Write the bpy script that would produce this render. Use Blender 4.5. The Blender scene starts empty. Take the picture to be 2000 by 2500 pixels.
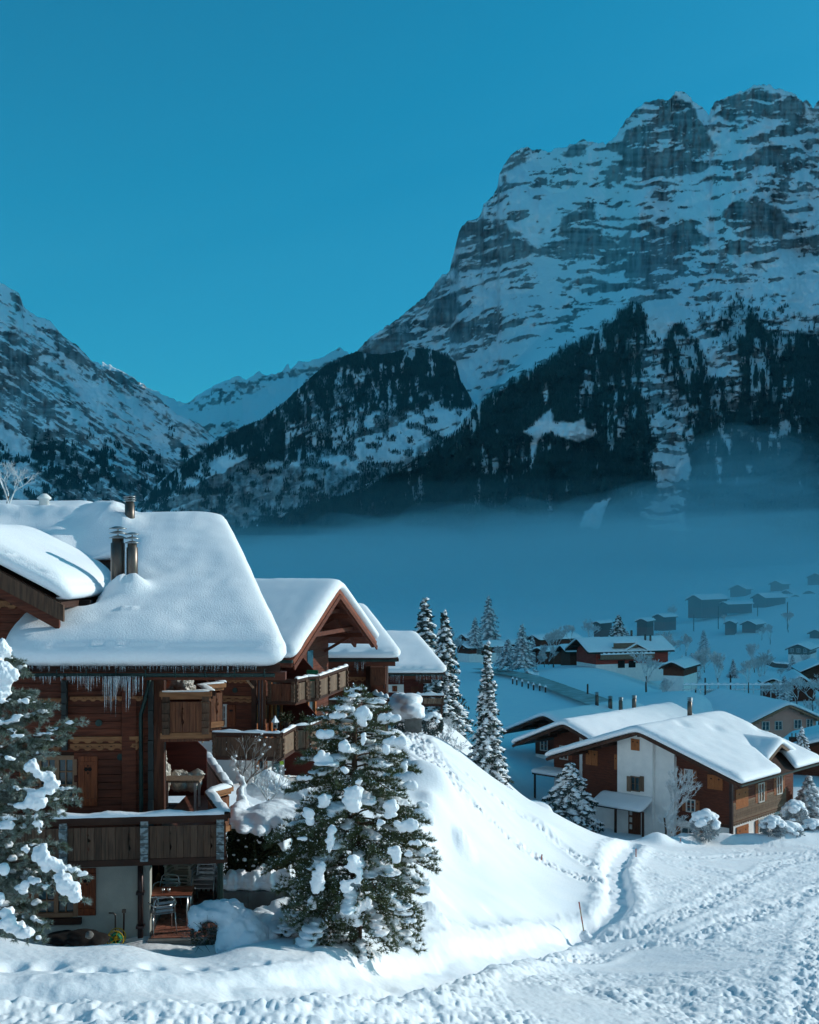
import bpy, bmesh, math, random
import numpy as np
from mathutils import Vector, Matrix
random.seed(7); rng = np.random.default_rng(7)
PI = math.pi
SC = bpy.context.scene
COL = SC.collection
# ------------------------------------------------------------------ camera, sky, sun, exposure
F = 2900.0; HY = 1380.0          # focal length and horizon row in pixels of the 2000 x 2500 photograph
cd = bpy.data.cameras.new('camera'); cam = bpy.data.objects.new('camera', cd); COL.objects.link(cam)
cam.location = (0, 0, 0); cam.rotation_euler = (PI/2, 0, 0)
cd.sensor_fit = 'AUTO'; cd.sensor_width = 36.0; cd.lens = 36.0*F/2500.0; cd.shift_y = (HY-1250)/2500.0
cd.clip_start = 0.5; cd.clip_end = 30000
SC.camera = cam
RK, RB = 1.0, -0.20
SUN_EL, SUN_AZ = math.radians(21.5), math.radians(18)      # azimuth from +X towards +Y
S = Vector((math.cos(SUN_EL)*math.cos(SUN_AZ), math.cos(SUN_EL)*math.sin(SUN_AZ), math.sin(SUN_EL)))
w = bpy.data.worlds.new('World'); SC.world = w; w.use_nodes = True
nt = w.node_tree; nt.nodes.clear()
sk = nt.nodes.new('ShaderNodeTexSky'); sk.sky_type = 'NISHITA'; sk.sun_disc = False
sk.sun_elevation = SUN_EL; sk.sun_rotation = PI/2 - SUN_AZ; sk.altitude = 2000; sk.air_density = 1.0; sk.dust_density = 5.0; sk.ozone_density = 2.5
ml = nt.nodes.new('ShaderNodeMix'); ml.data_type = 'RGBA'; ml.blend_type = 'MULTIPLY'; ml.inputs[0].default_value = 1
ml.inputs[7].default_value = (0.18, 0.68, 0.745, 1)
bg = nt.nodes.new('ShaderNodeBackground'); bg.inputs[1].default_value = 0.15
ow = nt.nodes.new('ShaderNodeOutputWorld')
sp = nt.nodes.new('ShaderNodeSeparateColor'); cb = nt.nodes.new('ShaderNodeCombineColor'); m1 = nt.nodes.new('ShaderNodeMath'); m1.operation = 'MULTIPLY_ADD'; m1.use_clamp = False
m2 = nt.nodes.new('ShaderNodeMath'); m2.operation = 'MAXIMUM'; m2.inputs[1].default_value = 0.004
m1.inputs[1].default_value = RK; m1.inputs[2].default_value = RB            # the photograph's colour grade: red falls off towards the zenith
nt.links.new(sk.outputs[0], ml.inputs[6]); nt.links.new(ml.outputs[2], sp.inputs[0]); nt.links.new(sp.outputs[0], m1.inputs[0]); nt.links.new(m1.outputs[0], m2.inputs[0])
nt.links.new(m2.outputs[0], cb.inputs[0]); nt.links.new(sp.outputs[1], cb.inputs[1]); nt.links.new(sp.outputs[2], cb.inputs[2]); nt.links.new(cb.outputs[0], bg.inputs[0]); nt.links.new(bg.outputs[0], ow.inputs[0])
sl = bpy.data.lights.new('sun', 'SUN'); sl.energy = 3.4; sl.angle = math.radians(0.5); sl.color = (1.0, 0.96, 0.90)
so = bpy.data.objects.new('sun', sl); COL.objects.link(so); so.rotation_euler = S.to_track_quat('Z', 'Y').to_euler()
vs = SC.view_settings; vs.view_transform = 'Standard'; vs.look = 'None'; vs.exposure = 0.22; vs.gamma = 1.0; vs.use_curve_mapping = False
cy = SC.cycles
cy.max_bounces = 8; cy.diffuse_bounces = 4; cy.glossy_bounces = 3; cy.transmission_bounces = 4; cy.volume_bounces = 1; cy.transparent_max_bounces = 8
cy.use_denoising = True; cy.sample_clamp_indirect = 6; cy.use_adaptive_sampling = True; cy.adaptive_threshold = 0.02
cy.caustics_reflective = False; cy.caustics_refractive = False

# ------------------------------------------------------------------ helpers
def P(px, py, Y): return Vector(((px-1000.0)*Y/F, Y, (HY-py)*Y/F))
def KX(px, Y): return (px-1000.0)*Y/F
def KZ(py, Y): return (HY-py)*Y/F
def hsh(ix, iy, s):
    h = (ix.astype(np.int64)*374761393 + iy.astype(np.int64)*668265263 + s*974711) & 0x7fffffff
    h = ((h ^ (h >> 13))*1274126177) & 0x7fffffff
    return ((h ^ (h >> 16)) & 0xffff)/65535.0
def vn(x, y, s=0):
    x = np.asarray(x, float); y = np.asarray(y, float)
    ix = np.floor(x); iy = np.floor(y); fx = x-ix; fy = y-iy
    fx = fx*fx*fx*(fx*(fx*6-15)+10); fy = fy*fy*fy*(fy*(fy*6-15)+10)
    a = hsh(ix, iy, s); b = hsh(ix+1, iy, s); c = hsh(ix, iy+1, s); d = hsh(ix+1, iy+1, s)
    return (a*(1-fx)+b*fx)*(1-fy)+(c*(1-fx)+d*fx)*fy
def fbm(x, y, s=0, o=4, g=.5):
    t = 0; a = 1; n = 0
    for k in range(o):
        t = t + a*vn(x*2**k, y*2**k, s+k*17); n += a; a *= g
    return t/n
def ridg(x, y, s=0, o=4):
    t = 0; a = 1; n = 0
    for k in range(o):
        t = t + a*(1-abs(2*vn(x*2**k, y*2**k, s+k*31)-1)); n += a; a *= .5
    return t/n
def sst(a, b, x):
    t = np.clip((x-a)/(b-a), 0, 1); return t*t*(3-2*t)
def polyd(x, y, pts, closed=True):
    """distance to a polyline / signed distance (inside positive) to a polygon"""
    x = np.asarray(x, float); y = np.asarray(y, float)
    d = np.full(x.shape, 1e18); ins = np.zeros(x.shape, bool); n = len(pts)
    for i in range(n if closed else n-1):
        x1, y1 = pts[i][:2]; x2, y2 = pts[(i+1) % n][:2]
        ex, ey = x2-x1, y2-y1; L = ex*ex+ey*ey+1e-12
        t = np.clip(((x-x1)*ex+(y-y1)*ey)/L, 0, 1)
        d = np.minimum(d, (x-x1-t*ex)**2+(y-y1-t*ey)**2)
        if closed:
            c = ((y1 > y) != (y2 > y)) & (x < (x2-x1)*(y-y1)/((y2-y1) if y2 != y1 else 1e-9)+x1)
            ins ^= c
    d = np.sqrt(d)
    return np.where(ins, d, -d) if closed else d
def tag(o, label=None, cat=None, group=None, kind=None):
    if label: o['label'] = label
    if cat: o['category'] = cat
    if group: o['group'] = group
    if kind: o['kind'] = kind
    return o
WM = {}
def setpar(o, parent):
    if parent is not None:
        o.parent = parent; o.matrix_parent_inverse = WM.get(parent.name, Matrix()).inverted()
def link(name, me, m=None, parent=None, smooth=None):
    o = bpy.data.objects.new(name, me); COL.objects.link(o)
    if m is not None and not me.materials:
        for q in (m if isinstance(m, (list, tuple)) else [m]): me.materials.append(q)
    setpar(o, parent)
    if smooth: me.polygons.foreach_set('use_smooth', [True]*len(me.polygons))
    return o
def empty(name, loc=(0, 0, 0), rz=0, **k):
    o = bpy.data.objects.new(name, None); COL.objects.link(o); o.location = loc; o.rotation_euler = (0, 0, rz)
    o.empty_display_size = .1; WM[o.name] = Matrix.Translation(Vector(loc))@Matrix.Rotation(rz, 4, 'Z')
    return tag(o, **k)
def grid_mesh(name, V, nr, nc, m, parent=None, smooth=True, attr=None, mask=None):
    me = bpy.data.meshes.new(name)
    i = np.arange((nr-1)*(nc-1)); r = i//(nc-1); c = i % (nc-1)
    q = np.stack([r*nc+c, r*nc+c+1, (r+1)*nc+c+1, (r+1)*nc+c], 1)
    if mask is not None: q = q[mask(q)]
    me.vertices.add(len(V)); me.vertices.foreach_set('co', np.asarray(V, np.float32).ravel())
    me.loops.add(q.size); me.loops.foreach_set('vertex_index', q.ravel().astype(np.int32))
    me.polygons.add(len(q)); me.polygons.foreach_set('loop_start', np.arange(0, q.size, 4, dtype=np.int32))
    if smooth: me.polygons.foreach_set('use_smooth', np.ones(len(q), bool))
    if attr is not None:
        a = me.color_attributes.new('mask', 'FLOAT_COLOR', 'POINT'); a.data.foreach_set('color', np.asarray(attr, np.float32).ravel())
    me.update(calc_edges=True); me.validate()
    return link(name, me, m, parent)
def raw_mesh(name, V, T, m, parent=None, smooth=False, midx=None):
    """triangle soup: V (n,3), T (k,3)"""
    me = bpy.data.meshes.new(name); V = np.asarray(V, np.float32); T = np.asarray(T, np.int32)
    n = T.shape[1]
    me.vertices.add(len(V)); me.vertices.foreach_set('co', V.ravel())
    me.loops.add(T.size); me.loops.foreach_set('vertex_index', T.ravel())
    me.polygons.add(len(T)); me.polygons.foreach_set('loop_start', np.arange(0, T.size, n, dtype=np.int32))
    if smooth: me.polygons.foreach_set('use_smooth', np.ones(len(T), bool))
    if midx is not None: me.polygons.foreach_set('material_index', np.asarray(midx, np.int32))
    me.update(calc_edges=True)
    return link(name, me, m, parent)
class MB:
    """collects simple solids into one mesh"""
    def __init__(s): s.v = []; s.f = []; s.m = []
    def add(s, vs, fs, mi=0):
        b = len(s.v); s.v += [tuple(p) for p in vs]; s.f += [tuple(b+i for i in f) for f in fs]; s.m += [mi]*len(fs)
        return s
    def box(s, a, b, mi=0):
        x0, y0, z0 = a; x1, y1, z1 = b
        return s.hexa([(x0, y0, z0), (x1, y0, z0), (x1, y1, z0), (x0, y1, z0)], [(x0, y0, z1), (x1, y0, z1), (x1, y1, z1), (x0, y1, z1)], mi)
    def hexa(s, bot, top, mi=0):
        n = len(bot)
        return s.add(list(bot)+list(top), [tuple(range(n))[::-1], tuple(range(n, 2*n))]+[(i, (i+1) % n, n+(i+1) % n, n+i) for i in range(n)], mi)
    def bar(s, p, q, wd, h=None, up=(0, 0, 1), mi=0):
        p = Vector(p); q = Vector(q); h = h or wd; d = (q-p).normalized(); up = Vector(up)
        sd = d.cross(up)
        if sd.length < 1e-4: sd = d.cross(Vector((1, 0, 0)))
        sd = sd.normalized()*wd/2; u = sd.cross(d).normalized()*h/2
        return s.hexa([p-sd-u, p+sd-u, p+sd+u, p-sd+u], [q-sd-u, q+sd-u, q+sd+u, q-sd+u], mi)
    def tube(s, pts, r, n=6, mi=0, cap=True):
        pts = [Vector(p) for p in pts]; rs = r if isinstance(r, (list, tuple)) else [r]*len(pts)
        b = len(s.v); pu = None
        for i, p in enumerate(pts):
            d = (pts[min(i+1, len(pts)-1)]-pts[max(i-1, 0)]).normalized()
            a = d.cross(pu if pu else (Vector((0, 0, 1)) if abs(d.z) < .9 else Vector((1, 0, 0))))
            if a.length < 1e-4: a = d.orthogonal()
            a.normalize(); u = a.cross(d).normalized(); pu = u
            for k in range(n):
                t = 2*PI*k/n; s.v.append(tuple(p+a*math.cos(t)*rs[i]+u*math.sin(t)*rs[i]))
        for i in range(len(pts)-1):
            for k in range(n):
                s.f.append((b+i*n+k, b+i*n+(k+1) % n, b+(i+1)*n+(k+1) % n, b+(i+1)*n+k)); s.m.append(mi)
        if cap:
            s.f.append(tuple(b+k for k in range(n))[::-1]); s.m.append(mi)
            e = b+(len(pts)-1)*n; s.f.append(tuple(e+k for k in range(n))); s.m.append(mi)
        return s
    def lathe(s, c, prof, n=12, mi=0):
        c = Vector(c); return s.tube([c+Vector((0, 0, z)) for r, z in prof], [r for r, z in prof], n, mi)
    def prism(s, pts, n0, n1, fn, mi=0):
        """outline pts (a,b) extruded between n0 and n1; fn(a,b,n)->xyz"""
        bot = [fn(a, b, n0) for a, b in pts]; top = [fn(a, b, n1) for a, b in pts]
        return s.hexa(bot, top, mi)
    def mesh(s, name):
        me = bpy.data.meshes.new(name); me.from_pydata(s.v, [], s.f); me.polygons.foreach_set('material_index', s.m); me.update()
        return me
    def build(s, name, m, parent=None, smooth=False, bevel=0, kind=None, label=None):
        o = link(name, s.mesh(name), m, parent, smooth)
        if bevel:
            bm = bmesh.new(); bm.from_mesh(o.data); bmesh.ops.bevel(bm, geom=bm.edges[:], offset=bevel, segments=1, affect='EDGES'); bm.to_mesh(o.data); bm.free()
        if kind: o['kind'] = kind
        if label: o['label'] = label
        return o
# ------------------------------------------------------------------ materials
def nd(t, ty, **k):
    n = t.nodes.new(ty)
    for a, b in k.items(): setattr(n, a, b)
    return n
def mat(name, c1, c2=None, scale=4, stretch=(1, 1, 1), detail=5, rough=.75, spec=.25, bump=0, bscale=None, bstretch=None, metal=0, rnd=0, contrast=(.35, .65), trans=0, bdist=.02):
    m = bpy.data.materials.new(name); m.use_nodes = True; t = m.node_tree; b = t.nodes['Principled BSDF']; L = t.links.new
    b.inputs['Roughness'].default_value = rough; b.inputs['Specular IOR Level'].default_value = spec; b.inputs['Metallic'].default_value = metal
    if trans: b.inputs['Transmission Weight'].default_value = trans
    c2 = c2 or tuple(min(1, v*.75) for v in c1)
    geo = nd(t, 'ShaderNodeNewGeometry')
    mp = nd(t, 'ShaderNodeMapping'); mp.inputs['Scale'].default_value = stretch; L(geo.outputs['Position'], mp.inputs['Vector'])
    nz = nd(t, 'ShaderNodeTexNoise'); nz.inputs['Scale'].default_value = scale; nz.inputs['Detail'].default_value = detail; L(mp.outputs[0], nz.inputs['Vector'])
    mr = nd(t, 'ShaderNodeMapRange'); mr.inputs[1].default_value = contrast[0]; mr.inputs[2].default_value = contrast[1]; L(nz.outputs[0], mr.inputs[0])
    mx = nd(t, 'ShaderNodeMix', data_type='RGBA'); mx.inputs[6].default_value = (*c1, 1); mx.inputs[7].default_value = (*c2, 1); L(mr.outputs[0], mx.inputs[0])
    out = mx.outputs[2]
    if rnd:
        oi = nd(t, 'ShaderNodeObjectInfo'); r2 = nd(t, 'ShaderNodeMapRange'); r2.inputs[3].default_value = 1-rnd; r2.inputs[4].default_value = 1+rnd; L(oi.outputs['Random'], r2.inputs[0])
        vm = nd(t, 'ShaderNodeVectorMath', operation='SCALE'); L(out, vm.inputs[0]); L(r2.outputs[0], vm.inputs['Scale']); out = vm.outputs[0]
    L(out, b.inputs['Base Color'])
    if bump:
        m2 = nd(t, 'ShaderNodeMapping'); m2.inputs['Scale'].default_value = bstretch or stretch; L(geo.outputs['Position'], m2.inputs['Vector'])
        n2 = nd(t, 'ShaderNodeTexNoise'); n2.inputs['Scale'].default_value = bscale or scale*3; n2.inputs['Detail'].default_value = 6; L(m2.outputs[0], n2.inputs['Vector'])
        bp = nd(t, 'ShaderNodeBump'); bp.inputs['Strength'].default_value = bump; bp.inputs['Distance'].default_value = bdist; L(n2.outputs[0], bp.inputs['Height']); L(bp.outputs[0], b.inputs['Normal'])
    return m
SNOW = mat('snow', (.90, .92, .94), (.84, .88, .92), scale=.6, rough=.7, spec=.2, bump=.5, bscale=9, bdist=.03)
RSNOW = mat('roof_snow', (.90, .92, .94), (.86, .89, .92), scale=.8, rough=.65, spec=.25, bump=.6, bscale=30, bdist=.02)
FSNOW = mat('fine_snow', (.90, .92, .94), (.84, .88, .92), scale=2, rough=.7, spec=.2, bump=.5, bscale=14, bdist=.03)
# ------------------------------------------------------------------ ground heights: control points (column, row, distance)
CP = [(0,2600,12),(1000,2680,12),(2000,2760,12),(0,2500,15),(700,2500,16.5),(1300,2500,21.5),(2000,2500,25),
(0,2370,18.5),(500,2385,19),(900,2400,21.5),(1300,2400,28.5),(1700,2400,31),(2000,2380,32),
(-250,2272,21),(0,2280,21.2),(300,2302,22),(580,2310,22.3),(700,2312,22.6),(850,2322,23.3),(1000,2318,29),(1200,2300,36.5),(1350,2285,44.5),(1425,2292,47),
(-250,2352,23.6),(0,2355,23.6),(300,2357,23.6),(520,2350,23.8),(-250,2290,25.5),(0,2290,25.5),(350,2290,25.5),(550,2290,25.5),(640,2240,27),(720,2270,25.5),(860,2290,25),
(1000,2200,33),(950,2100,38),(1000,2000,46),(1100,1950,52),(1010,1850,60),(1050,1795,72),(1150,1870,71),(1250,1938,72),(1350,1985,73),(1450,2035,77),
(1100,2100,47),(1200,2200,43),(1250,2100,53),(1350,2200,50),(1350,2080,62),(1450,2150,57),(1450,2220,50.5),(1500,2150,58),(1500,2250,48),(1530,2080,72),
(1700,2250,48),(2000,2250,50),(1700,2130,68),(2000,2150,68),(1600,2070,82),(1780,2062,92),(2000,2045,96),(2250,2045,96),
(1500,2045,96),(1420,2012,106),(1300,1990,104),(1300,1960,112),(1350,1905,122),(1250,1850,128),(1200,1800,142),(1300,1780,150),(1100,1700,190),(1300,1700,190),
(1180,1660,230),(1280,1642,240),(1450,1632,238),(1400,1680,195),(1550,1692,178),(1630,1690,172),(1720,1700,160),(1800,1870,135),(1850,1900,125),(2000,1880,130),(1950,1850,142),(1950,1835,158),(1800,1800,158),(2150,1835,158),(1600,1900,130),
(1700,1712,240),(1850,1738,200),(2000,1745,195),(1800,1655,300),(1700,1622,380),(1900,1610,380),(1800,1540,460),(1600,1560,460),(1950,1500,520),(1600,1500,600),(1900,1440,650),(2000,1410,720),
(1600,1450,800),(1100,1600,330),(1200,1560,420),(1000,1500,600),(1300,1500,620),(1300,1440,1000),(2000,1382,1000),(0,1900,60),(0,1770,120),(400,1650,200),(700,1600,300),(500,1480,800),
(1000,1420,1500),(0,1420,1500),(2000,1375,1500),(0,1400,3000),(1000,1400,3000),(2000,1390,3000),(0,2085,33),(500,2085,33),(500,1945,42),(700,1950,46),(800,1895,56),(900,1830,66),(980,1790,76),
(1050,1745,95),(1130,1795,95),(1210,1903,80),(1000,1725,130),(600,1860,80),(800,1815,88),(0,1850,90),(2250,2500,25),(2250,1880,130),(2250,1410,720),(-250,1770,120),(-250,1420,1500),(2250,1375,1500)]
def fit_ground():
    c = np.array(CP, float); A = np.stack([c[:, 0]/450, np.log(c[:, 2])*2.6], 1); v = c[:, 1]
    d = np.linalg.norm(A[:, None]-A[None], axis=2); K = np.where(d > 0, d*d*np.log(d+1e-12), 0)+np.eye(len(A))*.01
    n = len(A); Q = np.c_[np.ones(n), A]; M = np.block([[K, Q], [Q.T, np.zeros((3, 3))]])
    s = np.linalg.solve(M, np.r_[v, 0, 0, 0])
    gx = np.linspace(-250, 2250, 200); gy = np.linspace(math.log(11.5), math.log(3200), 420)
    X, Y = np.meshgrid(gx/450, gy*2.6, indexing='ij'); p = np.stack([X.ravel(), Y.ravel()], 1)
    out = np.empty(len(p))
    for i in range(0, len(p), 8000):
        q = p[i:i+8000]; e = np.linalg.norm(q[:, None]-A[None], axis=2); out[i:i+8000] = np.where(e > 0, e*e*np.log(e+1e-12), 0)@s[:n]+s[n]+q@s[n+1:]
    return out.reshape(X.shape)
GT = fit_ground()
def gpy(px, Y):
    a = (np.clip(px, -250, 2250)+250)/2500*199; b = (np.log(np.clip(Y, 11.6, 3190))-math.log(11.5))/(math.log(3200)-math.log(11.5))*419
    i = np.clip(np.floor(a).astype(int), 0, 198); j = np.clip(np.floor(b).astype(int), 0, 418); fa = a-i; fb = b-j
    return (GT[i, j]*(1-fa)+GT[i+1, j]*fa)*(1-fb)+(GT[i, j+1]*(1-fa)+GT[i+1, j+1]*fa)*fb
def zg(X, Y):
    X = np.asarray(X, float); Y = np.asarray(Y, float); Yc = np.maximum(Y, 12.0)
    z = (HY-gpy(1000+F*X/Yc, Yc))*Yc/F
    return z+np.where(Y < 12, (12-Y)*.27, 0)
YS = np.exp(np.linspace(math.log(12), math.log(3100), 1500))
def gp(px, py, ymin=0):
    """first ground point seen at this column and row"""
    v = gpy(np.full(1500, float(px)), YS); k = np.nonzero((v <= py) & (YS > ymin))[0]
    Y = float(YS[k[0]]) if len(k) else 900.0
    return P(px, py, Y)
def onground(px, Y, dz=0):
    X = KX(px, Y); return Vector((X, Y, float(zg(X, Y))+dz))
PATH = [gp(*q) for q in ((1545, 2062), (1512, 2090), (1500, 2125), (1508, 2165), (1512, 2195), (1500, 2225), (1475, 2252), (1430, 2275), (1360, 2300), (1250, 2325), (1120, 2352), (980, 2385), (850, 2410), (600, 2425), (300, 2425), (-100, 2418), (-500, 2410))]
TR1 = [gp(*q) for q in ((1000, 1790), (1040, 1835), (1090, 1890), (1140, 1945), (1200, 2005), (1260, 2060), (1320, 2100), (1390, 2135), (1470, 2160))]
TR2 = [gp(*q) for q in ((1150, 1900), (1240, 1970), (1300, 2010), (1350, 2050), (1400, 2085), (1470, 2125))]
TR3 = [[gp(*q) for q in l] for l in (((1560, 2080), (1700, 2095), (1850, 2085), (2050, 2080)), ((1440, 2310), (1600, 2260), (1720, 2210), (1800, 2165), (1900, 2110), (2060, 2070)), ((1300, 2345), (1500, 2330), (1700, 2290), (1850, 2230), (2060, 2150)),
       ((1990, 2500), (1985, 2400), (1995, 2290), (2040, 2180)))]
CHURN = [(-600, 2700), (-600, 2425), (0, 2436), (350, 2438), (600, 2432), (900, 2402), (1100, 2380), (1300, 2352), (1450, 2330), (1530, 2260), (1555, 2200), (1550, 2130), (1570, 2075), (2600, 2070), (2600, 2800)]
def detail(X, Y, Z):
    px = 1000+F*X/Y; py = HY-F*Z/Y
    near = Y < 110
    d = np.zeros_like(X)
    n1 = fbm(X*.55, Y*.35, 3, 4)
    d += (fbm(X*.12, Y*.12, 11, 3)-.5)*.5*sst(40, 14, Y)*0+ (fbm(X*.3, Y*.3, 12, 3)-.5)*.12
    # trodden and dug snow
    cm = sst(-12, 25, polyd(px+90*(n1-.5), py+80*(n1-.5), CHURN))
    flat = sst(.54, .66, fbm(X*.28, Y*.16, 41, 3))*sst(17, 22, Y)
    amp = cm*(1-.80*flat)
    sc = 1.0
    lump = np.abs(2*vn(X*3.1/sc, Y*2.3/sc, 5)-1)*.5+np.abs(2*vn(X*6.5/sc, Y*5/sc, 6)-1)*.32+vn(X*13/sc, Y*11/sc, 7)*.22+(vn(X*1.2, Y*.9, 8)-.5)*.8+(ridg(X*.8+Y*.3, Y*.7, 9, 2)-.5)*.9*sst(.45, .6, vn(X*.35, Y*.3, 10))
    d += amp*(lump-.5)*.15*np.where(Y > 30, .75, 1)
    d += (vn(X*9, Y*8, 71)-.5)*.03*sst(60, 20, Y)*(1-cm)*.4
    # the dug path with its banks
    q = polyd(X, Y, [(p.x, p.y) for p in PATH], False)
    wob = (fbm(X*1.5, Y*1.5, 21, 3)-.5)*.5
    prof = sst(.72, .34, q+wob*.6)
    berm = np.exp(-((q+wob-.98)/.34)**2)
    lw = sst(-3.0, 3.0, X)
    d += -prof*(.13+.20*lw)+berm*((.03+.02*lw)+(.06+.07*lw)*ridg(X*2.2, Y*2.2, 23, 3))
    # steps trodden into the path bed
    d += prof*(vn(X*1.6, Y*1.6, 61)-.5)*.16
    for T, wd, dp in [(TR1, 1.1, .19), (TR2, .8, .13)]+[(t, .8, .085) for t in TR3]:
        q = polyd(X, Y, [(p.x, p.y) for p in T], False)+(fbm(X*.8, Y*.8, 33, 2)-.5)*.5
        d += sst(wd, wd*.35, np.abs(q))*(-dp*.6+(ridg(X*3, Y*3, 35, 3)-.5)*dp*3.0)+np.exp(-((q-wd)/.25)**2)*.05
    # avalanche-like crumbs near the pine and slope edge
    for (cx, cy, r) in ((1135, 2070, 34), (1040, 2160, 50), (1060, 2240, 40)):
        g = gp(cx, cy); q = np.sqrt((X-g.x)**2+((Y-g.y)*.5)**2)/(r*g.y/F)
        d += sst(1.15, .3, q)*(.15+.5*ridg(X*2.6, Y*2.0, 51, 3))*.55
    # rounded snow hummocks of buried walls and hedges
    for (cx, cy, rx, h) in ((1085, 1935, 42, .7), (1025, 1905, 50, .8), (1060, 1985, 40, .6), (1000, 1880, 30, .5), (1180, 1868, 45, .3), (1310, 1935, 35, .8), (1385, 1975, 30, .6), (1460, 2030, 50, .35), (960, 1815, 34, .8), (1330, 2022, 34, .3)):
        g = gp(cx, cy); r = rx*g.y/F; q = np.sqrt((X-g.x)**2+((Y-g.y)*.6)**2)/r
        d += h*np.exp(-q**2)
    # ploughed bank in front of the right-hand houses
    q = polyd(X, Y, [(p.x, p.y) for p in [gp(*a) for a in ((1600, 2062), (1700, 2058), (1790, 2060), (1900, 2058), (2010, 2052), (2150, 2045), (2400, 2040))]], False)
    d += np.exp(-(q/1.1)**2)*(.35+1.0*fbm(X*.45, Y*.45, 91, 3))
    for (cx, cy, r, h) in ((30,2361,.2,.14),(122,2355,.22,.13),(219,2367,.13,.12),(240,2362,.1,.1),(260,2367,.13,.13),(284,2371,.14,.12),(373,2358,.16,.15),(340,2372,.12,.08),(150,2372,.12,.08),(480,2362,.15,.1),(560,2370,.14,.12),(640,2358,.13,.09),(1130,2225,.5,.25),(1210,2232,.4,.2)):
        g = gp(cx, cy); d -= h*np.exp(-(((X-g.x)**2+((Y-g.y)*.8)**2)/r**2)**1.4)
    return d*near
def ux_grid():
    a = np.linspace(-60, 2060, 780); l = -60-np.cumsum(np.linspace(6, 160, 44)); r = 2060+np.cumsum(np.linspace(6, 160, 44))
    return np.r_[l[::-1], a, r]
def build_ground():
    gx = ux_grid(); Ys = np.r_[np.exp(np.linspace(math.log(12), math.log(110), 520)), np.exp(np.linspace(math.log(110.6), math.log(3100), 170))]
    PX, Y = np.meshgrid(gx, Ys, indexing='xy'); X = (PX-1000)*Y/F; Z = zg(X, Y)
    D = detail(X, Y, Z)
    D += (fbm(X*.02, Y*.02, 14, 3)-.5)*1.0*sst(110, 220, Y)
    Z = Z+D
    V = np.stack([X, Y, Z], 2).reshape(-1, 3)
    o = grid_mesh('ground', V, len(Ys), len(gx), SNOW); tag(o, 'deep snow cover over the meadows, trodden field and dug footpath', None, None, 'structure')
    # unseen valley side behind the camera, added and steepened to bounce sunlight
    xs = np.linspace(-6000, 6000, 60); ys = np.linspace(-6000, -118, 60); PX, Y = np.meshgrid(xs, ys)
    Z = 27+(-118-Y)*.62+(fbm(PX/900, Y/900, 4, 4)-.5)*300*sst(-118, -900, Y); Z = np.minimum(Z, 2500)
    o3 = grid_mesh('bounce_hill', np.stack([PX, Y, Z], 2).reshape(-1, 3), 60, 60, SNOW); tag(o3, 'unseen snowy valley side behind the camera, added to bounce sunlight', None, None, 'structure')
    # the slope around and behind the camera
    xs = np.linspace(-90, 90, 90); ys = np.r_[np.linspace(-120, 10, 60), 12.02]
    PX, Y = np.meshgrid(xs, ys); Z = zg(PX, Y); Z -= .02+.3*sst(12, 6, Y)
    o2 = grid_mesh('ground', np.stack([PX, Y, Z], 2).reshape(-1, 3), len(ys), len(xs), SNOW); tag(o2, 'snow slope the camera stands on', None, None, 'structure')
build_ground()
# ------------------------------------------------------------------ mountains
def mtn_mat():
    m = bpy.data.materials.new('mountain'); m.use_nodes = True; t = m.node_tree; b = t.nodes['Principled BSDF']; L = t.links.new
    b.inputs['Roughness'].default_value = .9; b.inputs['Specular IOR Level'].default_value = .1
    at = nd(t, 'ShaderNodeAttribute', attribute_name='mask'); sp = nd(t, 'ShaderNodeSeparateColor'); L(at.outputs['Color'], sp.inputs[0])
    geo = nd(t, 'ShaderNodeNewGeometry'); nz = nd(t, 'ShaderNodeTexNoise'); nz.inputs['Scale'].default_value = .012; nz.inputs['Detail'].default_value = 9; L(geo.outputs['Position'], nz.inputs['Vector'])
    rk = nd(t, 'ShaderNodeMix', data_type='RGBA'); rk.inputs[6].default_value = (.085, .105, .11, 1); rk.inputs[7].default_value = (.30, .34, .34, 1); L(sp.outputs[2], rk.inputs[0])
    m1 = nd(t, 'ShaderNodeMix', data_type='RGBA'); m1.inputs[6].default_value = (.88, .94, .96, 1); L(rk.outputs[2], m1.inputs[7])
    # break up the snow edge with fine noise
    n2 = nd(t, 'ShaderNodeTexNoise'); n2.inputs['Scale'].default_value = .05; n2.inputs['Detail'].default_value = 9; n2.inputs['Roughness'].default_value = .62; L(geo.outputs['Position'], n2.inputs['Vector'])
    ad = nd(t, 'ShaderNodeMath', operation='ADD'); L(sp.outputs[0], ad.inputs[0]); sb = nd(t, 'ShaderNodeMath', operation='SUBTRACT'); L(n2.outputs[0], sb.inputs[0]); sb.inputs[1].default_value = .5
    L(sb.outputs[0], ad.inputs[1]); mr = nd(t, 'ShaderNodeMapRange'); mr.inputs[1].default_value = .28; mr.inputs[2].default_value = .80; L(ad.outputs[0], mr.inputs[0]); L(mr.outputs[0], m1.inputs[0])
    m2 = nd(t, 'ShaderNodeMix', data_type='RGBA'); L(m1.outputs[2], m2.inputs[6]); m2.inputs[7].default_value = (.03, .055, .05, 1); L(sp.outputs[1], m2.inputs[0])  # dark forest floor: understory, with the shade beneath the trees painted in
    L(m2.outputs[2], b.inputs['Base Color'])
    return m
MTN = mtn_mat()
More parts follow.
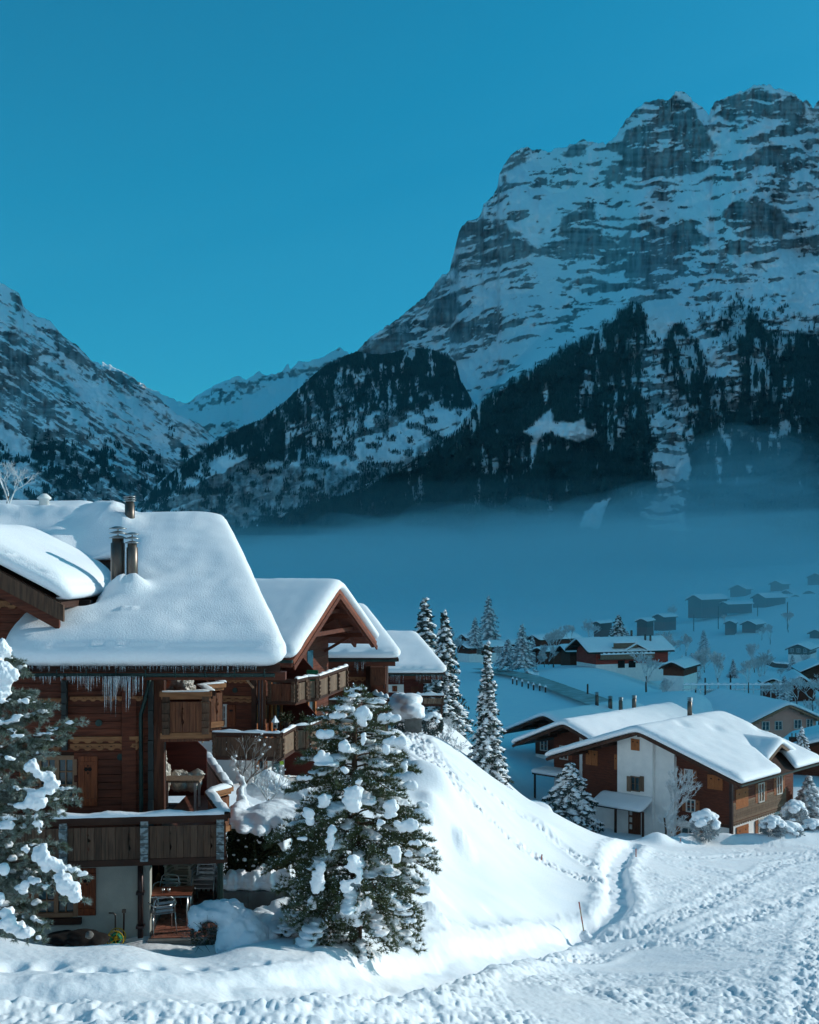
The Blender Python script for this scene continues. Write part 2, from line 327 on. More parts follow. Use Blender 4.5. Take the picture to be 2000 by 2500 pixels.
def build_mtn(name, crest, x0, x1, nx, ny, bottom, D0, g, rock, forest, jag=6, relief=60, seed=1, jumps=(), label=None, back=900, lump=1.0):
    """columns x0..x1; every column rises from row `bottom` to the crest row; the distance grows by g(px,py) metres per row (small = cliff)"""
    px = np.linspace(x0, x1, nx); c = np.array(crest, float)
    cr = np.interp(px, c[:, 0], c[:, 1]); cr = cr+jag*(fbm(px/16, px*0, seed, 5, .7)-.5)*2
    t = np.linspace(0, 1, ny)[:, None]; PY = bottom+(cr[None]-bottom)*t; PXX = np.broadcast_to(px[None], PY.shape)
    G = g(PXX, PY); rk = rock(PXX, PY); fo = forest(PXX, PY)
    dpy = -np.diff(PY, axis=0, prepend=PY[:1])
    kx = np.hanning(61); kx /= kx.sum(); rs_ = np.clip(rk, 0, 1)
    rw = np.apply_along_axis(lambda q: np.convolve(np.pad(q, 30, 'edge'), kx, 'valid'), 1, rs_)
    k2 = np.hanning(9); k2 /= k2.sum(); rn = np.apply_along_axis(lambda q: np.convolve(np.pad(q, 4, 'edge'), k2, 'valid'), 1, rs_)
    D = D0+np.cumsum(G*(1-.8*rw)*dpy, axis=0)
    # ledges: local set-backs of each rock band that do not add up over the height
    loc = np.cumsum((rw-rn)*dpy, axis=0); k3 = np.hanning(41); k3 /= k3.sum()
    lo2 = np.apply_along_axis(lambda q: np.convolve(np.pad(q, 20, 'edge'), k3, 'valid'), 0, loc); D = D+(loc-lo2)*G*1.2
    D = D+relief*((ridg(PXX/130, PY/170, seed+3, 5)-.5)*2*lump+(ridg(PXX/26, PY/75, seed+9, 3)-.5)*.7*np.clip(rk, 0, 1))+relief*.12*(fbm(PXX/9, PY/7, seed+5, 3)-.5)
    for J in jumps: D = D+J(PXX, PY)
    X = (PXX-1000)*D/F; Z = (HY-PY)*D/F
    tone = np.clip(.5+1.5*(ridg(PXX/11, PY/80, seed+21, 4)-.52)+1.3*(fbm(PXX/90, PY/6.5, seed+23, 4, .6)-.5), 0, 1)  # rock tone: streaks and cracks, also painted in for weak relief shading
    A = np.stack([np.clip(rk, 0, 1), np.clip(fo, 0, 1), tone, 0*rk+1], 2)
    V = np.stack([X, D, Z], 2)
    bk = [];
    for k in (1, 2, 3): bk.append(np.stack([X[-1]*(1+back*k/3/D[-1]), D[-1]+back*k/3, Z[-1]-back*k/3*.8], 1))
    V = np.concatenate([V, np.array(bk)], 0); A = np.concatenate([A, A[-1:], A[-1:], A[-1:]], 0)
    o = grid_mesh(name, V.reshape(-1, 3), ny+3, nx, MTN, attr=A.reshape(-1, 4)); tag(o, label, None, None, 'structure')
    return px, PY, V[:ny], fo
def pm(x, y, pts, soft=10, wob=22, s=1, sc=45):
    n = fbm(x/sc, y/sc, s, 4, .6)-.5; n2 = fbm(x/sc, y/sc, s+50, 4, .6)-.5
    return sst(-soft, soft, polyd(x+n*wob*2, y+n2*wob*2, pts))
def strata(x, y, s, dip, period, sharp=.5):
    """bands of rock and snow ledge that follow the bedding"""
    w = (y+dip(x, y))/period+(fbm(x/160, y/90, s, 4)-.5)*1.6
    return vn(w, x/260., s+2)*.55+vn(w*2.7, x/150., s+4)*.3+fbm(x/14, y/9, s+6, 3)*.35-.1
# --- main mountain on the right
CE = [(540,1330),(620,1285),(700,1250),(860,1200),(1000,1130),(1100,1060),(1150,1000),(1168,985)]
EC = [(500,1345),(560,1310),(700,1250),(800,1215),(860,862),(862,861),(878,850),(905,820),(930,805),(960,785),(990,765),(1010,745),(1036,728),(1055,700),(1080,672),(1098,662),(1102,640),(1110,610),(1122,560),(1140,538),(1165,532),(1178,515),(1180,497),(1205,480),(1215,455),(1220,420),(1240,390),(1262,365),(1290,358),(1310,366),(1345,372),(1352,360),(1385,358),(1420,342),(1455,348),(1480,352),(1505,335),(1520,305),(1545,275),(1570,250),(1600,245),(1625,246),(1645,235),(1650,222),(1672,221),(1688,235),(1690,250),(1715,262),(1731,283),(1736,270),(1748,248),(1770,238),(1800,225),(1825,218),(1850,209),(1880,210),(1905,218),(1935,226),(1950,240),(1975,248),(1985,265),(2000,245),(2060,235),(2200,215),(2400,180)]
SPUR = [(480,1360),(540,1330),(620,1285),(700,1250),(860,1200),(1000,1130),(1100,1060),(1168,985),(1240,935)]
def Eg(x, y):
    return 1.05+.5*sst(1000, 850, y)*sst(620, 760, y)+.25*sst(700, 450, y)
def bands(x, y, dip, s, sx=60., sy=13.):
    wx = (fbm(x/90, y/60, s, 3)-.5)*70; wy = (fbm(x/120, y/80, s+1, 3)-.5)*46
    return fbm((x+wx)/sx, (y+dip+wy)/sy, s+2, 5, .55)*.72+fbm(x/13, (y+dip)/8, s+3, 4, .6)*.28
def Erock(x, y):
    dip = lambda x, y: (x-1200)*.30*sst(1520, 1000, x)+.08*(x-1500)
    d_ = dip(x, y); lf = fbm(x/190, y/110, 601, 3)-.5; th = .530-.26*lf+.03*sst(620, 760, y)-.03*sst(500, 300, y)
    th = th+.12*pm(x, y, [(1180,800),(1400,690),(1760,640),(2100,620),(2300,900),(1900,840),(1750,760),(1500,760),(1250,900),(1120,960),(1130,880)], 30, 25, 61)*.55
    th = th-.025-.05*pm(x, y, [(850,870),(1000,745),(1100,640),(1300,680),(1330,800),(1150,850),(1000,900)], 30, 20, 62)
    r = sst(th-.025, th+.055, bands(x, y, d_, 611))
    ledge = sst(.53, .62, bands(x, y, d_, 631, 75., 10.))
    big = [[(1105,545),(1130,530),(1230,540),(1290,590),(1310,610),(1250,640),(1180,655),(1100,665)],
           [(1310,620),(1370,560),(1375,515),(1400,520),(1450,500),(1465,560),(1510,590),(1570,520),(1620,560),(1690,540),(1740,590),(1640,620),(1590,655),(1500,620),(1430,640),(1350,630)],
           [(1510,380),(1530,320),(1600,300),(1640,235),(1690,250),(1720,310),(1750,350),(1760,400),(1660,435),(1560,430)],
           [(1740,280),(1770,240),(1850,215),(1960,240),(1980,300),(1900,300),(1800,300)],
           [(1760,545),(1780,500),(1850,480),(1900,500),(1930,560),(1960,570),(1880,585),(1800,580)],
           [(1215,400),(1260,366),(1300,360),(1290,395),(1240,420),(1225,450)],
           [(1355,385),(1400,350),(1455,345),(1420,380),(1370,395)],
           [(1530,690),(1540,670),(1600,690),(1640,700),(1600,715)],[(1375,700),(1440,670),(1490,695),(1440,720)],
           [(1740,660),(1760,610),(1790,640),(1850,640),(1870,660),(1780,668)]]
    for k, q in enumerate(big): r = np.maximum(r, pm(x, y, q, 8, 14, 70+k, 26)*(1.0-.85*ledge))
    for k in (0, 4): r = r*(1-pm(x, y, HOLE[k], 4, 5, 150+k, 16))
    r = np.maximum(r, .75*pm(x, y, [(860,862),(1000,745),(1100,660),(1150,700),(1100,760),(1000,850),(900,900)], 20, 16, 88)*sst(.4, .55, fbm(x/30, (y+x*.4)/7, 89, 3)))
    return r
FORE = [[(560,1302),(700,1250),(860,1200),(1000,1130),(1100,1060),(1165,985),(1250,928),(1330,880),(1400,832),(1480,790),(1545,738),(1568,745),(1582,830),(1570,900),(1572,960),(1585,1030),(1605,1070),(1590,1130),(1605,1200),(1560,1260),(1660,1280),(1640,1430),(500,1430),(480,1345)],
        [(1640,800),(1670,788),(1700,825),(1725,870),(1728,920),(1790,930),(1800,980),(1770,1010),(1700,990),(1655,1000),(1648,960),(1622,900),(1615,860)],
        [(1745,790),(1768,752),(1800,735),(1832,760),(1870,800),(1930,818),(2450,835),(2450,1430),(1640,1430),(1672,1290),(1680,1180),(1668,1060),(1700,985),(1770,1000),(1800,1000),(1812,920),(1785,860)]]
HOLE = [[(1278,1053),(1300,1035),(1345,998),(1352,1030),(1400,1032),(1428,1022),(1430,1042),(1458,1056),(1440,1068),(1415,1080),(1370,1066),(1330,1056),(1312,1080),(1300,1130),(1294,1148),(1296,1100),(1300,1068)],
        [(1655,975),(1672,968),(1684,1000),(1668,1010),(1665,1060),(1655,1062)],[(1630,1080),(1655,1070),(1680,1110),(1690,1150),(1665,1150),(1668,1220),(1640,1225),(1600,1215),(1635,1180)],
        [(1575,1235),(1600,1222),(1640,1225),(1672,1300),(1670,1335),(1630,1300),(1578,1290)],[(1412,1290),(1430,1250),(1450,1232),(1490,1215),(1478,1250),(1462,1300),(1440,1290)],
        [(1760,1062),(1785,1060),(1782,1110),(1772,1085)],[(1800,1052),(1830,1055),(1812,1068)],[(1880,1055),(1898,1055),(1895,1072),(1882,1070)],[(1670,1060),(1690,1045),(1696,1080),(1682,1085)],
        [(1338,1205),(1348,1208),(1350,1258),(1338,1262)],[(1325,945),(1338,945),(1334,988),(1326,984)],[(1820,1140),(1836,1138),(1834,1155),(1826,1156)],[(1750,1120),(1762,1120),(1760,1180),(1752,1175)]]
def Efor(x, y):
    f = 0*x
    for k, q in enumerate(FORE): f = np.maximum(f, pm(x, y, q, 7, 15, 120+k, 30))
    h = 0*x
    for k, q in enumerate(HOLE): h = np.maximum(h, pm(x, y, q, 4, 5, 150+k, 16))
    # streaks of snow between the stands of trees
    st = sst(.60, .68, fbm(x/9, y/42, 171, 3)*.55+fbm(x/60, y/60, 172, 3)*.45+.05*sst(1150, 850, y))
    f = f*(1-h)*(1-.65*st*sst(1290, 1100, y))
    f = np.maximum(f, .7*sst(.60, .66, fbm(x/12, y/10, 175, 3))*pm(x, y, [(1560,800),(1600,790),(1640,860),(1700,1000),(1610,1080),(1570,960)], 10, 10, 176))
    f = np.maximum(f, .75*sst(.56, .62, fbm(x/10, y/9, 178, 3))*pm(x, y, [(1700,780),(1790,720),(1900,730),(2000,800),(2300,830),(1900,835),(1800,790),(1740,850)], 10, 12, 179))
    return f
def Ejump(x, y):
    q = SPUR+[(1400, 835), (1545, 742), (1700, 745), (2400, 800)]; sp = np.interp(x, [p[0] for p in q], [p[1] for p in q])
    w_ = 1+np.clip((x-1168)*.28, 0, 110)
    return 1400*(1-sst(1168, 1900, x))*np.where(x < 1168, (y < sp)*1.0, sst(sp+w_*.4, sp-w_*1.6, y))
EM = build_mtn('mountain', EC, 500, 2400, 760, 520, 1420, 1900, Eg, Erock, Efor, jag=9, relief=85, seed=201, jumps=(Ejump,), label='great layered rock mountain with snow ledges and forested foot')
# --- forested middle ridge
MC = [(300,1275),(330,1238),(400,1168),(470,1115),(520,1083),(560,1055),(640,1022),(700,975),(760,920),(800,888),(870,858),(930,866),(1000,850),(1043,850),(1090,862),(1113,881),(1124,927),(1159,985),(1200,1030),(1260,1090)]
def Mrock(x, y):
    cl = pm(x, y, [(470,1215),(620,1135),(760,1130),(900,1150),(1010,1110),(1080,1050),(1080,1090),(960,1190),(800,1240),(560,1330),(380,1290)], 14, 18, 231)
    st = strata(x, y, 233, lambda x, y: .45*(x-700), 26)
    return np.maximum(cl*(.7+.5*(fbm(x/9, y/34, 235, 3)-.5)), sst(.50, .64, st)*.8)
def Mfor(x, y):
    f = pm(x, y, [(370,1190),(520,1075),(640,1015),(760,910),(870,845),(1043,845),(1120,880),(1170,990),(1100,1000),(900,1010),(860,1100),(760,1125),(620,1130),(560,1100),(420,1200),(340,1260)], 8, 14, 241, 30)
    st = sst(.52, .60, fbm(x/13, y/30, 243, 4)*.6+fbm(x/70, y/36, 244, 3)*.4)*pm(x, y, [(700,960),(870,900),(1000,960),(1170,980),(1100,1080),(900,1120),(700,1110),(640,1030)], 20, 20, 245)
    f = f*(1-.75*sst(.60, .69, fbm(x/10, y/36, 249, 4)))
    f2 = .9*sst(.52, .58, fbm(x/20, y/16, 247, 4))
    return np.maximum(f*(1-.9*st), f2*.8*(y > 900))
MM = build_mtn('forested_ridge', MC, 300, 1260, 400, 260, 1420, 2800, lambda x, y: 1.2+0*x, Mrock, Mfor, jag=3, relief=60, seed=251, label='steep forested ridge with a pale cliff band below the great mountain')
# --- left mountain
LC = [(-400,540),(-100,640),(0,691),(21,702),(40,712),(47,715),(60,754),(89,772),(123,785),(156,822),(188,842),(224,879),(261,900),(292,910),(323,931),(344,944),(386,968),(417,999),(449,1020),(485,1035),(522,1067),(560,1110),(620,1200)]
def Lrock(x, y):
    thin = .7*sst(.59, .68, fbm(x/30, (y-.62*x)/8, 571, 4, .6))
    st = strata(x, y, 263, lambda x, y: -.62*x, 42)
    r = sst(.46, .60, st)
    r = np.maximum(r, .85*pm(x, y, [(-300,760),(0,830),(100,880),(200,960),(180,980),(60,920),(-300,880)], 12, 14, 264)); r = np.maximum(r, .8*pm(x, y, [(-300,950),(0,960),(100,1000),(90,1040),(0,1040),(-300,1060)], 14, 14, 265))
    r = np.maximum(r, .9*pm(x, y, [(120,800),(200,850),(330,945),(440,1030),(520,1070),(400,1015),(300,960),(200,920)], 8, 10, 266)*sst(.4, .55, fbm(x/10, y/10, 267, 3)))
    r = np.maximum(r, .9*pm(x, y, [(25,712),(48,716),(60,760),(40,762)], 4, 4, 268))
    r = np.maximum(r, .7*sst(.48, .6, fbm(x/26, y/22, 269, 4))*sst(1060, 1200, y)); r = np.maximum(r*(1-.8*sst(.52, .62, fbm(x/30, (y-.62*x)/9, 573, 4, .6))), thin)
    return r
def Lfor(x, y):
    f = pm(x, y, [(90,1060),(160,1080),(200,1110),(260,1110),(280,1160),(240,1190),(150,1200),(100,1160),(60,1120)], 8, 16, 271, 24)*sst(.40, .5, fbm(x/14, y/12, 272, 3))
    return np.maximum(f, .85*sst(.60, .66, fbm(x/16, y/14, 273, 4))*sst(1020, 1120, y))
LM = build_mtn('mountain', LC, -400, 620, 330, 300, 1420, 2900, lambda x, y: 1.7+0*x, Lrock, Lfor, jag=5, relief=80, seed=281, label='left hand mountain with a steep snow flank falling into the valley')
# --- far peaks in the gap
FC = [(250,880),(332,928),(360,945),(400,965),(440,982),(454,983),(480,970),(501,952),(553,929),(579,921),(600,929),(616,921),(631,905),(652,916),(689,910),(699,893),(703,886),(709,902),(730,882),(756,884),(782,874),(809,863),(829,848),(856,869),(870,860),(950,840)]
def Frock(x, y):
    return np.maximum(sst(.46, .60, strata(x, y, 291, lambda x, y: .3*x, 30)), .8*pm(x, y, [(450,985),(560,930),(640,925),(650,950),(560,990),(470,1010)], 8, 10, 292)*sst(.42, .55, fbm(x/10, y/8, 293, 3)))*(1-.9*pm(x, y, [(640,940),(740,930),(760,960),(640,1000),(560,1010)], 12, 10, 294))
build_mtn('far_mountain', FC, 250, 950, 240, 110, 1200, 6200, lambda x, y: 2.6+0*x, Frock, lambda x, y: 0*x, jag=7, relief=90, seed=296, label='small jagged snow peaks far away in the valley gap')
# --- unseen flank of the massif, added and shaped to shade valley and mountains
def uvw(u, v, z): c, s = math.cos(SUN_AZ), math.sin(SUN_AZ); return (u*c-v*s, u*s+v*c, z)
def shade_range():
    kp = np.array([(1500,-160,-20),(1500,118,572),(1550,300,700),(1800,700,980),(2300,1500,1220),(2900,2200,1640),(3400,2800,1980),(4000,3400,2500),(4500,3872,3020),(4700,4130,2980),(4800,4290,2640),(4800,5200,2680),(4800,6880,2600),(4800,8500,2450)], float)
    s = np.linspace(0, len(kp)-1, 260); C = np.stack([np.interp(s, range(len(kp)), kp[:, k]) for k in range(3)], 1)
    rows = []; A = []
    for f in np.linspace(-1, 1, 41):
        w = abs(f); n = ridg(s*1.7, s*0+f*3, 5, 4)-.5
        u = C[:, 0]+f*(C[:, 2]+60)*.55+n*80*w; z = -60+(C[:, 2]+60)*(1-w)+n*90*w*(1-w)*2
        rows.append(np.stack(uvw(u, C[:, 1], z), 1)); r = sst(.4, .6, fbm(s*4, s*0+f*12, 8, 4)); A.append(np.stack([r, 0*r, 0*r, 0*r+1], 1))
    o = grid_mesh('mountain', np.array(rows).reshape(-1, 3), 41, 260, MTN, attr=np.array(A).reshape(-1, 4)); tag(o, 'unseen flank of the massif beyond the right edge, shaped to shade the valley', None, None, 'structure')
shade_range()
# --- the woods on the mountain sides, far away and read as one mass
TREE_D = mat('far_conifer', (.030, .062, .055), (.014, .034, .032), scale=.05, rough=.95, spec=.05)
def woods(name, M, n, hmin, hmax, seed, label, ylim=1400, pw=1.0):
    px, PY, V, fo = M; r = np.random.default_rng(seed); ny, nx = PY.shape
    w_ = (np.clip(fo, 0, 1)**2)*(PY < ylim)*(PY > 600); w_[-2:] = 0; w_ = w_.ravel()/w_.sum()
    idx = r.choice(nx*ny, n, p=w_); i, j = idx//nx, idx % nx
    q = V[np.clip(i, 0, ny-2), np.clip(j, 0, nx-2)]; q2 = V[np.clip(i+1, 0, ny-1), np.clip(j+1, 0, nx-1)]; f = r.random((n, 1)); p = q*(1-f)+q2*f
    far = np.abs(q2[:, 1]-q[:, 1]) > 150; p[far] = q[far]
    h = r.uniform(hmin, hmax, n); rad = h*r.uniform(.17, .26, n); VV = []; TT = []
    a0 = r.uniform(0, 6.28, n); b = 0
    for (z0, z1, rr) in ((0.05, .62, 1.0), (.42, 1.0, .62)):
        ring = []
        for k in range(5):
            a = a0+k*2*PI/5; ring.append(p+np.stack([np.cos(a)*rad*rr, np.sin(a)*rad*rr, z0*h-3], 1))
        top = p+np.stack([0*h, 0*h, z1*h-3], 1); VV += ring+[top]
        for k in range(5): TT.append(np.stack([(b+k)*n+np.arange(n), (b+(k+1) % 5)*n+np.arange(n), (b+5)*n+np.arange(n)], 1))
        b += 6
    o = raw_mesh(name, np.concatenate(VV), np.concatenate(TT), TREE_D); tag(o, label, 'woods', None, 'stuff')
woods('woods', EM, 64000, 6, 11.5, 3, 'dark conifer woods on the foot of the great mountain')
woods('woods', MM, 20000, 6, 11.5, 4, 'dark conifer woods on the middle ridge')
woods('woods', LM, 7000, 9, 16, 5, 'scattered conifer woods on the left mountain')
# ------------------------------------------------------------------ air: haze and valley mist
def vol(name, dens, label, aniso=0.0, col=(.62, .94, 1)):
    m = bpy.data.materials.new(name); m.use_nodes = True; t = m.node_tree; t.nodes.clear()
    v = nd(t, 'ShaderNodeVolumePrincipled'); v.inputs['Density'].default_value = dens; v.inputs['Color'].default_value = (*col, 1); v.inputs['Anisotropy'].default_value = aniso
    o = nd(t, 'ShaderNodeOutputMaterial'); t.links.new(v.outputs[0], o.inputs['Volume']); return m
HZ = MB().box((-5200, -260, -330), (6400, 12500, 3250)).build('haze', vol('haze', 2.1e-5, '', 0, (.25, .82, 1))); tag(HZ, 'thin blue air over the valley and the mountains', 'haze', None, 'stuff')
def mist(c, r, dens, seed, label):
    bm = bmesh.new(); bmesh.ops.create_icosphere(bm, subdivisions=4, radius=1)
    co = np.array([v.co[:] for v in bm.verts]); n = 1+.75*(fbm(co[:, 0]*3.2+5, co[:, 1]*2.2+co[:, 2]*1.7, seed, 4)-.5)
    for v, k in zip(bm.verts, n): v.co = Vector((v.co.x*r[0]*k, v.co.y*r[1]*k, v.co.z*r[2]*k))
    me = bpy.data.meshes.new('mist'); bm.to_mesh(me); bm.free(); o = link('mist', me, vol('mist', dens, '')); o.location = c
    tag(o, label, 'mist', None, 'stuff')
for k in range(12):
    top = 4+100*(k/11)**1.35; ww = ('lowest and thickest', 'second from the ground', 'third from the ground', 'fourth from the ground', 'fifth from the ground', 'just under the middle', 'just over the middle', 'fifth from the top', 'fourth from the top', 'third from the top', 'second from the top', 'highest and thinnest')[k]
    mist(((0, 300, -200, 400, -500, 700, 100, -900, 900, 1100, 500, 1300)[k], 1300+22*k, -110), (3500-80*k, (800, 860, 820, 780)[k % 4], top+110), .00062*math.exp(-.20*k), 4+k*5, 'layer of the blue valley mist, '+ww)
r_ = random.Random(12)
for k, (px, py, Y) in enumerate(((1130, 1330, 1200), (1350, 1290, 1300), (1560, 1300, 1250), (1730, 1240, 1400), (1860, 1170, 1500), (1960, 1250, 1300), (900, 1340, 1200), (1650, 1350, 1000), (1800, 1120, 1650))):
    mist(P(px, py, Y), (r_.uniform(90, 190), r_.uniform(120, 220), r_.uniform(22, 48)), .0013, 40+k, ('ragged wisp of mist over the hamlet', 'ragged wisp of mist before the lower woods', 'ragged wisp of mist under the meadow patch', 'ragged wisp of mist below the gully', 'ragged wisp of mist rising into the right woods', 'ragged wisp of mist at the right edge', 'ragged wisp of mist behind the chalet row', 'low wisp of mist above the far barns', 'highest wisp of mist against the right woods')[k])
mist((300, 640, -42), (580, 330, 66), .0031, 31, 'thin mist over the far hamlet')
# ------------------------------------------------------------------ building kit
WOODH = mat('dark_wall_wood', (.140, .038, .019), (.070, .019, .010), scale=2.2, stretch=(1, 1, 12), rough=.7, bump=.3, bscale=12, rnd=.2)
WOODV = mat('dark_board_wood', (.150, .050, .024), (.065, .022, .012), scale=2.2, stretch=(12, 12, 1), rough=.7, bump=.3, bscale=12, rnd=.25)
GREYV = mat('weathered_board_wood', (.135, .075, .048), (.068, .040, .027), scale=2.2, stretch=(12, 12, 1), rough=.85, bump=.4, bscale=12, rnd=.25)
ORANGE = mat('orange_wood', (.42, .150, .045), (.26, .080, .025), scale=3, stretch=(10, 10, 1), rough=.6, bump=.2, bscale=10, rnd=.12)
CARVE = mat('carved_pine', (.34, .155, .068), (.22, .092, .040), scale=3, stretch=(1, 1, 8), rough=.7, bump=.2, rnd=.1)
DARKW = mat('dark_beam_wood', (.060, .026, .016), (.035, .015, .010), scale=2, rough=.8, bump=.3, rnd=.2)
REDW = mat('red_stained_wood', (.120, .022, .014), (.070, .014, .010), scale=2, stretch=(1, 1, 10), rough=.65, bump=.2, rnd=.15)
PLAST = mat('plaster', (.40, .42, .38), (.34, .36, .33), scale=3, rough=.9, bump=.25, bscale=40)
WHITEP = mat('white_render', (.80, .80, .78), (.72, .73, .72), scale=1.5, rough=.9, bump=.15, bscale=30)
PINKP = mat('pink_render', (.62, .33, .26), (.56, .29, .23), scale=1, rough=.9)
COPPER = mat('green_copper_gutter', (.028, .055, .050), (.014, .030, .030), scale=3, rough=.45, metal=.5)
PIPE = mat('dark_downpipe', (.055, .035, .035), (.035, .025, .025), scale=3, rough=.4, metal=.5)
STEELP = mat('brown_flue_metal', (.16, .13, .11), (.09, .075, .065), scale=3, stretch=(1, 1, .4), rough=.38, metal=.75)
CAPM = mat('flue_cap_metal', (.42, .43, .43), (.25, .26, .26), scale=8, rough=.35, metal=.8)
TILE = mat('roof_tile', (.085, .070, .060), (.05, .04, .035), scale=6, rough=.8)
BLACK = mat('dark_interior', (.012, .010, .010), rough=.9)
ALU = mat('aluminium', (.62, .64, .65), (.5, .52, .53), scale=10, rough=.28, metal=.9)
WPLAS = mat('off_white_plastic', (.62, .58, .48), (.55, .51, .42), scale=6, rough=.5)
FRAMEW = mat('window_frame_wood', (.30, .17, .10), (.22, .12, .07), scale=5, rough=.6)
FRAMEP = mat('pale_window_frame', (.62, .60, .56), rough=.6)
CURT = mat('net_curtain', (.55, .57, .58), (.35, .38, .40), scale=9, stretch=(1, 1, .1), rough=.9)
ICE = mat('ice', (.55, .66, .72), (.4, .5, .58), scale=10, rough=.08, spec=.7, trans=.8)
CONC = mat('concrete', (.16, .165, .16), (.11, .115, .11), scale=4, rough=.9, bump=.3)
GREENM = mat('green_plastic', (.03, .28, .13), rough=.4)
def glass(name, c=(.02, .045, .055)):
    m = mat(name, c, tuple(v*2.2 for v in c), scale=1.3, rough=.06, spec=.8); return m
GLASS = glass('window_glass')
def film_mat():
    return mat('clear_plastic_sheet', (.55, .50, .44), (.32, .29, .25), scale=6, rough=.2, spec=.7, bump=.9, bscale=9, bdist=.08)
FILM = film_mat()
class Wall:
    """vertical plane: a runs along U, b is height, n is the distance in front"""
    def __init__(s, X, Y, ang): s.o = Vector((X, Y, 0)); t = math.radians(ang); s.u = Vector((math.cos(t), math.sin(t), 0)); s.n = Vector((math.sin(t), -math.cos(t), 0))
    def at(s, a, b, n=0): return s.o+s.u*a+s.n*n+Vector((0, 0, b))
    def ab(s, px, py, n=0):
        k = (px-1000)/F; o = s.o+s.n*n; a = (o.y*k-o.x)/(s.u.x-k*s.u.y); Y = o.y+a*s.u.y; return a, (HY-py)*Y/F
    def rect(s, x0, y0, x1, y1, n=0):
        a0, _ = s.ab(x0, y0, n); a1, _ = s.ab(x1, y0, n); xm = (x0+x1)/2; return a0, a1, s.ab(xm, y1, n)[1], s.ab(xm, y0, n)[1]
UBM = {}
def unit_box(m, bev=True):
    if m.name not in UBM:
        mb = MB().box((0, 0, 0), (1, 1, 1)); me = mb.mesh('unit_'+m.name); me.materials.append(m); UBM[m.name] = me
    return UBM[m.name]
def piece(name, parent, W, a0, a1, b0, b1, n0, n1, m):
    o = bpy.data.objects.new(name, unit_box(m)); COL.objects.link(o); p = W.at(a0, b0, n0)
    M = Matrix(((W.u.x*(a1-a0), W.n.x*(n1-n0), 0, p.x), (W.u.y*(a1-a0), W.n.y*(n1-n0), 0, p.y), (0, 0, b1-b0, p.z), (0, 0, 0, 1)))
    setpar(o, parent); o.matrix_basis = M; return o
def wbox(mb, W, a0, a1, b0, b1, n0, n1, mi=0):
    q = [W.at(a, 0, n) for a, n in ((a0, n0), (a1, n0), (a1, n1), (a0, n1))]
    return mb.hexa([v+Vector((0, 0, b0)) for v in q], [v+Vector((0, 0, b1)) for v in q], mi)
def planks(parent, W, a0, a1, b0, b1, h, m, holes=(), th=.05, name='plank', top=None, n0=0, joint=.012):
    """horizontal boards, one object each, broken round the holes"""
    k = max(1, round((b1-b0)/h)); h = (b1-b0)/k; r = random.Random(int(a0*100)+int(b0*77))
    for i in range(k):
        z0, z1 = b0+i*h, b0+(i+1)*h-joint; spans = [(a0, a1)]
        if top:
            lo, hi = top(z1); spans = [(max(a0, lo), min(a1, hi))]
        for (x0, x1, y0, y1) in holes:
            if y0 < z1-.02 and y1 > z0+.02:
                ns = []
                for s0, s1 in spans:
                    if x1 <= s0 or x0 >= s1: ns.append((s0, s1)); continue
                    if x0 > s0: ns.append((s0, x0))
                    if x1 < s1: ns.append((x1, s1))
                spans = ns
        for s0, s1 in spans:
            if s1-s0 > .03: piece(name, parent, W, s0, s1, z0, z1, n0, n0+th+r.uniform(-.006, .006), m)
def window(parent, W, a0, a1, b0, b1, fm=FRAMEW, nx=4, ny=3, n=0, depth=.10, curtain=True, leaves=2):
    mb = MB(); t = .06; wbox(mb, W, a0-t, a0+.03, b0-t, b1+t, n-depth, n+.07); wbox(mb, W, a1-.03, a1+t, b0-t, b1+t, n-depth, n+.07)
    wbox(mb, W, a0+.03, a1-.03, b1-.03, b1+t, n-depth, n+.07); wbox(mb, W, a0+.03, a1-.03, b0-t, b0+.03, n-depth, n+.09)
    wd = (a1-a0)
    for l in range(1, leaves): c = a0+wd*l/leaves; wbox(mb, W, c-.045, c+.045, b0+.03, b1-.03, n-depth+.01, n+.055)
    px_ = nx//leaves
    for l in range(leaves):
        for k in range(1, px_): c = a0+wd*(l+k/px_)/leaves; wbox(mb, W, c-.012, c+.012, b0+.03, b1-.03, n-.04, n+.03)
    for k in range(1, ny): c = b0+(b1-b0)*k/ny; wbox(mb, W, a0+.03, a1-.03, c-.012, c+.012, n-.04, n+.028)
    fr = mb.build('window', fm, parent)
    for i in range(nx):
        for j in range(ny):
            piece('pane', fr, W, a0+wd*i/nx+.01, a0+wd*(i+1)/nx-.01, b0+(b1-b0)*j/ny+.01, b0+(b1-b0)*(j+1)/ny-.01, n-.035, n-.02, GLASS)
    return fr
def shutter(parent, W, a0, a1, b0, b1, m=ORANGE, n=.03, th=.04, cut=True):
    mb = MB(); k = max(2, round((a1-a0)/.14)); w_ = (a1-a0)/k
    for i in range(k): wbox(mb, W, a0+i*w_, a0+(i+1)*w_-.006, b0, b1, n, n+th)
    for f in (.12, .86): z = b0+(b1-b0)*f; wbox(mb, W, a0+.01, a1-.01, z-.035, z+.035, n+th, n+th+.025)
    if cut:
        c = (a0+a1)/2; z = b0+(b1-b0)*.74; s_ = min(.05, (a1-a0)*.12)
        for (da, db, r) in ((-s_*.8, 0, s_), (s_*.8, 0, s_), (0, s_*1.6, s_*.6), (0, -s_*1.7, s_*.6)):
            pts = [(c+da+math.cos(t)*r*(1 if db == 0 else .6), z+db+math.sin(t)*r) for t in [q*PI/3 for q in range(6)]]
            mb.prism(pts, n+th-.002, n+th+.004, lambda a, b, q: W.at(a, b, q), 1)
    return mb.build('shutter', [m, BLACK], parent)
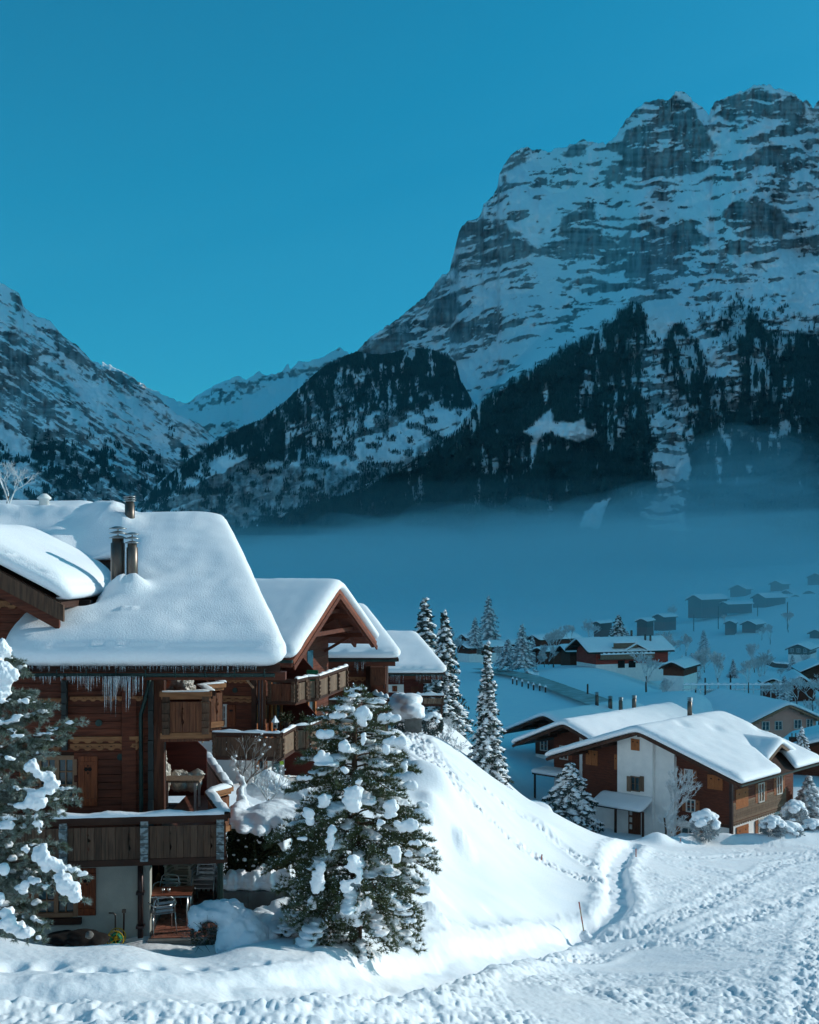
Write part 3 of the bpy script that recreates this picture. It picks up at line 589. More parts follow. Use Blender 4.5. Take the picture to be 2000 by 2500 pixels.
def frieze(parent, W, a0, a1, b0, b1, pitch, m=CARVE, n=.05, rows=2):
    """carved band: a scalloped board with raised arches"""
    mb = MB(); k = max(1, round((a1-a0)/pitch)); p = (a1-a0)/k; hh = (b1-b0)/rows
    for r in range(rows):
        top = b1-r*hh; bot = top-hh
        wbox(mb, W, a0, a1, bot+hh*.42, top-.006, n, n+.035+.012*(rows-r))
        for i in range(k):
            c = a0+(i+.5)*p; z = bot+hh*.42
            pts = [(c-p*.48, z), (c-p*.48, z-hh*.12), (c-p*.30, z-hh*.14), (c-p*.2, z-hh*.34), (c, z-hh*.4), (c+p*.2, z-hh*.34), (c+p*.30, z-hh*.14), (c+p*.48, z-hh*.12), (c+p*.48, z)]
            mb.prism(pts[::-1], n, n+.03, lambda a, b, q: W.at(a, b, q))
            arc = [(c+math.cos(t)*p*.36, z+.01+math.sin(t)*hh*.34) for t in [PI*q/8 for q in range(9)]]; inn = [(c+math.cos(t)*p*.22, z+.01+math.sin(t)*hh*.20) for t in [PI*q/8 for q in range(8, -1, -1)]]
            for q in range(8):
                A = [arc[q], arc[q+1], inn[8-q-1], inn[8-q]]
                mb.prism(A, n+.03, n+.066, lambda a, b, q_: W.at(a, b, q_))
            d_ = [(c+math.cos(t)*p*.13, z+.03+math.sin(t)*hh*.12) for t in [PI*q/3 for q in range(6)]]
            mb.prism(d_, n+.03, n+.05, lambda a, b, q_: W.at(a, b, q_), 1)
    return mb.build('carved_frieze', [m, DARKW], parent)
def offset_pt(p, d, n): return Vector((p[0]+n.x*d, p[1]+n.y*d, 0))
def rail_snow(parent, pts, z, w_=.14, h=.07, seed=1, name='snow_strip'):
    """a strip of snow lying along a rail: rounded cross section, uneven height"""
    V = []; r = random.Random(seed); P3 = []
    for i in range(len(pts)-1):
        a = Vector((*pts[i][:2], pts[i][2] if len(pts[i]) > 2 else z)); b = Vector((*pts[i+1][:2], pts[i+1][2] if len(pts[i+1]) > 2 else z)); k = max(2, int((b-a).length/.12))
        P3 += [a.lerp(b, t/k) for t in range(k)]
    P3.append(b); n = len(P3); sec = [(-1, -.05), (-1.06, .35), (-.8, .8), (-.3, 1), (.3, 1), (.8, .8), (1.06, .35), (1, -.05)]
    for i, p in enumerate(P3):
        d = (P3[min(i+1, n-1)]-P3[max(i-1, 0)]); d.z = 0; d.normalize(); s_ = Vector((d.y, -d.x, 0))
        hh = h*(1+.35*math.sin(i*.7+seed)+r.uniform(-.15, .15)); ww = w_/2*(1+r.uniform(-.08, .08))
        if i in (0, n-1): hh *= .5; ww *= .8
        for a, b in sec: V.append(p+s_*a*ww+Vector((0, 0, b*hh)))
    T = [];
    for i in range(n-1):
        for k in range(7): T.append((i*8+k, i*8+k+1, (i+1)*8+k+1, (i+1)*8+k))
    me = bpy.data.meshes.new(name); me.from_pydata([tuple(v) for v in V], [], [t[::-1] for t in T]); return link(name, me, FSNOW, parent, True)
def board_outline(w_, h, nl, nr, zc):
    """board polygon with half cut-outs on its left / right edge"""
    def notch(x, s):   # going up at the right edge, s=+1 right, -1 left
        q = [(0, -.17), (.035, -.10), (0, -.03), (0, .03), (.05, .045), (.06, .08), (.02, .10), (0, .10), (0, .145), (.022, .175), (0, .205)]
        return [(x-s*dx, zc+dz) for dx, dz in q]
    R = [(w_, 0)]+(notch(w_, 1) if nr else [])+[(w_, h)]; L = [(0, h)]+(notch(0, -1)[::-1] if nl else [])+[(0, 0)]
    return R, L
BOARDM = {}
def board_mesh(w_, h, nl, nr, m):
    key = (round(w_, 3), round(h, 3), nl, nr, m.name)
    if key not in BOARDM:
        R, L = board_outline(w_, h, nl, nr, h*.5); poly = [(L[-1])]+R+L[:-1]
        bm = bmesh.new(); vs = [bm.verts.new((x, 0, z)) for x, z in poly]; f = bm.faces.new(vs); bmesh.ops.triangulate(bm, faces=[f])
        r = bmesh.ops.extrude_face_region(bm, geom=bm.faces[:]); bmesh.ops.translate(bm, vec=(0, -.03, 0), verts=[v for v in r['geom'] if isinstance(v, bmesh.types.BMVert)])
        bmesh.ops.recalc_face_normals(bm, faces=bm.faces[:]); me = bpy.data.meshes.new('board'); bm.to_mesh(me); bm.free(); me.materials.append(m); BOARDM[key] = me
    return BOARDM[key]
def balustrade(parent, pts, zf, zr, m=GREYV, bw=.15, snow=.08, seed=1, posts=True, each=True, every=6, railm=DARKW, gap=.10, postm=None):
    """boards between floor beam and hand rail along a plan polyline; the left end is the first point seen from outside"""
    h = zr-zf
    for i in range(len(pts)-1):
        a = Vector((*pts[i], 0)); b = Vector((*pts[i+1], 0)); L = (b-a).length; ang = math.degrees(math.atan2(b.y-a.y, b.x-a.x)); W = Wall(a.x, a.y, ang)
        k = max(1, round(L/bw)); w_ = L/k
        if each:
            for j in range(k):
                nl = (j % every == every//2) and j > 0; nr = ((j+1) % every == every//2) and j < k-1
                o = bpy.data.objects.new('board', board_mesh(w_-.008, h-gap-.1, nl, nr, m)); COL.objects.link(o); p = W.at(j*w_, zf-.02, .0)
                setpar(o, parent); o.matrix_basis = Matrix.Translation(p)@Matrix.Rotation(math.radians(ang), 4, 'Z')
        else:
            mb = MB()
            for j in range(k): wbox(mb, W, j*w_, (j+1)*w_-.012, zf-.02, zr-gap-.12, 0, .03+.006*(j % 2))
            mb.build('board_panel', m, parent)
        mb = MB(); wbox(mb, W, -.05, L+.05, zr-.10, zr, -.06, .12); wbox(mb, W, -.02, L+.02, zr-.16, zr-.102, -.03, .07)
        hr = mb.build('hand_rail', railm, parent)
        mb = MB(); wbox(mb, W, -.04, L+.04, zf-.15, zf-.022, -.05, .055); mb.build('floor_beam', railm, parent)
        if posts:
            n = max(1, round(L/1.75)) if each else max(1, round(L/1.2))
            for j in range(n+1):
                c = min(max(L*j/n, .08), L-.08); mb = MB(); t = .075 if each else .05
                z = zf-.05
                if each:
                    seg = [(0, .16, .11), (.16, .24, .06), (.24, .34, .10), (.34, .42, .06), (.42, .52, .10), (.52, .62, .06), (.62, .80, .11), (.80, 1.0, .05)]
                    for f0, f1, d_ in seg: wbox(mb, W, c-t, c+t, z+h*f0, z+h*f1-.004, .032, .04+d_)
                else: wbox(mb, W, c-t, c+t, z, zr-.17, .04, .10)
                mb.build('post', postm or (m if not each else GREYV), parent)
        if snow: rail_snow(hr, [(W.at(0, 0, .03).x, W.at(0, 0, .03).y), (W.at(L, 0, .03).x, W.at(L, 0, .03).y)], zr+.002, .20, snow, seed+i)
def rounded(poly, r, n=5):
    """polygon with rounded corners; r may be a list"""
    out = []; N = len(poly)
    for i in range(N):
        p0, p, p1 = Vector(poly[i-1][:2]), Vector(poly[i][:2]), Vector(poly[(i+1) % N][:2]); rr = r[i] if isinstance(r, (list, tuple)) else r
        d0 = (p0-p); d1 = (p1-p); rr = min(rr, d0.length*.45, d1.length*.45)
        if rr < .01: out.append(tuple(p)); continue
        a = p+d0.normalized()*rr; b = p+d1.normalized()*rr
        for k in range(n+1): t = k/n; q = a*(1-t)**2+p*2*t*(1-t)+b*t*t; out.append((q.x, q.y))
    return out
def nearest(x, y, pts):
    bd = np.full(x.shape, 1e18); bx = x.copy(); by = y.copy()
    for i in range(len(pts)):
        x1, y1 = pts[i]; x2, y2 = pts[(i+1) % len(pts)]; ex, ey = x2-x1, y2-y1; L = ex*ex+ey*ey+1e-12
        t = np.clip(((x-x1)*ex+(y-y1)*ey)/L, 0, 1); qx = x1+t*ex; qy = y1+t*ey; d = (x-qx)**2+(y-qy)**2; k = d < bd
        bd = np.where(k, d, bd); bx = np.where(k, qx, bx); by = np.where(k, qy, by)
    return bx, by
def roof_snow(parent, poly, zf, T=.5, R=.5, step=.1, rnd=.4, seed=1, mods=(), name='roof_snow', m=None, bulge=.06, rough=.03, label=None, sag=0):
    pts = rounded(poly, rnd); P_ = np.array(pts); x0, y0 = P_.min(0)-step; x1, y1 = P_.max(0)+step
    nx = int((x1-x0)/step)+2; ny = int((y1-y0)/step)+2; X, Y = np.meshgrid(x0+np.arange(nx)*step, y0+np.arange(ny)*step); sd = polyd(X, Y, pts)
    out = sd <= 0; bx, by = nearest(X, Y, pts); snap = out; X = np.where(snap, bx, X); Y = np.where(snap, by, Y); sd = np.where(snap, 0, sd)
    i = np.arange((nx-1)*(ny-1)); r = i//(nx-1); c = i % (nx-1); q = np.stack([r*nx+c, r*nx+c+1, (r+1)*nx+c+1, (r+1)*nx+c], 1)
    os_ = out.ravel(); keep = (~os_[q]).any(1); q = q[keep]
    xf, yf = X.ravel(), Y.ravel(); s_ = sd.ravel(); u = 1-np.clip(s_/R, 0, 1)
    h = T*(.70+.30*np.sqrt(np.clip(1-u*u, 0, 1)))+(fbm(xf*.7, yf*.7, seed, 3)-.5)*rough*2*(1-u*.7)*2+(fbm(xf*3, yf*3, seed+3, 2)-.5)*rough*.4
    zz = zf(xf, yf)+h
    for M in mods: zz = zz+M(xf, yf)
    # boundary edges
    e = np.concatenate([q[:, [0, 1]], q[:, [1, 2]], q[:, [2, 3]], q[:, [3, 0]]]); es = np.sort(e, 1); key = es[:, 0].astype(np.int64)*len(xf)+es[:, 1]
    _, idx, cnt = np.unique(key, return_index=True, return_counts=True); be = e[idx[cnt == 1]]
    bv = np.unique(be); mp = -np.ones(len(xf), int); mp[bv] = np.arange(len(bv))
    ex = 1e-3; gx = polyd(xf[bv]+ex, yf[bv], pts)-polyd(xf[bv]-ex, yf[bv], pts); gy = polyd(xf[bv], yf[bv]+ex, pts)-polyd(xf[bv], yf[bv]-ex, pts); L = np.hypot(gx, gy)+1e-9; nxv, nyv = -gx/L, -gy/L
    V = [np.stack([xf, yf, zz], 1)]; zb = zf(xf[bv], yf[bv]); ztop = zz[bv]-zb; faces = [q]; base = len(xf); prev = bv
    wv = 1+.5*(fbm(xf[bv]*1.1, yf[bv]*1.1, seed+9, 2)-.5)
    for k, (o_, f_) in enumerate(((bulge*.55, .86), (bulge*1.0, .62), (bulge*1.05, .34), (bulge*.5, .10), (-.04, -.02), (-.30, -.03))):
        V.append(np.stack([xf[bv]+nxv*o_*wv, yf[bv]+nyv*o_*wv, zb+ztop*f_*(1 if f_ > 0 else 0)-(sag*wv if k in (2, 3, 4) else 0)-.01*(k > 3)], 1)); cur = base+np.arange(len(bv))
        a = prev[mp[be[:, 0]]] if k else be[:, 0]; b = prev[mp[be[:, 1]]] if k else be[:, 1]
        faces.append(np.stack([b, a, cur[mp[be[:, 0]]], cur[mp[be[:, 1]]]], 1)); prev = cur; base += len(bv)
    V = np.concatenate(V); Fc = np.concatenate(faces); used = np.unique(Fc); rm = np.zeros(len(V), int); rm[used] = np.arange(len(used))
    o = raw_mesh(name, V[used], rm[Fc], m or RSNOW, parent, True)
    o.data.validate()
    if label: o['label'] = label
    return o
def icicles(parent, W, spans, n, seed, nn=.06, name='icicles'):
    """spans: (a0, a1, b, lmin, lmax) along a wall frame"""
    r = random.Random(seed); mb = MB()
    tot = sum(s[1]-s[0] for s in spans)
    for s in spans:
        k = int(n*(s[1]-s[0])/tot)
        for i in range(k):
            a = r.uniform(s[0], s[1]); l = s[3]+(s[4]-s[3])*r.random()**1.7; w_ = r.uniform(.005, .010)+l*.009; p = W.at(a, s[2], nn+r.uniform(-.02, .02))
            mb.tube([p+Vector((0, 0, .02)), p-Vector((0, 0, l*.5)), p-Vector((0, 0, l))], [w_, w_*.6, .001], 4, cap=False)
    return mb.build(name, ICE, parent, smooth=True, kind='stuff')
def flue(parent, p, r, h, cap=True, name='flue', n=14, m=None):
    o = MB().lathe(p, [(r, -.3), (r, h*.80), (r*.82, h*.815), (r*.82, h*.9), (r*.3, h*.905)], n).build(name, m or STEELP, parent, True)
    if cap:
        for k in range(3):
            z = h*(.90+.085*k); MB().lathe(Vector(p)+Vector((0, 0, z)), [(r*1.25, -.012), (r*1.28, 0), (r*.5, r*.30), (.01, r*.36)], n).build('cap', CAPM, o, True)
        MB().tube([Vector(p)+Vector((0, 0, h*.88)), Vector(p)+Vector((0, 0, h*1.09))], .018, 5).build('rod', CAPM, o)
    return o
def smooth_abs(d, s): return np.sqrt(d*d+s*s)-s
def slab(mb, pts, zf, th, mi=0):
    """roof deck: plan polygon on a sloping plane"""
    return mb.hexa([(x, y, zf(x, y)-th) for x, y in pts], [(x, y, zf(x, y)) for x, y in pts], mi)
# ================================================================== CHALET 1 (nearest, left)
def chalet_near():
    T = empty('chalet', (-7, 25.5, -8.0), label='nearest dark wooden chalet with thick snow roof, carved balconies and icicles', cat='chalet')
    WA = Wall(KX(402, 25.75), 25.75, 4)
    aR = 0.0; aL = WA.ab(-260, 1700)[0]; zt = -1.55; zs = -6.15
    # --- ground floor plaster and foundations
    win_g = WA.rect(90, 2135, 183, 2232); win_u = WA.rect(98, 1851, 182, 1950)
    mb = MB(); a340 = WA.ab(366, 2200)[0]
    for (a0, a1, b0, b1) in ((aL, win_g[0], -8.6, zs), (win_g[1], a340, -8.6, zs), (win_g[0], win_g[1], -8.6, win_g[2]), (win_g[0], win_g[1], win_g[3], zs)): wbox(mb, WA, a0, a1, b0, b1, -.30, 0)
    mb.build('plaster_wall', PLAST, T)
    # --- wood storeys, board by board
    xb = WA.ab(402, 1800)[0]
    planks(T, WA, aL, xb, zs, zt, .165, WOODH, holes=[win_u])
    piece('backing', T, WA, aL, win_u[0], zs, zt, -.25, -.002, DARKW); piece('backing', T, WA, win_u[1], xb, zs, zt, -.25, -.002, DARKW)
    piece('backing', T, WA, win_u[0], win_u[1], zs, win_u[2], -.25, -.002, DARKW); piece('backing', T, WA, win_u[0], win_u[1], win_u[3], zt, -.25, -.002, DARKW)
    # gable-end posts and carved bracket columns
    for (x0, x1, y0, y1) in ((153, 166, 1660, 1830), (364, 377, 1660, 2095)):
        r = WA.rect(x0, y0, x1, y1, .06); mb = MB(); k = 12
        for i in range(k):
            z0 = r[2]+(r[3]-r[2])*i/k; z1 = r[2]+(r[3]-r[2])*(i+1)/k; d_ = (.12, .16, .13, .18)[i % 4]; wbox(mb, WA, r[0], r[1], z0, z1-.004, .06, .06+d_)
        mb.build('carved_post', mat('blue_grey_post', (.045, .055, .055), (.03, .035, .035), scale=3, rough=.8) if 'blue_grey_post' not in bpy.data.materials else bpy.data.materials['blue_grey_post'], T)
    r = WA.rect(377, 1655, 402, 2100, .07); piece('corner_board', T, WA, r[0], r[1], -6.1, zt, .062, .16, WOODV)
    # carved bands
    for (x0, x1, y0, y1, pt, rw) in ((172, 344, 1797, 1832, .27, 2), (172, 350, 1699, 1712, .2, 1), (92, 152, 1704, 1716, .2, 1), (95, 152, 1812, 1834, .27, 1)):
        q = WA.rect(x0, y0, x1, y1, .06); frieze(T, WA, q[0], q[1], q[2], q[3], pt, n=.058, rows=rw)
    # windows and shutters
    w_ = window(T, WA, *win_u[:2], win_u[2], win_u[3], nx=4, ny=3, n=-.02)
    piece('sill', w_, WA, win_u[0]-.1, win_u[1]+.1, win_u[2]-.12, win_u[2]-.07, -.02, .14, DARKW)
    piece('curtain', w_, WA, win_u[0]+.02, win_u[0]+.25, win_u[2]+.05, win_u[3]-.03, -.16, -.15, CURT); piece('curtain', w_, WA, win_u[1]-.22, win_u[1]-.02, win_u[2]+.05, win_u[3]-.03, -.16, -.15, CURT)
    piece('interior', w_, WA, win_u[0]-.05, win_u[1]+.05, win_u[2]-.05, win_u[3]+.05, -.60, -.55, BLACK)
    w_ = window(T, WA, *win_g[:2], win_g[2], win_g[3], nx=4, ny=3, n=-.06)
    piece('sill', w_, WA, win_g[0]-.15, win_g[1]+.15, win_g[2]-.20, win_g[2]-.07, -.06, .12, DARKW)
    for f0, f1 in ((.02, .22), (.30, .46), (.54, .70), (.80, .98)): piece('curtain', w_, WA, win_g[0]+(win_g[1]-win_g[0])*f0, win_g[0]+(win_g[1]-win_g[0])*f1, win_g[2]+.05, win_g[3]-.03, -.20, -.19, CURT)
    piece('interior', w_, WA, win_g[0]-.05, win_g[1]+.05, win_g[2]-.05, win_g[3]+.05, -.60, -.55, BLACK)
    for (x0, y0, x1, y1, m) in ((192, 1846, 239, 1967, 0), (190, 2121, 234, 2236, 0), (34, 2135, 80, 2236, 0), (48, 1852, 86, 1965, 0)):
        q = WA.rect(x0, y0, x1, y1, .07); shutter(T, WA, *q, m=SHUT, n=.062 if y0 < 2000 else .012, cut=True)
    # small round lamps / vents
    for (x, y) in ((243, 1764), (296, 1847)): a, b = WA.ab(x, y); MB().tube([WA.at(a, b, .05), WA.at(a, b, .09)], .075, 10).build('vent_cap', COPPER, T)
    # downpipes
    def pth(l, n): return [WA.at(*WA.ab(x, y, n), n) for x, y in l]
    MB().tube(pth([(367, 1640), (362, 1680), (350, 1725), (344, 1745)], .22)+pth([(344, 1760), (345, 1990), (345, 2100)], .20), .045, 8).build('downpipe', COPPER, T, True)
    MB().tube(pth([(343, 2090), (343, 2292)], .12), .062, 8).build('downpipe', PIPE, T, True)
    for y in (2100, 2180, 2262): a, b = WA.ab(343, y, .12); piece('pipe_clip', T, WA, a-.085, a+.085, b-.03, b+.03, .0, .20, PIPE)
    # --- loggia on the right: back partition, floor, ceiling
    WB = Wall(KX(395, 28.6), 28.6, 4); q = WB.rect(395, 1790, 505, 1965)
    mb = MB(); cut = WB.ab(462, 1790)[0]; c2 = WB.ab(503, 1832)[1]
    mb.prism([(q[0]-.3, -5.56), (q[1], -5.56), (q[1], c2), (cut, q[3]), (q[0]-.3, q[3])], -.06, 0, lambda a, b, n: WB.at(a, b, n)); mb.build('partition', REDW, T)
    q2 = WB.rect(395, 1640, 560, 1790); 
    planks(T, WB, q2[0], q2[1]-.55, q[3]+.25, -1.9, .17, WOODH, n0=-.1)
    mb = MB(); mb.prism([(KX(395, 25.8), 25.8), (KX(395, 25.8), 29.4), (KX(508, 29.4), 29.4), (KX(512, 27), 27.0), (KX(540, 24.3), 24.3), (KX(395, 24.2), 24.2)][::-1], -5.62, -5.55, lambda a, b, n: (a, b, n)); mb.build('loggia_floor', mat('terracotta_deck', (.20, .085, .06), (.13, .055, .04), scale=3, rough=.5), T)
    # ground-floor recess behind the terrace
    WG = Wall(KX(366, 28.9), 28.9, 4)
    piece('back_wall', T, WG, -.6, 1.62, -8.05, -5.85, -.1, 0, REDW)
    mb = MB(); mb.prism([(KX(366, 25.75), 25.75), (KX(366, 28.9), 28.9), (KX(366, 28.9)-.3, 28.9), (KX(366, 25.75)-.3, 25.75)], -8.6, zs, lambda a, b, n: (a, b, n)); mb.build('side_wall', WHITEP, T)
    for (x0, x1, mm) in ((363, 371, ORANGE), (408, 412, ORANGE), (483, 489, FRAMEP), (494, 500, FRAMEP), (506, 512, FRAMEP), (518, 526, FRAMEP)):
        q = WG.rect(x0, 2095, x1, 2180, .05); piece('door_post', T, WG, q[0], q[1], -8.0, -5.9, .0, .06, mm)
    q = WG.rect(372, 2095, 405, 2180, .02); piece('door', T, WG, q[0], q[1], -7.98, -5.95, .005, .04, BLACK)
    mb = MB(); mb.prism([(KX(300, 25.2), 25.2), (KX(300, 24.0), 24.0), (KX(545, 24.2), 24.2), (KX(530, 29.3), 29.3), (KX(366, 29.3), 29.3), (KX(366, 25.2), 25.2)], -6.02, -5.86, lambda a, b, n: (a, b, n)); mb.build('balcony_slab', DARKW, T)
    piece('balcony_slab', T, WA, aL, xb, -6.06, -5.88, 0.01, 1.75, DARKW)
    # corner post under the balcony
    MB().tube([(KX(538, 26), 26, -8.0), (KX(538, 26), 26, -6.02)], .07, 6).build('support_post', COPPER, T)
    # --- lower balcony: plan follows the two kinks seen from above
    zr = -5.03
    front = [(KX(-250, 23.3), 23.3), (KX(548, 24.1), 24.1)]
    balustrade(T, front, -5.88, zr, seed=3, bw=.135, postm=PALEP)
    balustrade(T, [front[1], (KX(508, 26.4), 26.4)], -5.88, zr, m=ORW, seed=5, bw=.14, posts=False)
    balustrade(T, [(KX(508, 26.4), 26.4), (KX(557, 27.0), 27.0)], -5.88, zr, m=ORW, seed=6, bw=.14, posts=False, railm=CARVE)
    balustrade(T, [(KX(557, 27.0), 27.0), (KX(503, 31.4), 31.4)], -5.88, zr, m=ORW, seed=7, bw=.14, posts=False)
    # --- upper balcony
    zr = -2.66; Z0 = -3.50
    pf = [(KX(397, 25.0), 25.0), (KX(512, 25.1), 25.1)]
    balustrade(T, pf, Z0, zr, m=ORW, seed=9, bw=.135, snow=.03, railm=CARVE)
    balustrade(T, [pf[1], (KX(487, 26.5), 26.5)], Z0, zr, m=ORW, seed=10, bw=.14, snow=.03, posts=False)
    balustrade(T, [(KX(487, 26.5), 26.5), (KX(541, 26.9), 26.9)], Z0, zr, m=ORW, seed=11, bw=.14, snow=.03, posts=False, railm=CARVE)
    balustrade(T, [(KX(541, 26.9), 26.9), (KX(502, 29.8), 29.8)], Z0, zr, m=ORW, seed=12, bw=.14, snow=.03, posts=False)
    mb = MB(); mb.prism([pf[0], pf[1], (KX(487, 26.5), 26.5), (KX(541, 26.9), 26.9), (KX(502, 29.8), 29.8), (KX(400, 29.8), 29.8)], Z0-.22, Z0-.02, lambda a, b, n: (a, b, n)); mb.build('balcony_slab', WOODV, T)
    # --- roof
    ez, tp = -2.02, .405
    zf = lambda x, y: ez+tp*(7.25-smooth_abs(y-31.0, .25)-.1)
    zl = lambda x, y: ez+tp*(7.25-abs(y-31.0))
    XL = -17.0
    mb = MB(); slab(mb, [(-8.05, 23.85), (-2.6, 23.85), (-4.9, 31.0), (-8.05, 31)], zl, .16); slab(mb, [(XL, 26.5), (-8.06, 26.5), (-8.06, 31), (XL, 31)], zl, .16)
    slab(mb, [(XL, 31.01), (-4.9, 31.01), (-5.9, 38.1), (XL, 38.1)], zl, .16); mb.build('roof_deck', DARKW, T)
    mb = MB(); wbox(mb, Wall(-8.0, 23.9, 0), 0, 5.5, ez-.29, ez-.13, -.25, .02); mb.build('fascia_beam', WOODH, T)
    # end wall under the right edge of the roof
    WR = Wall(KX(402, 25.8), 25.8, 107); mb = MB()
    mb.prism([(0, -6.1), (5.0, -6.1), (5.0, .25), (0, -1.55)], -.3, 0, lambda a, b, n: WR.at(a-0, b, n-.6)); mb.build('gable_wall', WOODH, T)
    # gutter: open half round with the snow edge above
    g = MB(); gx0, gx1 = KX(34, 23.75), KX(672, 23.75)
    for i in range(24):
        x0 = gx0+(gx1-gx0)*i/24; x1 = gx0+(gx1-gx0)*(i+1)/24
        for k in range(5):
            t0, t1 = PI+PI*k/5, PI+PI*(k+1)/5; q = lambda x, t, r: (x, 23.70+math.cos(t)*r, ez-.14+math.sin(t)*r*.9)
            g.add([q(x0, t0, .085), q(x1-.004, t0, .085), q(x1-.004, t1, .085), q(x0, t1, .085), q(x0, t0, .07), q(x1-.004, t0, .07), q(x1-.004, t1, .07), q(x0, t1, .07)], [(0, 1, 2, 3), (7, 6, 5, 4), (0, 3, 7, 4), (1, 5, 6, 2)])
    g.build('gutter', COPPER, T)
    for i in range(9): MB().tube([(gx0+.3+(gx1-gx0-.5)*i/8, 23.78, ez-.06), (gx0+.3+(gx1-gx0-.5)*i/8, 23.62, ez-.06), (gx0+.3+(gx1-gx0-.5)*i/8, 23.62, ez-.22)], .012, 4).build('gutter_bracket', COPPER, T)
    mods = []
    def dent(px, py, rx, ry, d, Y): X0 = KX(px, Y); mods.append(lambda x, y: -d*np.exp(-(((x-X0)/rx)**2+((y-Y)/ry)**2)**1.2))
    dent(30, 1300, .75, 1.0, .34, 28.9); dent(200, 1298, .75, 1.0, .34, 29.0); dent(252, 1400, .42, .9, .30, 27.0); dent(205, 1430, .5, .6, -.15, 26.9)
    mods.append(lambda x, y: .22*np.exp(-((y-30.9)/.35)**2)*sst(-7.0, -7.6, x)*(.3+1.3*fbm(x*1.6, y*2, 5, 3)))
    for (px, Y, h, r) in ((300, 26.05, .20, .32), (333, 26.05, .20, .26), (268, 26.25, .15, .3), (300, 25.0, .07, .07), (323, 25.0, .07, .07), (285, 30.2, .22, .45), (262, 30.4, .2, .3)):
        mods.append(lambda x, y, X0=KX(px, Y), Y=Y, h=h, r=r: h*np.exp(-((x-X0)**2+(y-Y)**2)/r**2)*(.6+.8*fbm(x*5, y*5, 7, 3)))
    roof_snow(T, [(-8.17, 23.72), (-2.5, 23.72), (-4.86, 31.0), (-5.8, 38.2), (XL, 38.2), (XL, 29.0), (-6.75, 29.0), (-6.75, 25.45), (-8.17, 25.45)], zf, .52, .62, .07, [.75, .45, .3, .3, .3, .3, .2, .3, .75], 3, mods, bulge=.11, rough=.035, sag=.03)
    # --- cross gable on the left
    zr2 = .50; Xr = -9.45; tg = .53; zc = lambda x, y: zr2-tg*abs(x-Xr); zcs = lambda x, y: zr2-tg*(smooth_abs(x-Xr, .3))
    mb = MB(); slab(mb, [(Xr, 24.15), (-7.08, 24.15), (-7.08, 28.5), (Xr, 28.5)], zc, .12); slab(mb, [(Xr-2.7, 24.15), (Xr-.01, 24.15), (Xr-.01, 28.5), (Xr-2.7, 28.5)], zc, .12); mb.build('cross_gable_deck', DARKW, T)
    mods2 = []
    roof_snow(T, [(-12.3, 24.0), (-6.93, 24.0), (-6.93, 29.5), (-12.3, 29.5)], zcs, .46, .55, .08, .3, 13, mods2, bulge=.10, rough=.02)
    for k, (n_, d_, hh) in enumerate(((24.08, 0, .24), (24.20, -.22, .2))):
        mb = MB(); mb.hexa([(Xr, n_, zc(Xr, 0)-.12+d_-hh), (-7.02-.12*k, n_, zc(-7.02, 0)-.12+d_-hh), (-7.02-.12*k, n_+.1, zc(-7.02, 0)-.12+d_-hh), (Xr, n_+.1, zc(Xr, 0)-.12+d_-hh)], [(Xr, n_, zc(Xr, 0)+d_-.02), (-7.02-.12*k, n_, zc(-7.02, 0)+d_-.02), (-7.02-.12*k, n_+.1, zc(-7.02, 0)+d_-.02), (Xr, n_+.1, zc(Xr, 0)+d_-.02)])
        mb.build('rake_board', (GREYV, WOODH)[k], T)
    WC = Wall(-8.0, 25.45, 0)
    planks(T, WC, -3.2, 1.0, -1.56, .3, .17, WOODH, top=lambda z: (-3.2, (zr2-.45-z)/tg+Xr+8.0))
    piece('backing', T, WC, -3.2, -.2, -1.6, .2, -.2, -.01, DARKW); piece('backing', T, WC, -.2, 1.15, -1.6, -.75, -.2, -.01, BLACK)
    q = WC.rect(-60, 1466, 84, 1487, .06); frieze(T, WC, q[0], q[1], q[2], q[3], .29, n=.056, rows=1)
    q = WC.rect(84, 1462, 97, 1500, .06); piece('carved_post', T, WC, q[0], q[1], q[2]-.1, q[3], .05, .2, DARKW)
    # flues on the roof
    top = lambda x, y: zf(x, y)+.40
    for (px, Y, r, h) in ((288, 26.4, .155, 1.22), (323, 26.35, .125, 1.12), (317, 30.2, .125, .66)):
        x = KX(px, Y); flue(T, (x, Y, float(top(x, Y))), r, h)
    # icicles under the snow edge and under the gutter
    WI = Wall(-8.4, 23.6, 0); A = lambda x: WI.ab(x, 1620)[0]
    icicles(T, WI, [(A(48), A(640), ez+.01, .04, .15)], 190, 3, nn=.0)
    icicles(T, WI, [(A(80), A(190), ez-.20, .04, .16), (A(190), A(250), ez-.20, .08, .36), (A(250), A(350), ez-.20, .10, .42), (A(255), A(335), ez-.20, .2, .82)], 150, 4, nn=.03)
    return T
PALEP = mat('pale_carved_posts', (.26, .30, .31), (.10, .11, .11), scale=9, stretch=(1, 1, 1.5), rough=.8, contrast=(.45, .55))
SHUT = mat('shutter_wood', (.24, .062, .020), (.14, .034, .012), scale=2.5, stretch=(10, 10, 1), rough=.55, bump=.3, rnd=.15)
ORW = mat('reddish_board_wood', (.20, .075, .035), (.10, .035, .018), scale=2.5, stretch=(10, 10, 1), rough=.7, bump=.3, rnd=.2)
CH1 = chalet_near()
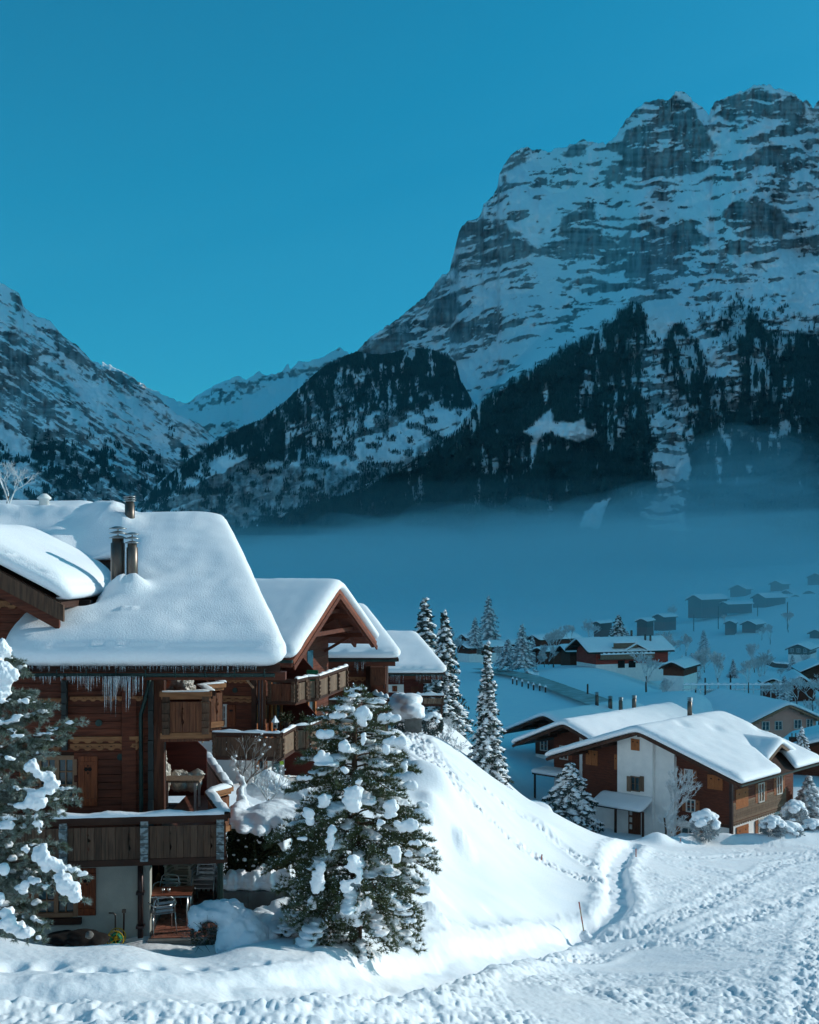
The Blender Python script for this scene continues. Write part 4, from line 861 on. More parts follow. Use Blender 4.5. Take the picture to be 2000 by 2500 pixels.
# ------------------------------------------------------------------ generic chalet
def clad(parent, W, rows, m, n=0, th=.035, name='cladding'):
    """rows: (z0, z1, a0, a1) long boards joined into one part"""
    mb = MB()
    for i, (z0, z1, a0, a1) in enumerate(rows): wbox(mb, W, a0, a1, z0, z1-.015, n, n+th+.008*(i % 3))
    return mb.build(name, m, parent, kind='stuff')
def house(label, A, dang, L, hwl, hwr, zr, tan, zb, zs, wood=WOODH, base=WHITEP, ovf=2.2, ovs=1.6, T=.5, front=(), right=(), left=(), pitch=.20, name='chalet', cat='chalet', group=None, seed=1, deckm=DARKW, step=.25, snowm=None, ovb=1.0, notch=None, mods=(), rowr=None, cl=True, snow=True):
    t = math.radians(dang); D = Vector((math.cos(t), math.sin(t), 0)); R = Vector((D.y, -D.x, 0)); A = Vector((*A, 0))
    C = A+D*(L*.4); Tn = empty(name, (C.x, C.y, zb), label=label, cat=cat, group=group)
    zd = lambda x, y: zr-tan*abs((x-A.x)*R.x+(y-A.y)*R.y); zsn = lambda x, y: zr-tan*smooth_abs((x-A.x)*R.x+(y-A.y)*R.y, .45)
    rang = math.degrees(math.atan2(R.y, R.x)); hl, hr = hwl-ovs, hwr-ovs; Lb = L-ovf-ovb
    o = A+D*ovf; WF = Wall(o.x, o.y, rang); o2 = o+R*hr; WR = Wall(o2.x, o2.y, dang); o3 = o+D*Lb-R*hl; WL = Wall(o3.x, o3.y, dang+180)
    zt = lambda a: zr-tan*abs(a)-.16
    mb = MB()
    pen = [(-hl, zb), (hr, zb), (hr, zt(hr)), (0, zt(0)), (-hl, zt(hl))]
    def body(z0, z1, m, nm):
        mb = MB()
        if z1 is None: P0 = [(-hl, z0), (hr, z0), (hr, zt(hr)), (0, zt(0)), (-hl, zt(hl))]
        else: P0 = [(-hl, z0), (hr, z0), (hr, z1), (-hl, z1)]
        mb.prism(P0, -Lb, 0, lambda a, b, n: WF.at(a, b, n)); mb.build(nm, m, Tn)
    if zs > zb: body(zb, zs, base, 'plaster_wall')
    if cl: body(max(zs, zb), None, DARKW, 'wall_core')
    else: body(max(zs, zb), None, wood, 'wall')
    if cl:
        rows = []; z = zs
        while z < zr-.5:
            z1 = z+pitch; lim = (zr-.2-z1)/tan; rows.append((z, z1, max(-hl, -lim), min(hr, lim))); z = z1
        clad(Tn, WF, [q for q in rows if q[3] > q[2]], wood)
        for W_, hh in ((WR, hr), (WL, hl)):
            rows = []; z = zs
            while z+pitch < zt(hh)+.02: rows.append((z, z+pitch, 0, Lb)); z += pitch
            clad(Tn, W_, rows, wood)
    for W_, lst in ((WF, front), (WR, right), (WL, left)):
        for q in lst:
            a, z, w_, h_ = q[:4]; sh = q[4] if len(q) > 4 else None; nx = q[5] if len(q) > 5 else 2
            if sh != 'closed': window(Tn, W_, a-w_/2, a+w_/2, z, z+h_, fm=FRAMEP, nx=nx, ny=2, n=.06, depth=.05, leaves=2 if nx % 2 == 0 else 1)
            if sh == 'closed':
                shutter(Tn, W_, a-w_/2, a-.01, z, z+h_, ORANGE, n=.045); shutter(Tn, W_, a+.01, a+w_/2, z, z+h_, ORANGE, n=.045)
            elif sh: shutter(Tn, W_, a-w_-.05, a-w_/2-.05, z-.03, z+h_+.03, sh, n=.05); shutter(Tn, W_, a+w_/2+.05, a+w_+.05, z-.03, z+h_+.03, sh, n=.05)
    # roof
    def pt(d, r): q = A+D*d+R*r; return (q.x, q.y)
    mb = MB(); slab(mb, [pt(0, 0), pt(L, 0), pt(L, -hwl), pt(0, -hwl)], zd, .15); slab(mb, [pt(0, hwr), pt(L, hwr), pt(L, .005), pt(0, .005)], zd, .15); mb.build('roof_deck', deckm, Tn)
    for s_, hw in ((-1, hwl), (1, hwr)):
        mb = MB(); a = Vector((*pt(-.04, 0), zr-.10)); b = Vector((*pt(-.04, s_*hw), zr-tan*hw-.10)); mb.bar(a, b, .07, .26); mb.build('rake_board', deckm, Tn)
    for k in (-.92, -.5, 0, .5, .92):
        r = k*(hr if k > 0 else hl); mb = MB(); a = Vector((*pt(.12, r), zr-tan*abs(r)-.30)); b = Vector((*pt(ovf+.1, r), zr-tan*abs(r)-.30)); mb.bar(a, b, .18, .24); mb.build('purlin', deckm, Tn)
    for s_, hw in ((-1, hwl), (1, hwr)):
        mb = MB(); a = Vector((*pt(0, s_*(hw+.06)), zr-tan*hw-.10)); b = Vector((*pt(L, s_*(hw+.06)), zr-tan*hw-.10)); mb.bar(a, b, .12, .12); mb.build('gutter', COPPER, Tn)
    e = .12
    if snow:
        poly = [pt(-e, -hwl-e), pt(-e, hwr+e), pt(L+e, hwr+e), pt(L+e, -hwl-e)] if notch is None else [pt(*q) for q in notch]
        roof_snow(Tn, poly[::-1] if True else poly, zsn, T, T*1.3, step, .35, seed, mods, bulge=.12, rough=.035, m=snowm)
    return dict(T=Tn, A=A, D=D, R=R, WF=WF, WR=WR, WL=WL, zd=zd, zs=zsn, pt=pt)
def flue_on(H, d, r, rad, h, sn=.5, cap=True):
    x, y = H['pt'](d, r); return flue(H['T'], (x, y, float(H['zs'](x, y))+sn*.8), rad, h, cap, n=8)
# ================================================================== CHALET 2
def chalet_two():
    ga = 75.5; near = Vector((-5.1, 51.5, 0)); G = Vector((math.cos(math.radians(ga)), math.sin(math.radians(ga)), 0)); D = Vector((-G.y, G.x, 0))   # ridge runs away to the left
    A = near+G*6.5; tan = .455; zr = -1.14; zl = zr-tan*6.5
    T = empty('chalet', (-6.5, 56, -10), label='second wooden chalet with sunlit gable, two long balconies and open truss', cat='chalet')
    zd = lambda x, y: zr-tan*abs((x-A.x)*G.x+(y-A.y)*G.y); zs_ = lambda x, y: zr-tan*smooth_abs((x-A.x)*G.x+(y-A.y)*G.y, .35)
    def pt(d, g): q = A+D*d+G*g; return (q.x, q.y)
    mb = MB(); slab(mb, [pt(0, -6.5), pt(0, 0), pt(13, 0), pt(13, -6.5)], zd, .15); slab(mb, [pt(0, .005), pt(0, 6.5), pt(13, 6.5), pt(13, .005)], zd, .15); mb.build('roof_deck', WOODH, T)
    roof_snow(T, [pt(-.12, -6.65), pt(-.12, 6.65), pt(13, 6.65), pt(13, -6.65)], zs_, .50, .6, .16, .3, 23, [], bulge=.12, rough=.02)
    ov = 2.3; WG = Wall(*pt(ov, 0), ga); WFr = Wall(*pt(ov, -5.3), ga-90)
    # gable wall with board rows, side wall with board rows
    zb, zw = -10.2, -7.9
    mb = MB(); mb.prism([(-5.3, zw), (5.3, zw), (5.3, zr-tan*5.3-.15), (0, zr-.15), (-5.3, zr-tan*5.3-.15)], -10, 0, lambda a, b, n: WG.at(a, b, n)); mb.build('wall_core', DARKW, T)
    mb = MB(); mb.prism([(-5.3, zb), (5.3, zb), (5.3, zw-.01), (-5.3, zw-.01)], -10, 0, lambda a, b, n: WG.at(a, b, n)); mb.build('plaster_wall', WHITEP, T)
    planks(T, WFr, -9.0, -.01, zw, zl+.3, .21, WOODH, th=.04)
    planks(T, WG, -5.3, 5.3, zw, zr-.3, .21, WOODH, th=.04, top=lambda z: (-(zr-.2-z)/tan, (zr-.2-z)/tan))
    # gable truss in the overhang: rafters, purlins, collar beams, brackets
    for s_ in (-1, 1):
        for d_ in (.1, 1.1):
            mb = MB(); mb.bar((*pt(d_, 0), zr-.28), (*pt(d_, s_*6.4), zr-tan*6.4-.28), .14, .22); mb.build('rafter', WOODH, T)
        for k, dz in ((0, .0), (1, .24)):
            mb = MB(); mb.bar((*pt(-.05-.05*k, 0), zr-.12-dz), (*pt(-.05-.05*k, s_*6.5), zr-tan*6.5-.12-dz), .06, .22); mb.build('rake_board', (REDL, WOODH)[k], T)
        for g in (2.2, 4.6):
            mb = MB(); z = zr-tan*g-.42; mb.bar((*pt(.15, s_*g), z), (*pt(ov, s_*g), z), .16, .24); mb.build('purlin', WOODH, T)
            mb = MB(); mb.bar((*pt(.9, s_*g), z-.12), (*pt(ov-.05, s_*g), z-.9), .12, .14); mb.build('brace', WOODH, T)
    for g, z in ((1.9, zr-1.15), (4.2, zr-2.15)):
        mb = MB(); mb.bar((*pt(.6, -g), z), (*pt(.6, g), z), .16, .2); mb.build('collar_beam', WOODH, T)
    mb = MB(); mb.bar((*pt(.15, 0), zr-.5), (*pt(ov, 0), zr-.5), .2, .26); mb.build('ridge_beam', WOODH, T)
    # front bands, window, shutter and pipe on the side wall
    def fr(x0, y0, x1, y1, n=.05): return WFr.rect(x0, y0, x1, y1, n)
    for q in ((540, 1699, 617, 1715, 2),): r = fr(*q[:4]); frieze(T, WFr, *r, .36, n=.05, rows=2)
    r = fr(541, 1658, 610, 1668); frieze(T, WFr, *r, .3, n=.05, rows=1)
    r = fr(536, 1722, 552, 1771); window(T, WFr, *r, fm=FRAMEP, nx=2, ny=3, n=.05, depth=.04); r = fr(555, 1721, 576, 1774); shutter(T, WFr, *r, m=SHUT, n=.055)
    r = fr(618, 1658, 628, 1790); piece('post', T, WFr, r[0], r[1], r[2], r[3], .05, .25, DARKW); r = fr(636, 1655, 650, 1790); piece('post', T, WFr, r[0], r[1], r[2], r[3], .05, .2, WOODV)
    for x in (632, 640): MB().tube([P(x, 1650, 51.4), P(x, 1790, 51.4)], .045, 6).build('downpipe', PIPE, T)
    a, b = WFr.ab(574, 1685, .06); MB().tube([WFr.at(a, b, .05), WFr.at(a, b, .1)], .12, 8).build('vent_cap', COPPER, T)
    MB().bar(P(600, 1656, 51.2), P(619, 1680, 51.2), .08).build('brace', FRAMEW, T)
    # gutter and fascia of the near eave
    mb = MB(); mb.bar((*pt(-.1, -6.72), zl-.06), (*pt(13, -6.72), zl-.06), .14, .13); mb.build('gutter', COPPER, T)
    mb = MB(); mb.bar((*pt(-.05, -6.6), zl-.22), (*pt(13, -6.6), zl-.22), .06, .22); mb.build('fascia_board', WOODH, T)
    # balconies
    up = [(KX(655, 53.2), 53.2), (KX(721, 53.0), 53.0), (KX(747, 54.2), 54.2), (KX(775, 54.6), 54.6), (KX(845, 60.0), 60.0)]
    lo = [(KX(520, 50.4), 50.4), (KX(686, 50.0), 50.0), (KX(718, 52.3), 52.3), (KX(753, 52.6), 52.6), (KX(802, 55.6), 55.6), (KX(880, 61.5), 61.5)]
    for pts_, zf_, zt_, sd in ((up, -6.05, -5.08, 31), (lo, -8.05, -7.06, 41)):
        balustrade(T, pts_[:2], zf_, zt_, m=WOODV if sd == 31 else GREYV, seed=sd, bw=.2, snow=.09 if sd == 41 else 0, gap=.10)
        balustrade(T, pts_[1:], zf_, zt_, m=GREYL, seed=sd+1, bw=.2, snow=.08, posts=True, gap=.10)
        q = [pt(ov, 4.8), pt(ov, -5.2)]
        mb = MB(); mb.prism([*pts_, q[0], q[1]], zf_-.2, zf_-.02, lambda a, b, n: (a, b, n)); mb.build('balcony_slab', WOODH, T)
    # sunlit door posts and doors on the gable wall, floor by floor
    for z0, z1, offs in ((-6.0, -4.35, (-4.9, -4.2, -3.4)), (-8.0, -6.25, (-5.1, -4.1, -3.3, -2.8, -2.0, 1.8, 2.9)), (-10.1, -8.25, (-5.0, -4.0, 2.2, 3.0))):
        for g in offs:
            piece('door_post', T, WG, g-.10, g+.10, z0, z1, .05, .16, ORANGE)
        for g in (-4.6, -2.5, 2.3):
            piece('glass_door', T, WG, g-.42, g+.42, z0, z1, .045, .07, GLASS)
    # partitions that stick out from the gable wall, with a cut corner
    for g, zt_, zf_ in ((-1.6, -4.3, -6.05), (-1.6, -6.3, -8.05), (-1.2, -8.3, -10.1)):
        o = Vector((*pt(ov, g), 0)); Wp = Wall(o.x, o.y, ga-90); mb = MB(); mb.prism([(0, zf_), (1.75, zf_), (1.75, zf_+.95), (1.0, zt_), (0, zt_)], 0, .06, lambda a, b, n: Wp.at(a, b, n)); mb.build('partition', REDW, T)
    x, y = pt(8.0, -.4); flue(T, (x, y, float(zs_(x, y))+.42), .19, 1.0, n=8)
    x, y = pt(9.6, -1.2)
    return T
REDL = mat('red_brown_fascia', (.24, .075, .040), (.15, .045, .025), scale=3, rough=.7, rnd=.1)
GREYL = mat('grey_brown_boards', (.23, .155, .105), (.12, .080, .055), scale=2.2, stretch=(12, 12, 1), rough=.8, bump=.4, bscale=12, rnd=.25)
CH2 = chalet_two()
# ================================================================== CHALETS 3 and 4
def trapeze_roof(T, e0, e1, r0, r1, ze, zr, Ye, Yr, snowT=.5, seed=1, step=.2):
    """near slope from eave (columns e0..e1 at distance Ye) to the ridge (r0..r1 at Yr) plus a mirrored far slope"""
    a, b, c, d = (KX(e0, Ye), Ye), (KX(e1, Ye), Ye), (KX(r1, Yr), Yr), (KX(r0, Yr), Yr); tn = (zr-ze)/(Yr-Ye)
    zd = lambda x, y: zr-tn*abs(y-Yr); zs_ = lambda x, y: zr-tn*smooth_abs(y-Yr, .3); Yb = 2*Yr-Ye
    mb = MB(); slab(mb, [a, b, c, d], zd, .16); slab(mb, [(d[0], Yr+.01), (c[0], Yr+.01), (c[0]-.3, Yb), (d[0], Yb)], zd, .16); mb.build('roof_deck', DARKW, T)
    roof_snow(T, [(a[0]-.1, Ye-.12), (b[0]+.12, Ye-.12), (c[0]+.05, Yr), (c[0]-.25, Yb), (d[0], Yb), (d[0], Yr)], zs_, snowT, snowT*1.2, step, [.35, .6, .5, .3, .3, .3], seed, [], bulge=.12, rough=.02)
    mb = MB(); mb.bar((a[0], Ye-.08, ze-.10), (b[0]-.1, Ye-.08, ze-.10), .12, .13); mb.build('gutter', COPPER, T)
    mb = MB(); mb.bar((a[0], Ye+.02, ze-.30), (b[0]-.2, Ye+.02, ze-.30), .08, .24); mb.build('fascia_board', WOODH, T)
    return zd
def chalet_three():
    T = empty('chalet', (-3, 72, -11), label='third wooden chalet in the row with one plain snow slope and a corner post', cat='chalet')
    trapeze_roof(T, 795, 974, 780, 890, -5.35, -2.95, 68.0, 75.5, .55, 51)
    W = Wall(KX(900, 69.8), 69.8, 0); f = lambda *q: W.rect(*q)
    r = f(800, 1625, 944, 1790); mb = MB(); wbox(mb, W, r[0], r[1], -12.5, -5.6, -6, -.01); mb.build('wall_core', DARKW, T)
    planks(T, W, r[0], r[1], -9.7, -5.6, .22, WOODH, th=.04)
    q = f(846, 1652, 893, 1664); frieze(T, W, *q, .35, n=.05, rows=1)
    q = f(894, 1618, 906, 1720); piece('post', T, W, *q, .06, .3, DARKW)
    q = f(812, 1680, 836, 1712); shutter(T, W, *q, m=SHUT, n=.05)
    q = f(906, 1625, 942, 1668); piece('balcony_end', T, W, q[0], q[1], q[2], q[3], .1, 1.2, WOODV)
    MB().tube([P(938, 1625, 69), P(938, 1680, 69)], .05, 6).build('downpipe', PIPE, T)
    balustrade(T, [(KX(804, 66.8), 66.8), (KX(946, 66.8), 66.8)], -8.55, -7.55, m=DARKW, bw=.25, seed=55, snow=.10)
    balustrade(T, [(KX(946, 66.8), 66.8), (KX(905, 70.3), 70.3)], -8.55, -7.55, m=WOODV, bw=.25, seed=56, snow=.22, posts=False)
    mb = MB(); wbox(mb, W, *f(804, 1700, 946, 1760)[:2], -8.75, -8.58, 0, 3.0); mb.build('balcony_slab', DARKW, T)
    icicles(T, Wall(0, 67.9, 0), [(KX(866, 67.9), KX(896, 67.9), -5.45, .15, .75)], 40, 9, nn=.0)
    return T
def chalet_four():
    T = empty('chalet', (0.5, 90, -13), label='fourth and smallest chalet in the row, dark red with icicles', cat='chalet')
    trapeze_roof(T, 930, 1087, 925, 1014, -7.75, -5.55, 85.0, 92.0, .5, 61)
    W = Wall(KX(990, 86.8), 86.8, 0); f = lambda *q: W.rect(*q)
    r = f(915, 1640, 1034, 1800); mb = MB(); wbox(mb, W, r[0], r[1], -15.5, -8.0, -6, -.01); mb.build('wall_core', DARKW, T)
    planks(T, W, r[0], r[1], -11.4, -8.0, .25, REDW, th=.04)
    q = f(948, 1671, 986, 1690); piece('plaster_panel', T, W, *q, .05, .08, WHITEP)
    q = f(958, 1674, 970, 1688); shutter(T, W, *q, m=SHUT, n=.09, cut=False)
    for (x0, x1, y0, y1) in ((1003, 1012, 1676, 1696), (1013, 1022, 1676, 1696)): q = f(x0, y0, x1, y1); shutter(T, W, *q, m=WOODV, n=.05, cut=False)
    for (x0, x1, y0, y1) in ((952, 970, 1640, 1652), (1002, 1020, 1640, 1652)): q = f(x0, y0, x1, y1); window(T, W, *q, fm=FRAMEW, nx=2, ny=1, n=.06, depth=.02)
    q = f(1022, 1636, 1046, 1664); piece('balcony_end', T, W, q[0], q[1]+.2, q[2], q[3], .1, 1.4, DARKW)
    balustrade(T, [(KX(1016, 84.6), 84.6), (KX(1084, 84.6), 84.6)], -9.85, -9.25, m=GREYL, bw=.3, seed=65, snow=.2)
    mb = MB(); wbox(mb, W, *f(1016, 1700, 1080, 1720)[:2], -10.05, -9.87, -1, 2.2); mb.build('balcony_slab', DARKW, T)
    for x in (1022, 1078): MB().tube([P(x, 1720, 84.8), P(x, 1790, 84.8)], .09, 6).build('support_post', DARKW, T)
    icicles(T, Wall(0, 84.8, 0), [(KX(938, 84.8), KX(985, 84.8), -7.85, .1, .75), (KX(1015, 84.8), KX(1085, 84.8), -7.85, .1, .65)], 110, 10, nn=.0)
    return T
chalet_three(); chalet_four()
# house behind the first roof, far left: only its snowy ridge shows
def house_behind():
    T = empty('house', (-16, 50, -6), label='house behind the nearest chalet, only its long snowy roof showing', cat='house')
    zr = 2.0; zd = lambda x, y: zr-.35*abs(y-47); zs_ = lambda x, y: zr-.35*smooth_abs(y-47, .4)
    x0, x1 = -30, KX(232, 47)
    mb = MB(); slab(mb, [(x0, 42), (x1, 42), (x1, 47), (x0, 47)], zd, .2); slab(mb, [(x0, 47.01), (x1, 47.01), (x1, 52), (x0, 52)], zd, .2); mb.build('roof_deck', DARKW, T)
    mb = MB(); mb.box((x0+1, 43, -8), (x1-1.2, 51, .4)); mb.build('wall', WOODH, T)
    roof_snow(T, [(x0, 41.9), (x1+.1, 41.9), (x1+.1, 52.1), (x0, 52.1)], zs_, .55, .7, .25, .5, 71, [], bulge=.12)
    c = P(108, 1240, 46); MB().lathe((c.x, c.y, c.z-.3), [(.2, 0), (.2, .62), (.28, .64), (.28, .7), (.1, .85)], 8).build('chimney', WHITEP, T, True)
house_behind()
# ================================================================== right-hand houses
UR, UL = 46.8, 136.7
def right_houses():
    n5 = [(-.12, -9.42), (-.12, 9.42), (6.6, 9.42), (7.2, 8.0), (8.4, 6.6), (12.2, 6.4), (11.0, 7.8), (9.3, 9.42), (14.42, 9.42), (14.42, -9.42)]
    G = lambda a, z, w, h, *r: (a, z, w, h)+r
    S1 = SHUTL
    H = house('large chalet across the field with a white stair tower and a snowy dormer', (18.9, 98.6), UR, 14.3, 9.3, 9.3, -13.85, .345, -23.6, -20.9, ovf=2.5, ovs=2.1, T=.55,
        front=[G(-6.2, -17.6, 1.25, 1.3, 'closed'), G(-3.55, -17.7, .6, 1.3, 'closed'), G(3.4, -17.85, .7, .95, S1), G(5.8, -18.2, 1.35, 1.15, 'closed'), G(3.6, -20.3, .75, .95, S1), G(3.4, -22.9, 1.3, 1.2, S1)],
        right=[G(1.7, -19.75, 2.1, 1.6, 'closed'), G(5.0, -19.7, .95, 1.5, S1), G(8.3, -19.5, .95, 1.5, S1), G(1.8, -22.7, 2.0, 1.5, 'closed'), G(5.0, -22.6, .95, 1.4, S1), G(8.0, -22.4, .9, 1.2, S1)],
        notch=[(a, b) for a, b in n5][::1], step=.28, seed=81, pitch=.22,
        mods=[lambda x, y: -.25*np.exp(-(((x-31.2)/.6)**2+((y-106)/.9)**2)), lambda x, y: -.22*np.exp(-(((x-26.5)/.6)**2+((y-103)/.8)**2)), lambda x, y: -.2*np.exp(-(((x-29.5)/.6)**2+((y-101)/.8)**2)), lambda x, y: -.2*np.exp(-(((x-23.4)/.5)**2+((y-102)/.8)**2))])
    T = H['T']; W = H['WF']
    # white stair tower standing proud of the gable
    x0, x1 = W.ab(1508, 1850, .8)[0], W.ab(1645, 1850, .5)[0]; xm = W.ab(1594, 1850, .8)[0]
    zt = lambda a: -13.85-.345*abs(a)-.18
    mb = MB(); mb.prism([(x0, -23.6), (xm, -23.6), (xm, zt(xm)), (0, zt(0)), (x0, zt(x0))] if x0 < 0 < xm else [(x0, -23.6), (xm, -23.6), (xm, zt(xm)), (x0, zt(x0))], 0, .85, lambda a, b, n: W.at(a, b, n)); mb.build('stair_tower', WHITEP, T)
    mb = MB(); mb.prism([(xm+.01, -23.6), (x1, -23.6), (x1, zt(x1)), (xm+.01, zt(xm))], 0, .45, lambda a, b, n: W.at(a, b, n)); mb.build('stair_tower', WHITEP, T)
    WT = Wall(*(W.at(0, 0, .86).xy), math.degrees(math.atan2(W.u.y, W.u.x)))
    q = WT.rect(1541, 1804, 1562, 1832); c = (q[0]+q[1])/2; shutter(T, WT, q[0], c-.01, q[2], q[3], ORANGE, n=.01); shutter(T, WT, c+.01, q[1], q[2], q[3], ORANGE, n=.01)
    q = WT.rect(1542, 1897, 1562, 1930); window(T, WT, *q, fm=GREYL, nx=2, ny=2, n=.04, depth=.02)
    for (a, b) in ((1531, 1541), (1563, 1573)): q = WT.rect(a, 1895, b, 1932); shutter(T, WT, *q, m=GREYL, n=.02, cut=False)
    # entrance canopy with posts and door
    q = WT.rect(1475, 1935, 1592, 1962); mb = MB(); mb.prism([(q[0], 0), (q[1], 0)], 0, 1, lambda a, b, n: (0, 0, 0)) if False else None
    zc = -19.75; cx0, cx1 = q[0], q[1]
    mb = MB(); mb.hexa([WT.at(cx0, zc-.75, 1.7), WT.at(cx1, zc-.75, 1.7), WT.at(cx1, zc-.12, 0.01), WT.at(cx0, zc-.12, 0.01)], [WT.at(cx0, zc-.62, 1.7), WT.at(cx1, zc-.62, 1.7), WT.at(cx1, zc, 0.01), WT.at(cx0, zc, 0.01)]); mb.build('canopy_roof', DARKW, T)
    oc = W.at(0, 0, .86); zcan = lambda x, y: zc-.37*((x-oc.x)*W.n.x+(y-oc.y)*W.n.y)
    roof_snow(T, [(lambda v: (v.x, v.y))(WT.at(a, 0, n)) for a, n in ((cx0-.1, .02), (cx0-.1, 1.85), (cx1+.1, 1.85), (cx1+.1, .02))][::-1], zcan, .42, .5, .15, .35, 82, [], name='canopy_snow', bulge=.08)
    for x in (1503, 1570):
        a, _ = WT.ab(x, 1990, 1.5); piece('support_post', T, WT, a-.08, a+.08, -23.4, zc-.7, 1.42, 1.58, DARKW)
    q = WT.rect(1535, 1975, 1566, 2022); mb = MB(); 
    for k in range(5): wbox(mb, WT, q[0]+(q[1]-q[0])*k/5, q[0]+(q[1]-q[0])*(k+1)/5-.03, -22.9, -20.6, .01, .06+.02*(k % 2))
    mb.build('entrance_door', WOODV, T)
    for k in range(3): piece('door_pane', T, WT, q[0]+.15, q[0]+.4, -22.4+k*.6, -22.0+k*.6, .085, .1, FRAMEP)
    piece('sill_band', T, W, -7.2, x0-.05, -21.15, -20.9, .04, .09, DARKW); piece('sill_band', T, W, x1+.05, 7.2, -21.15, -20.9, .04, .09, DARKW)
    # corner post, carved bands and grey board band on the right wall
    Wr = H['WR']; piece('corner_post', T, Wr, -.15, .12, -23.5, -16.6, -.1, .14, PIPE)
    frieze(T, Wr, .2, 9.6, -21.05, -20.75, .4, n=.06, rows=1, m=GREYL); frieze(T, Wr, .2, 9.6, -17.75, -17.45, .5, n=.06, rows=1, m=WOODH)
    for i in range(7): piece('board', T, Wr, .2, 9.6, -20.7+i*.22, -20.7+i*.22+.20, .045, .075, GREYL)
    for a in (2.8, 8.2): MB().bar(Wr.at(a, -17.3, .1), Wr.at(a, -16.9, 1.6), .2, .4).build('bracket', DARKW, T)
    mb = MB(); wbox(mb, Wr, 9.7, 12.6, -23.6, -16.9, -2.5, -.7); mb.build('recessed_wall', WOODH, T)
    piece('door_leaf', T, Wr, 10.2, 11.2, -20.8, -18.6, -.68, -.6, ORANGE)
    # dormer with its own small gable roof
    D, R, A = H['D'], H['R'], H['A']; dc = 10.2; hw = 2.75; zrd = -15.15; tn = .47; o = A+D*dc+R*7.7
    zdr = lambda x, y: zrd-tn*abs((x-o.x)*D.x+(y-o.y)*D.y); zds = lambda x, y: zrd-tn*smooth_abs((x-o.x)*D.x+(y-o.y)*D.y, .35)
    def dp(r, d): q = o-R*r+D*d; return (q.x, q.y)
    mb = MB(); slab(mb, [dp(0, -hw), dp(0, 0), dp(7.0, 0), dp(7.0, -hw)], zdr, .14); slab(mb, [dp(0, .01), dp(0, hw), dp(7.0, hw), dp(7.0, .01)], zdr, .14); mb.build('dormer_deck', DARKW, T)
    for s_ in (-1, 1): mb = MB(); mb.bar((*dp(-.05, 0), zrd-.12), (*dp(-.05, s_*hw), zrd-tn*hw-.12), .08, .26); mb.build('dormer_rake', GREYL, T)
    roof_snow(T, [dp(-.12, -hw-.12), dp(-.12, hw+.12), dp(7.8, hw+.12), dp(7.8, -hw-.12)], zds, .5, .6, .2, .3, 84, [], name='dormer_snow', bulge=.1)
    WD = Wall(*(o-R*1.5).xy, UR); mb = MB(); mb.prism([(-2.4, -18.0), (2.4, -18.0), (2.4, zrd-tn*2.4-.15), (0, zrd-.15), (-2.4, zrd-tn*2.4-.15)], -3.2, 0, lambda a, b, n: WD.at(a, b, n)); mb.build('dormer_wall', WOODH, T)
    window(T, WD, -.9, .1, -17.3, -16.2, fm=FRAMEP, nx=2, ny=1, n=.05, depth=.03); shutter(T, WD, .2, .9, -17.35, -16.15, SHUTL, n=.02, cut=False); shutter(T, WD, -1.6, -1.0, -17.35, -16.15, SHUTL, n=.02, cut=False)
    x, y = H['pt'](13.4, -1.0); 
    flue_on(H, 9.2, -.4, .22, 1.55, .55)
    x, y = H['pt'](11.5, 4.6); MB().lathe((x, y, float(zds(x, y))+.35), [(.14, -.3), (.14, .2), (.2, .25), (.05, .32)], 8).build('vent', FRAMEP, T)
    # two houses behind on the left
    H6 = house('white and brown chalet behind the large one, its left eave in the air', (14.3, 110), UR, 19, 6.0, 8.0, -14.75, .42, -24.5, -19.5, base=WHITEP, ovf=3.4, ovs=2.4, T=.5, front=[G(1.3, -17.4, 1.0, 1.1, SHUT), G(-2.4, -18.6, .9, 1.2, SHUT), G(-2.4, -21.4, 1.2, 1.0), G(1.2, -21.4, 1.2, 1.2, SHUT)], step=.35, seed=91)
    T6 = H6['T']; W6 = H6['WF']; mb = MB(); wbox(mb, W6, -.4, 3.6, -24.5, -15.9, .05, .35); mb.build('plaster_bay', WHITEP, T6)
    window(T6, W6, .9, 1.6, -17.4, -16.4, fm=WOODV, nx=2, ny=2, n=.40, depth=.03); shutter(T6, W6, .4, .85, -17.45, -16.35, SHUT, n=.36, cut=False); shutter(T6, W6, 1.65, 2.1, -17.45, -16.35, SHUT, n=.36, cut=False)
    for (za, a0, a1, nn_) in ((-19.9, -4.6, -.6, 2.2), (-22.0, -1.4, 3.2, 2.6)):
        mb = MB(); wbox(mb, W6, a0, a1, za-.15, za, 0, nn_); mb.build('porch_roof', DARKW, T6); v = [W6.at(a, 0, n) for a, n in ((a0-.1, .0), (a0-.1, nn_+.1), (a1+.1, nn_+.1), (a1+.1, .0))]
        roof_snow(T6, [(q.x, q.y) for q in v][::-1], lambda x, y, za=za: za+0*x, .45, .5, .2, .4, 93, [], name='porch_snow', bulge=.1)
        for a in (a0+.2, a1-.2): piece('support_post', T6, W6, a-.07, a+.07, -24.5, za-.15, nn_-.25, nn_-.1, DARKW)
    flue_on(H6, 11.0, -1.0, .2, 1.3); flue_on(H6, 12.2, -.2, .22, 1.2)
    H7 = house('farthest chalet of the right hand group with a dark raised eave', (14.5, 128), UR, 17, 5.6, 7.0, -16.25, .42, -25.5, -21, base=WHITEP, ovf=3.0, ovs=2.2, T=.5, front=[G(.9, -18.4, .8, 1.0, SHUT), G(-2.2, -20.5, .9, 1.2)], step=.4, seed=95)
    flue_on(H7, 9.4, .4, .22, 1.4); flue_on(H7, 10.6, 1.4, .25, 1.3)
    T7 = H7['T']; W7 = H7['WF']; mb = MB(); wbox(mb, W7, .1, 3.0, -25.5, -17.6, .05, .3); mb.build('plaster_bay', WHITEP, T7)
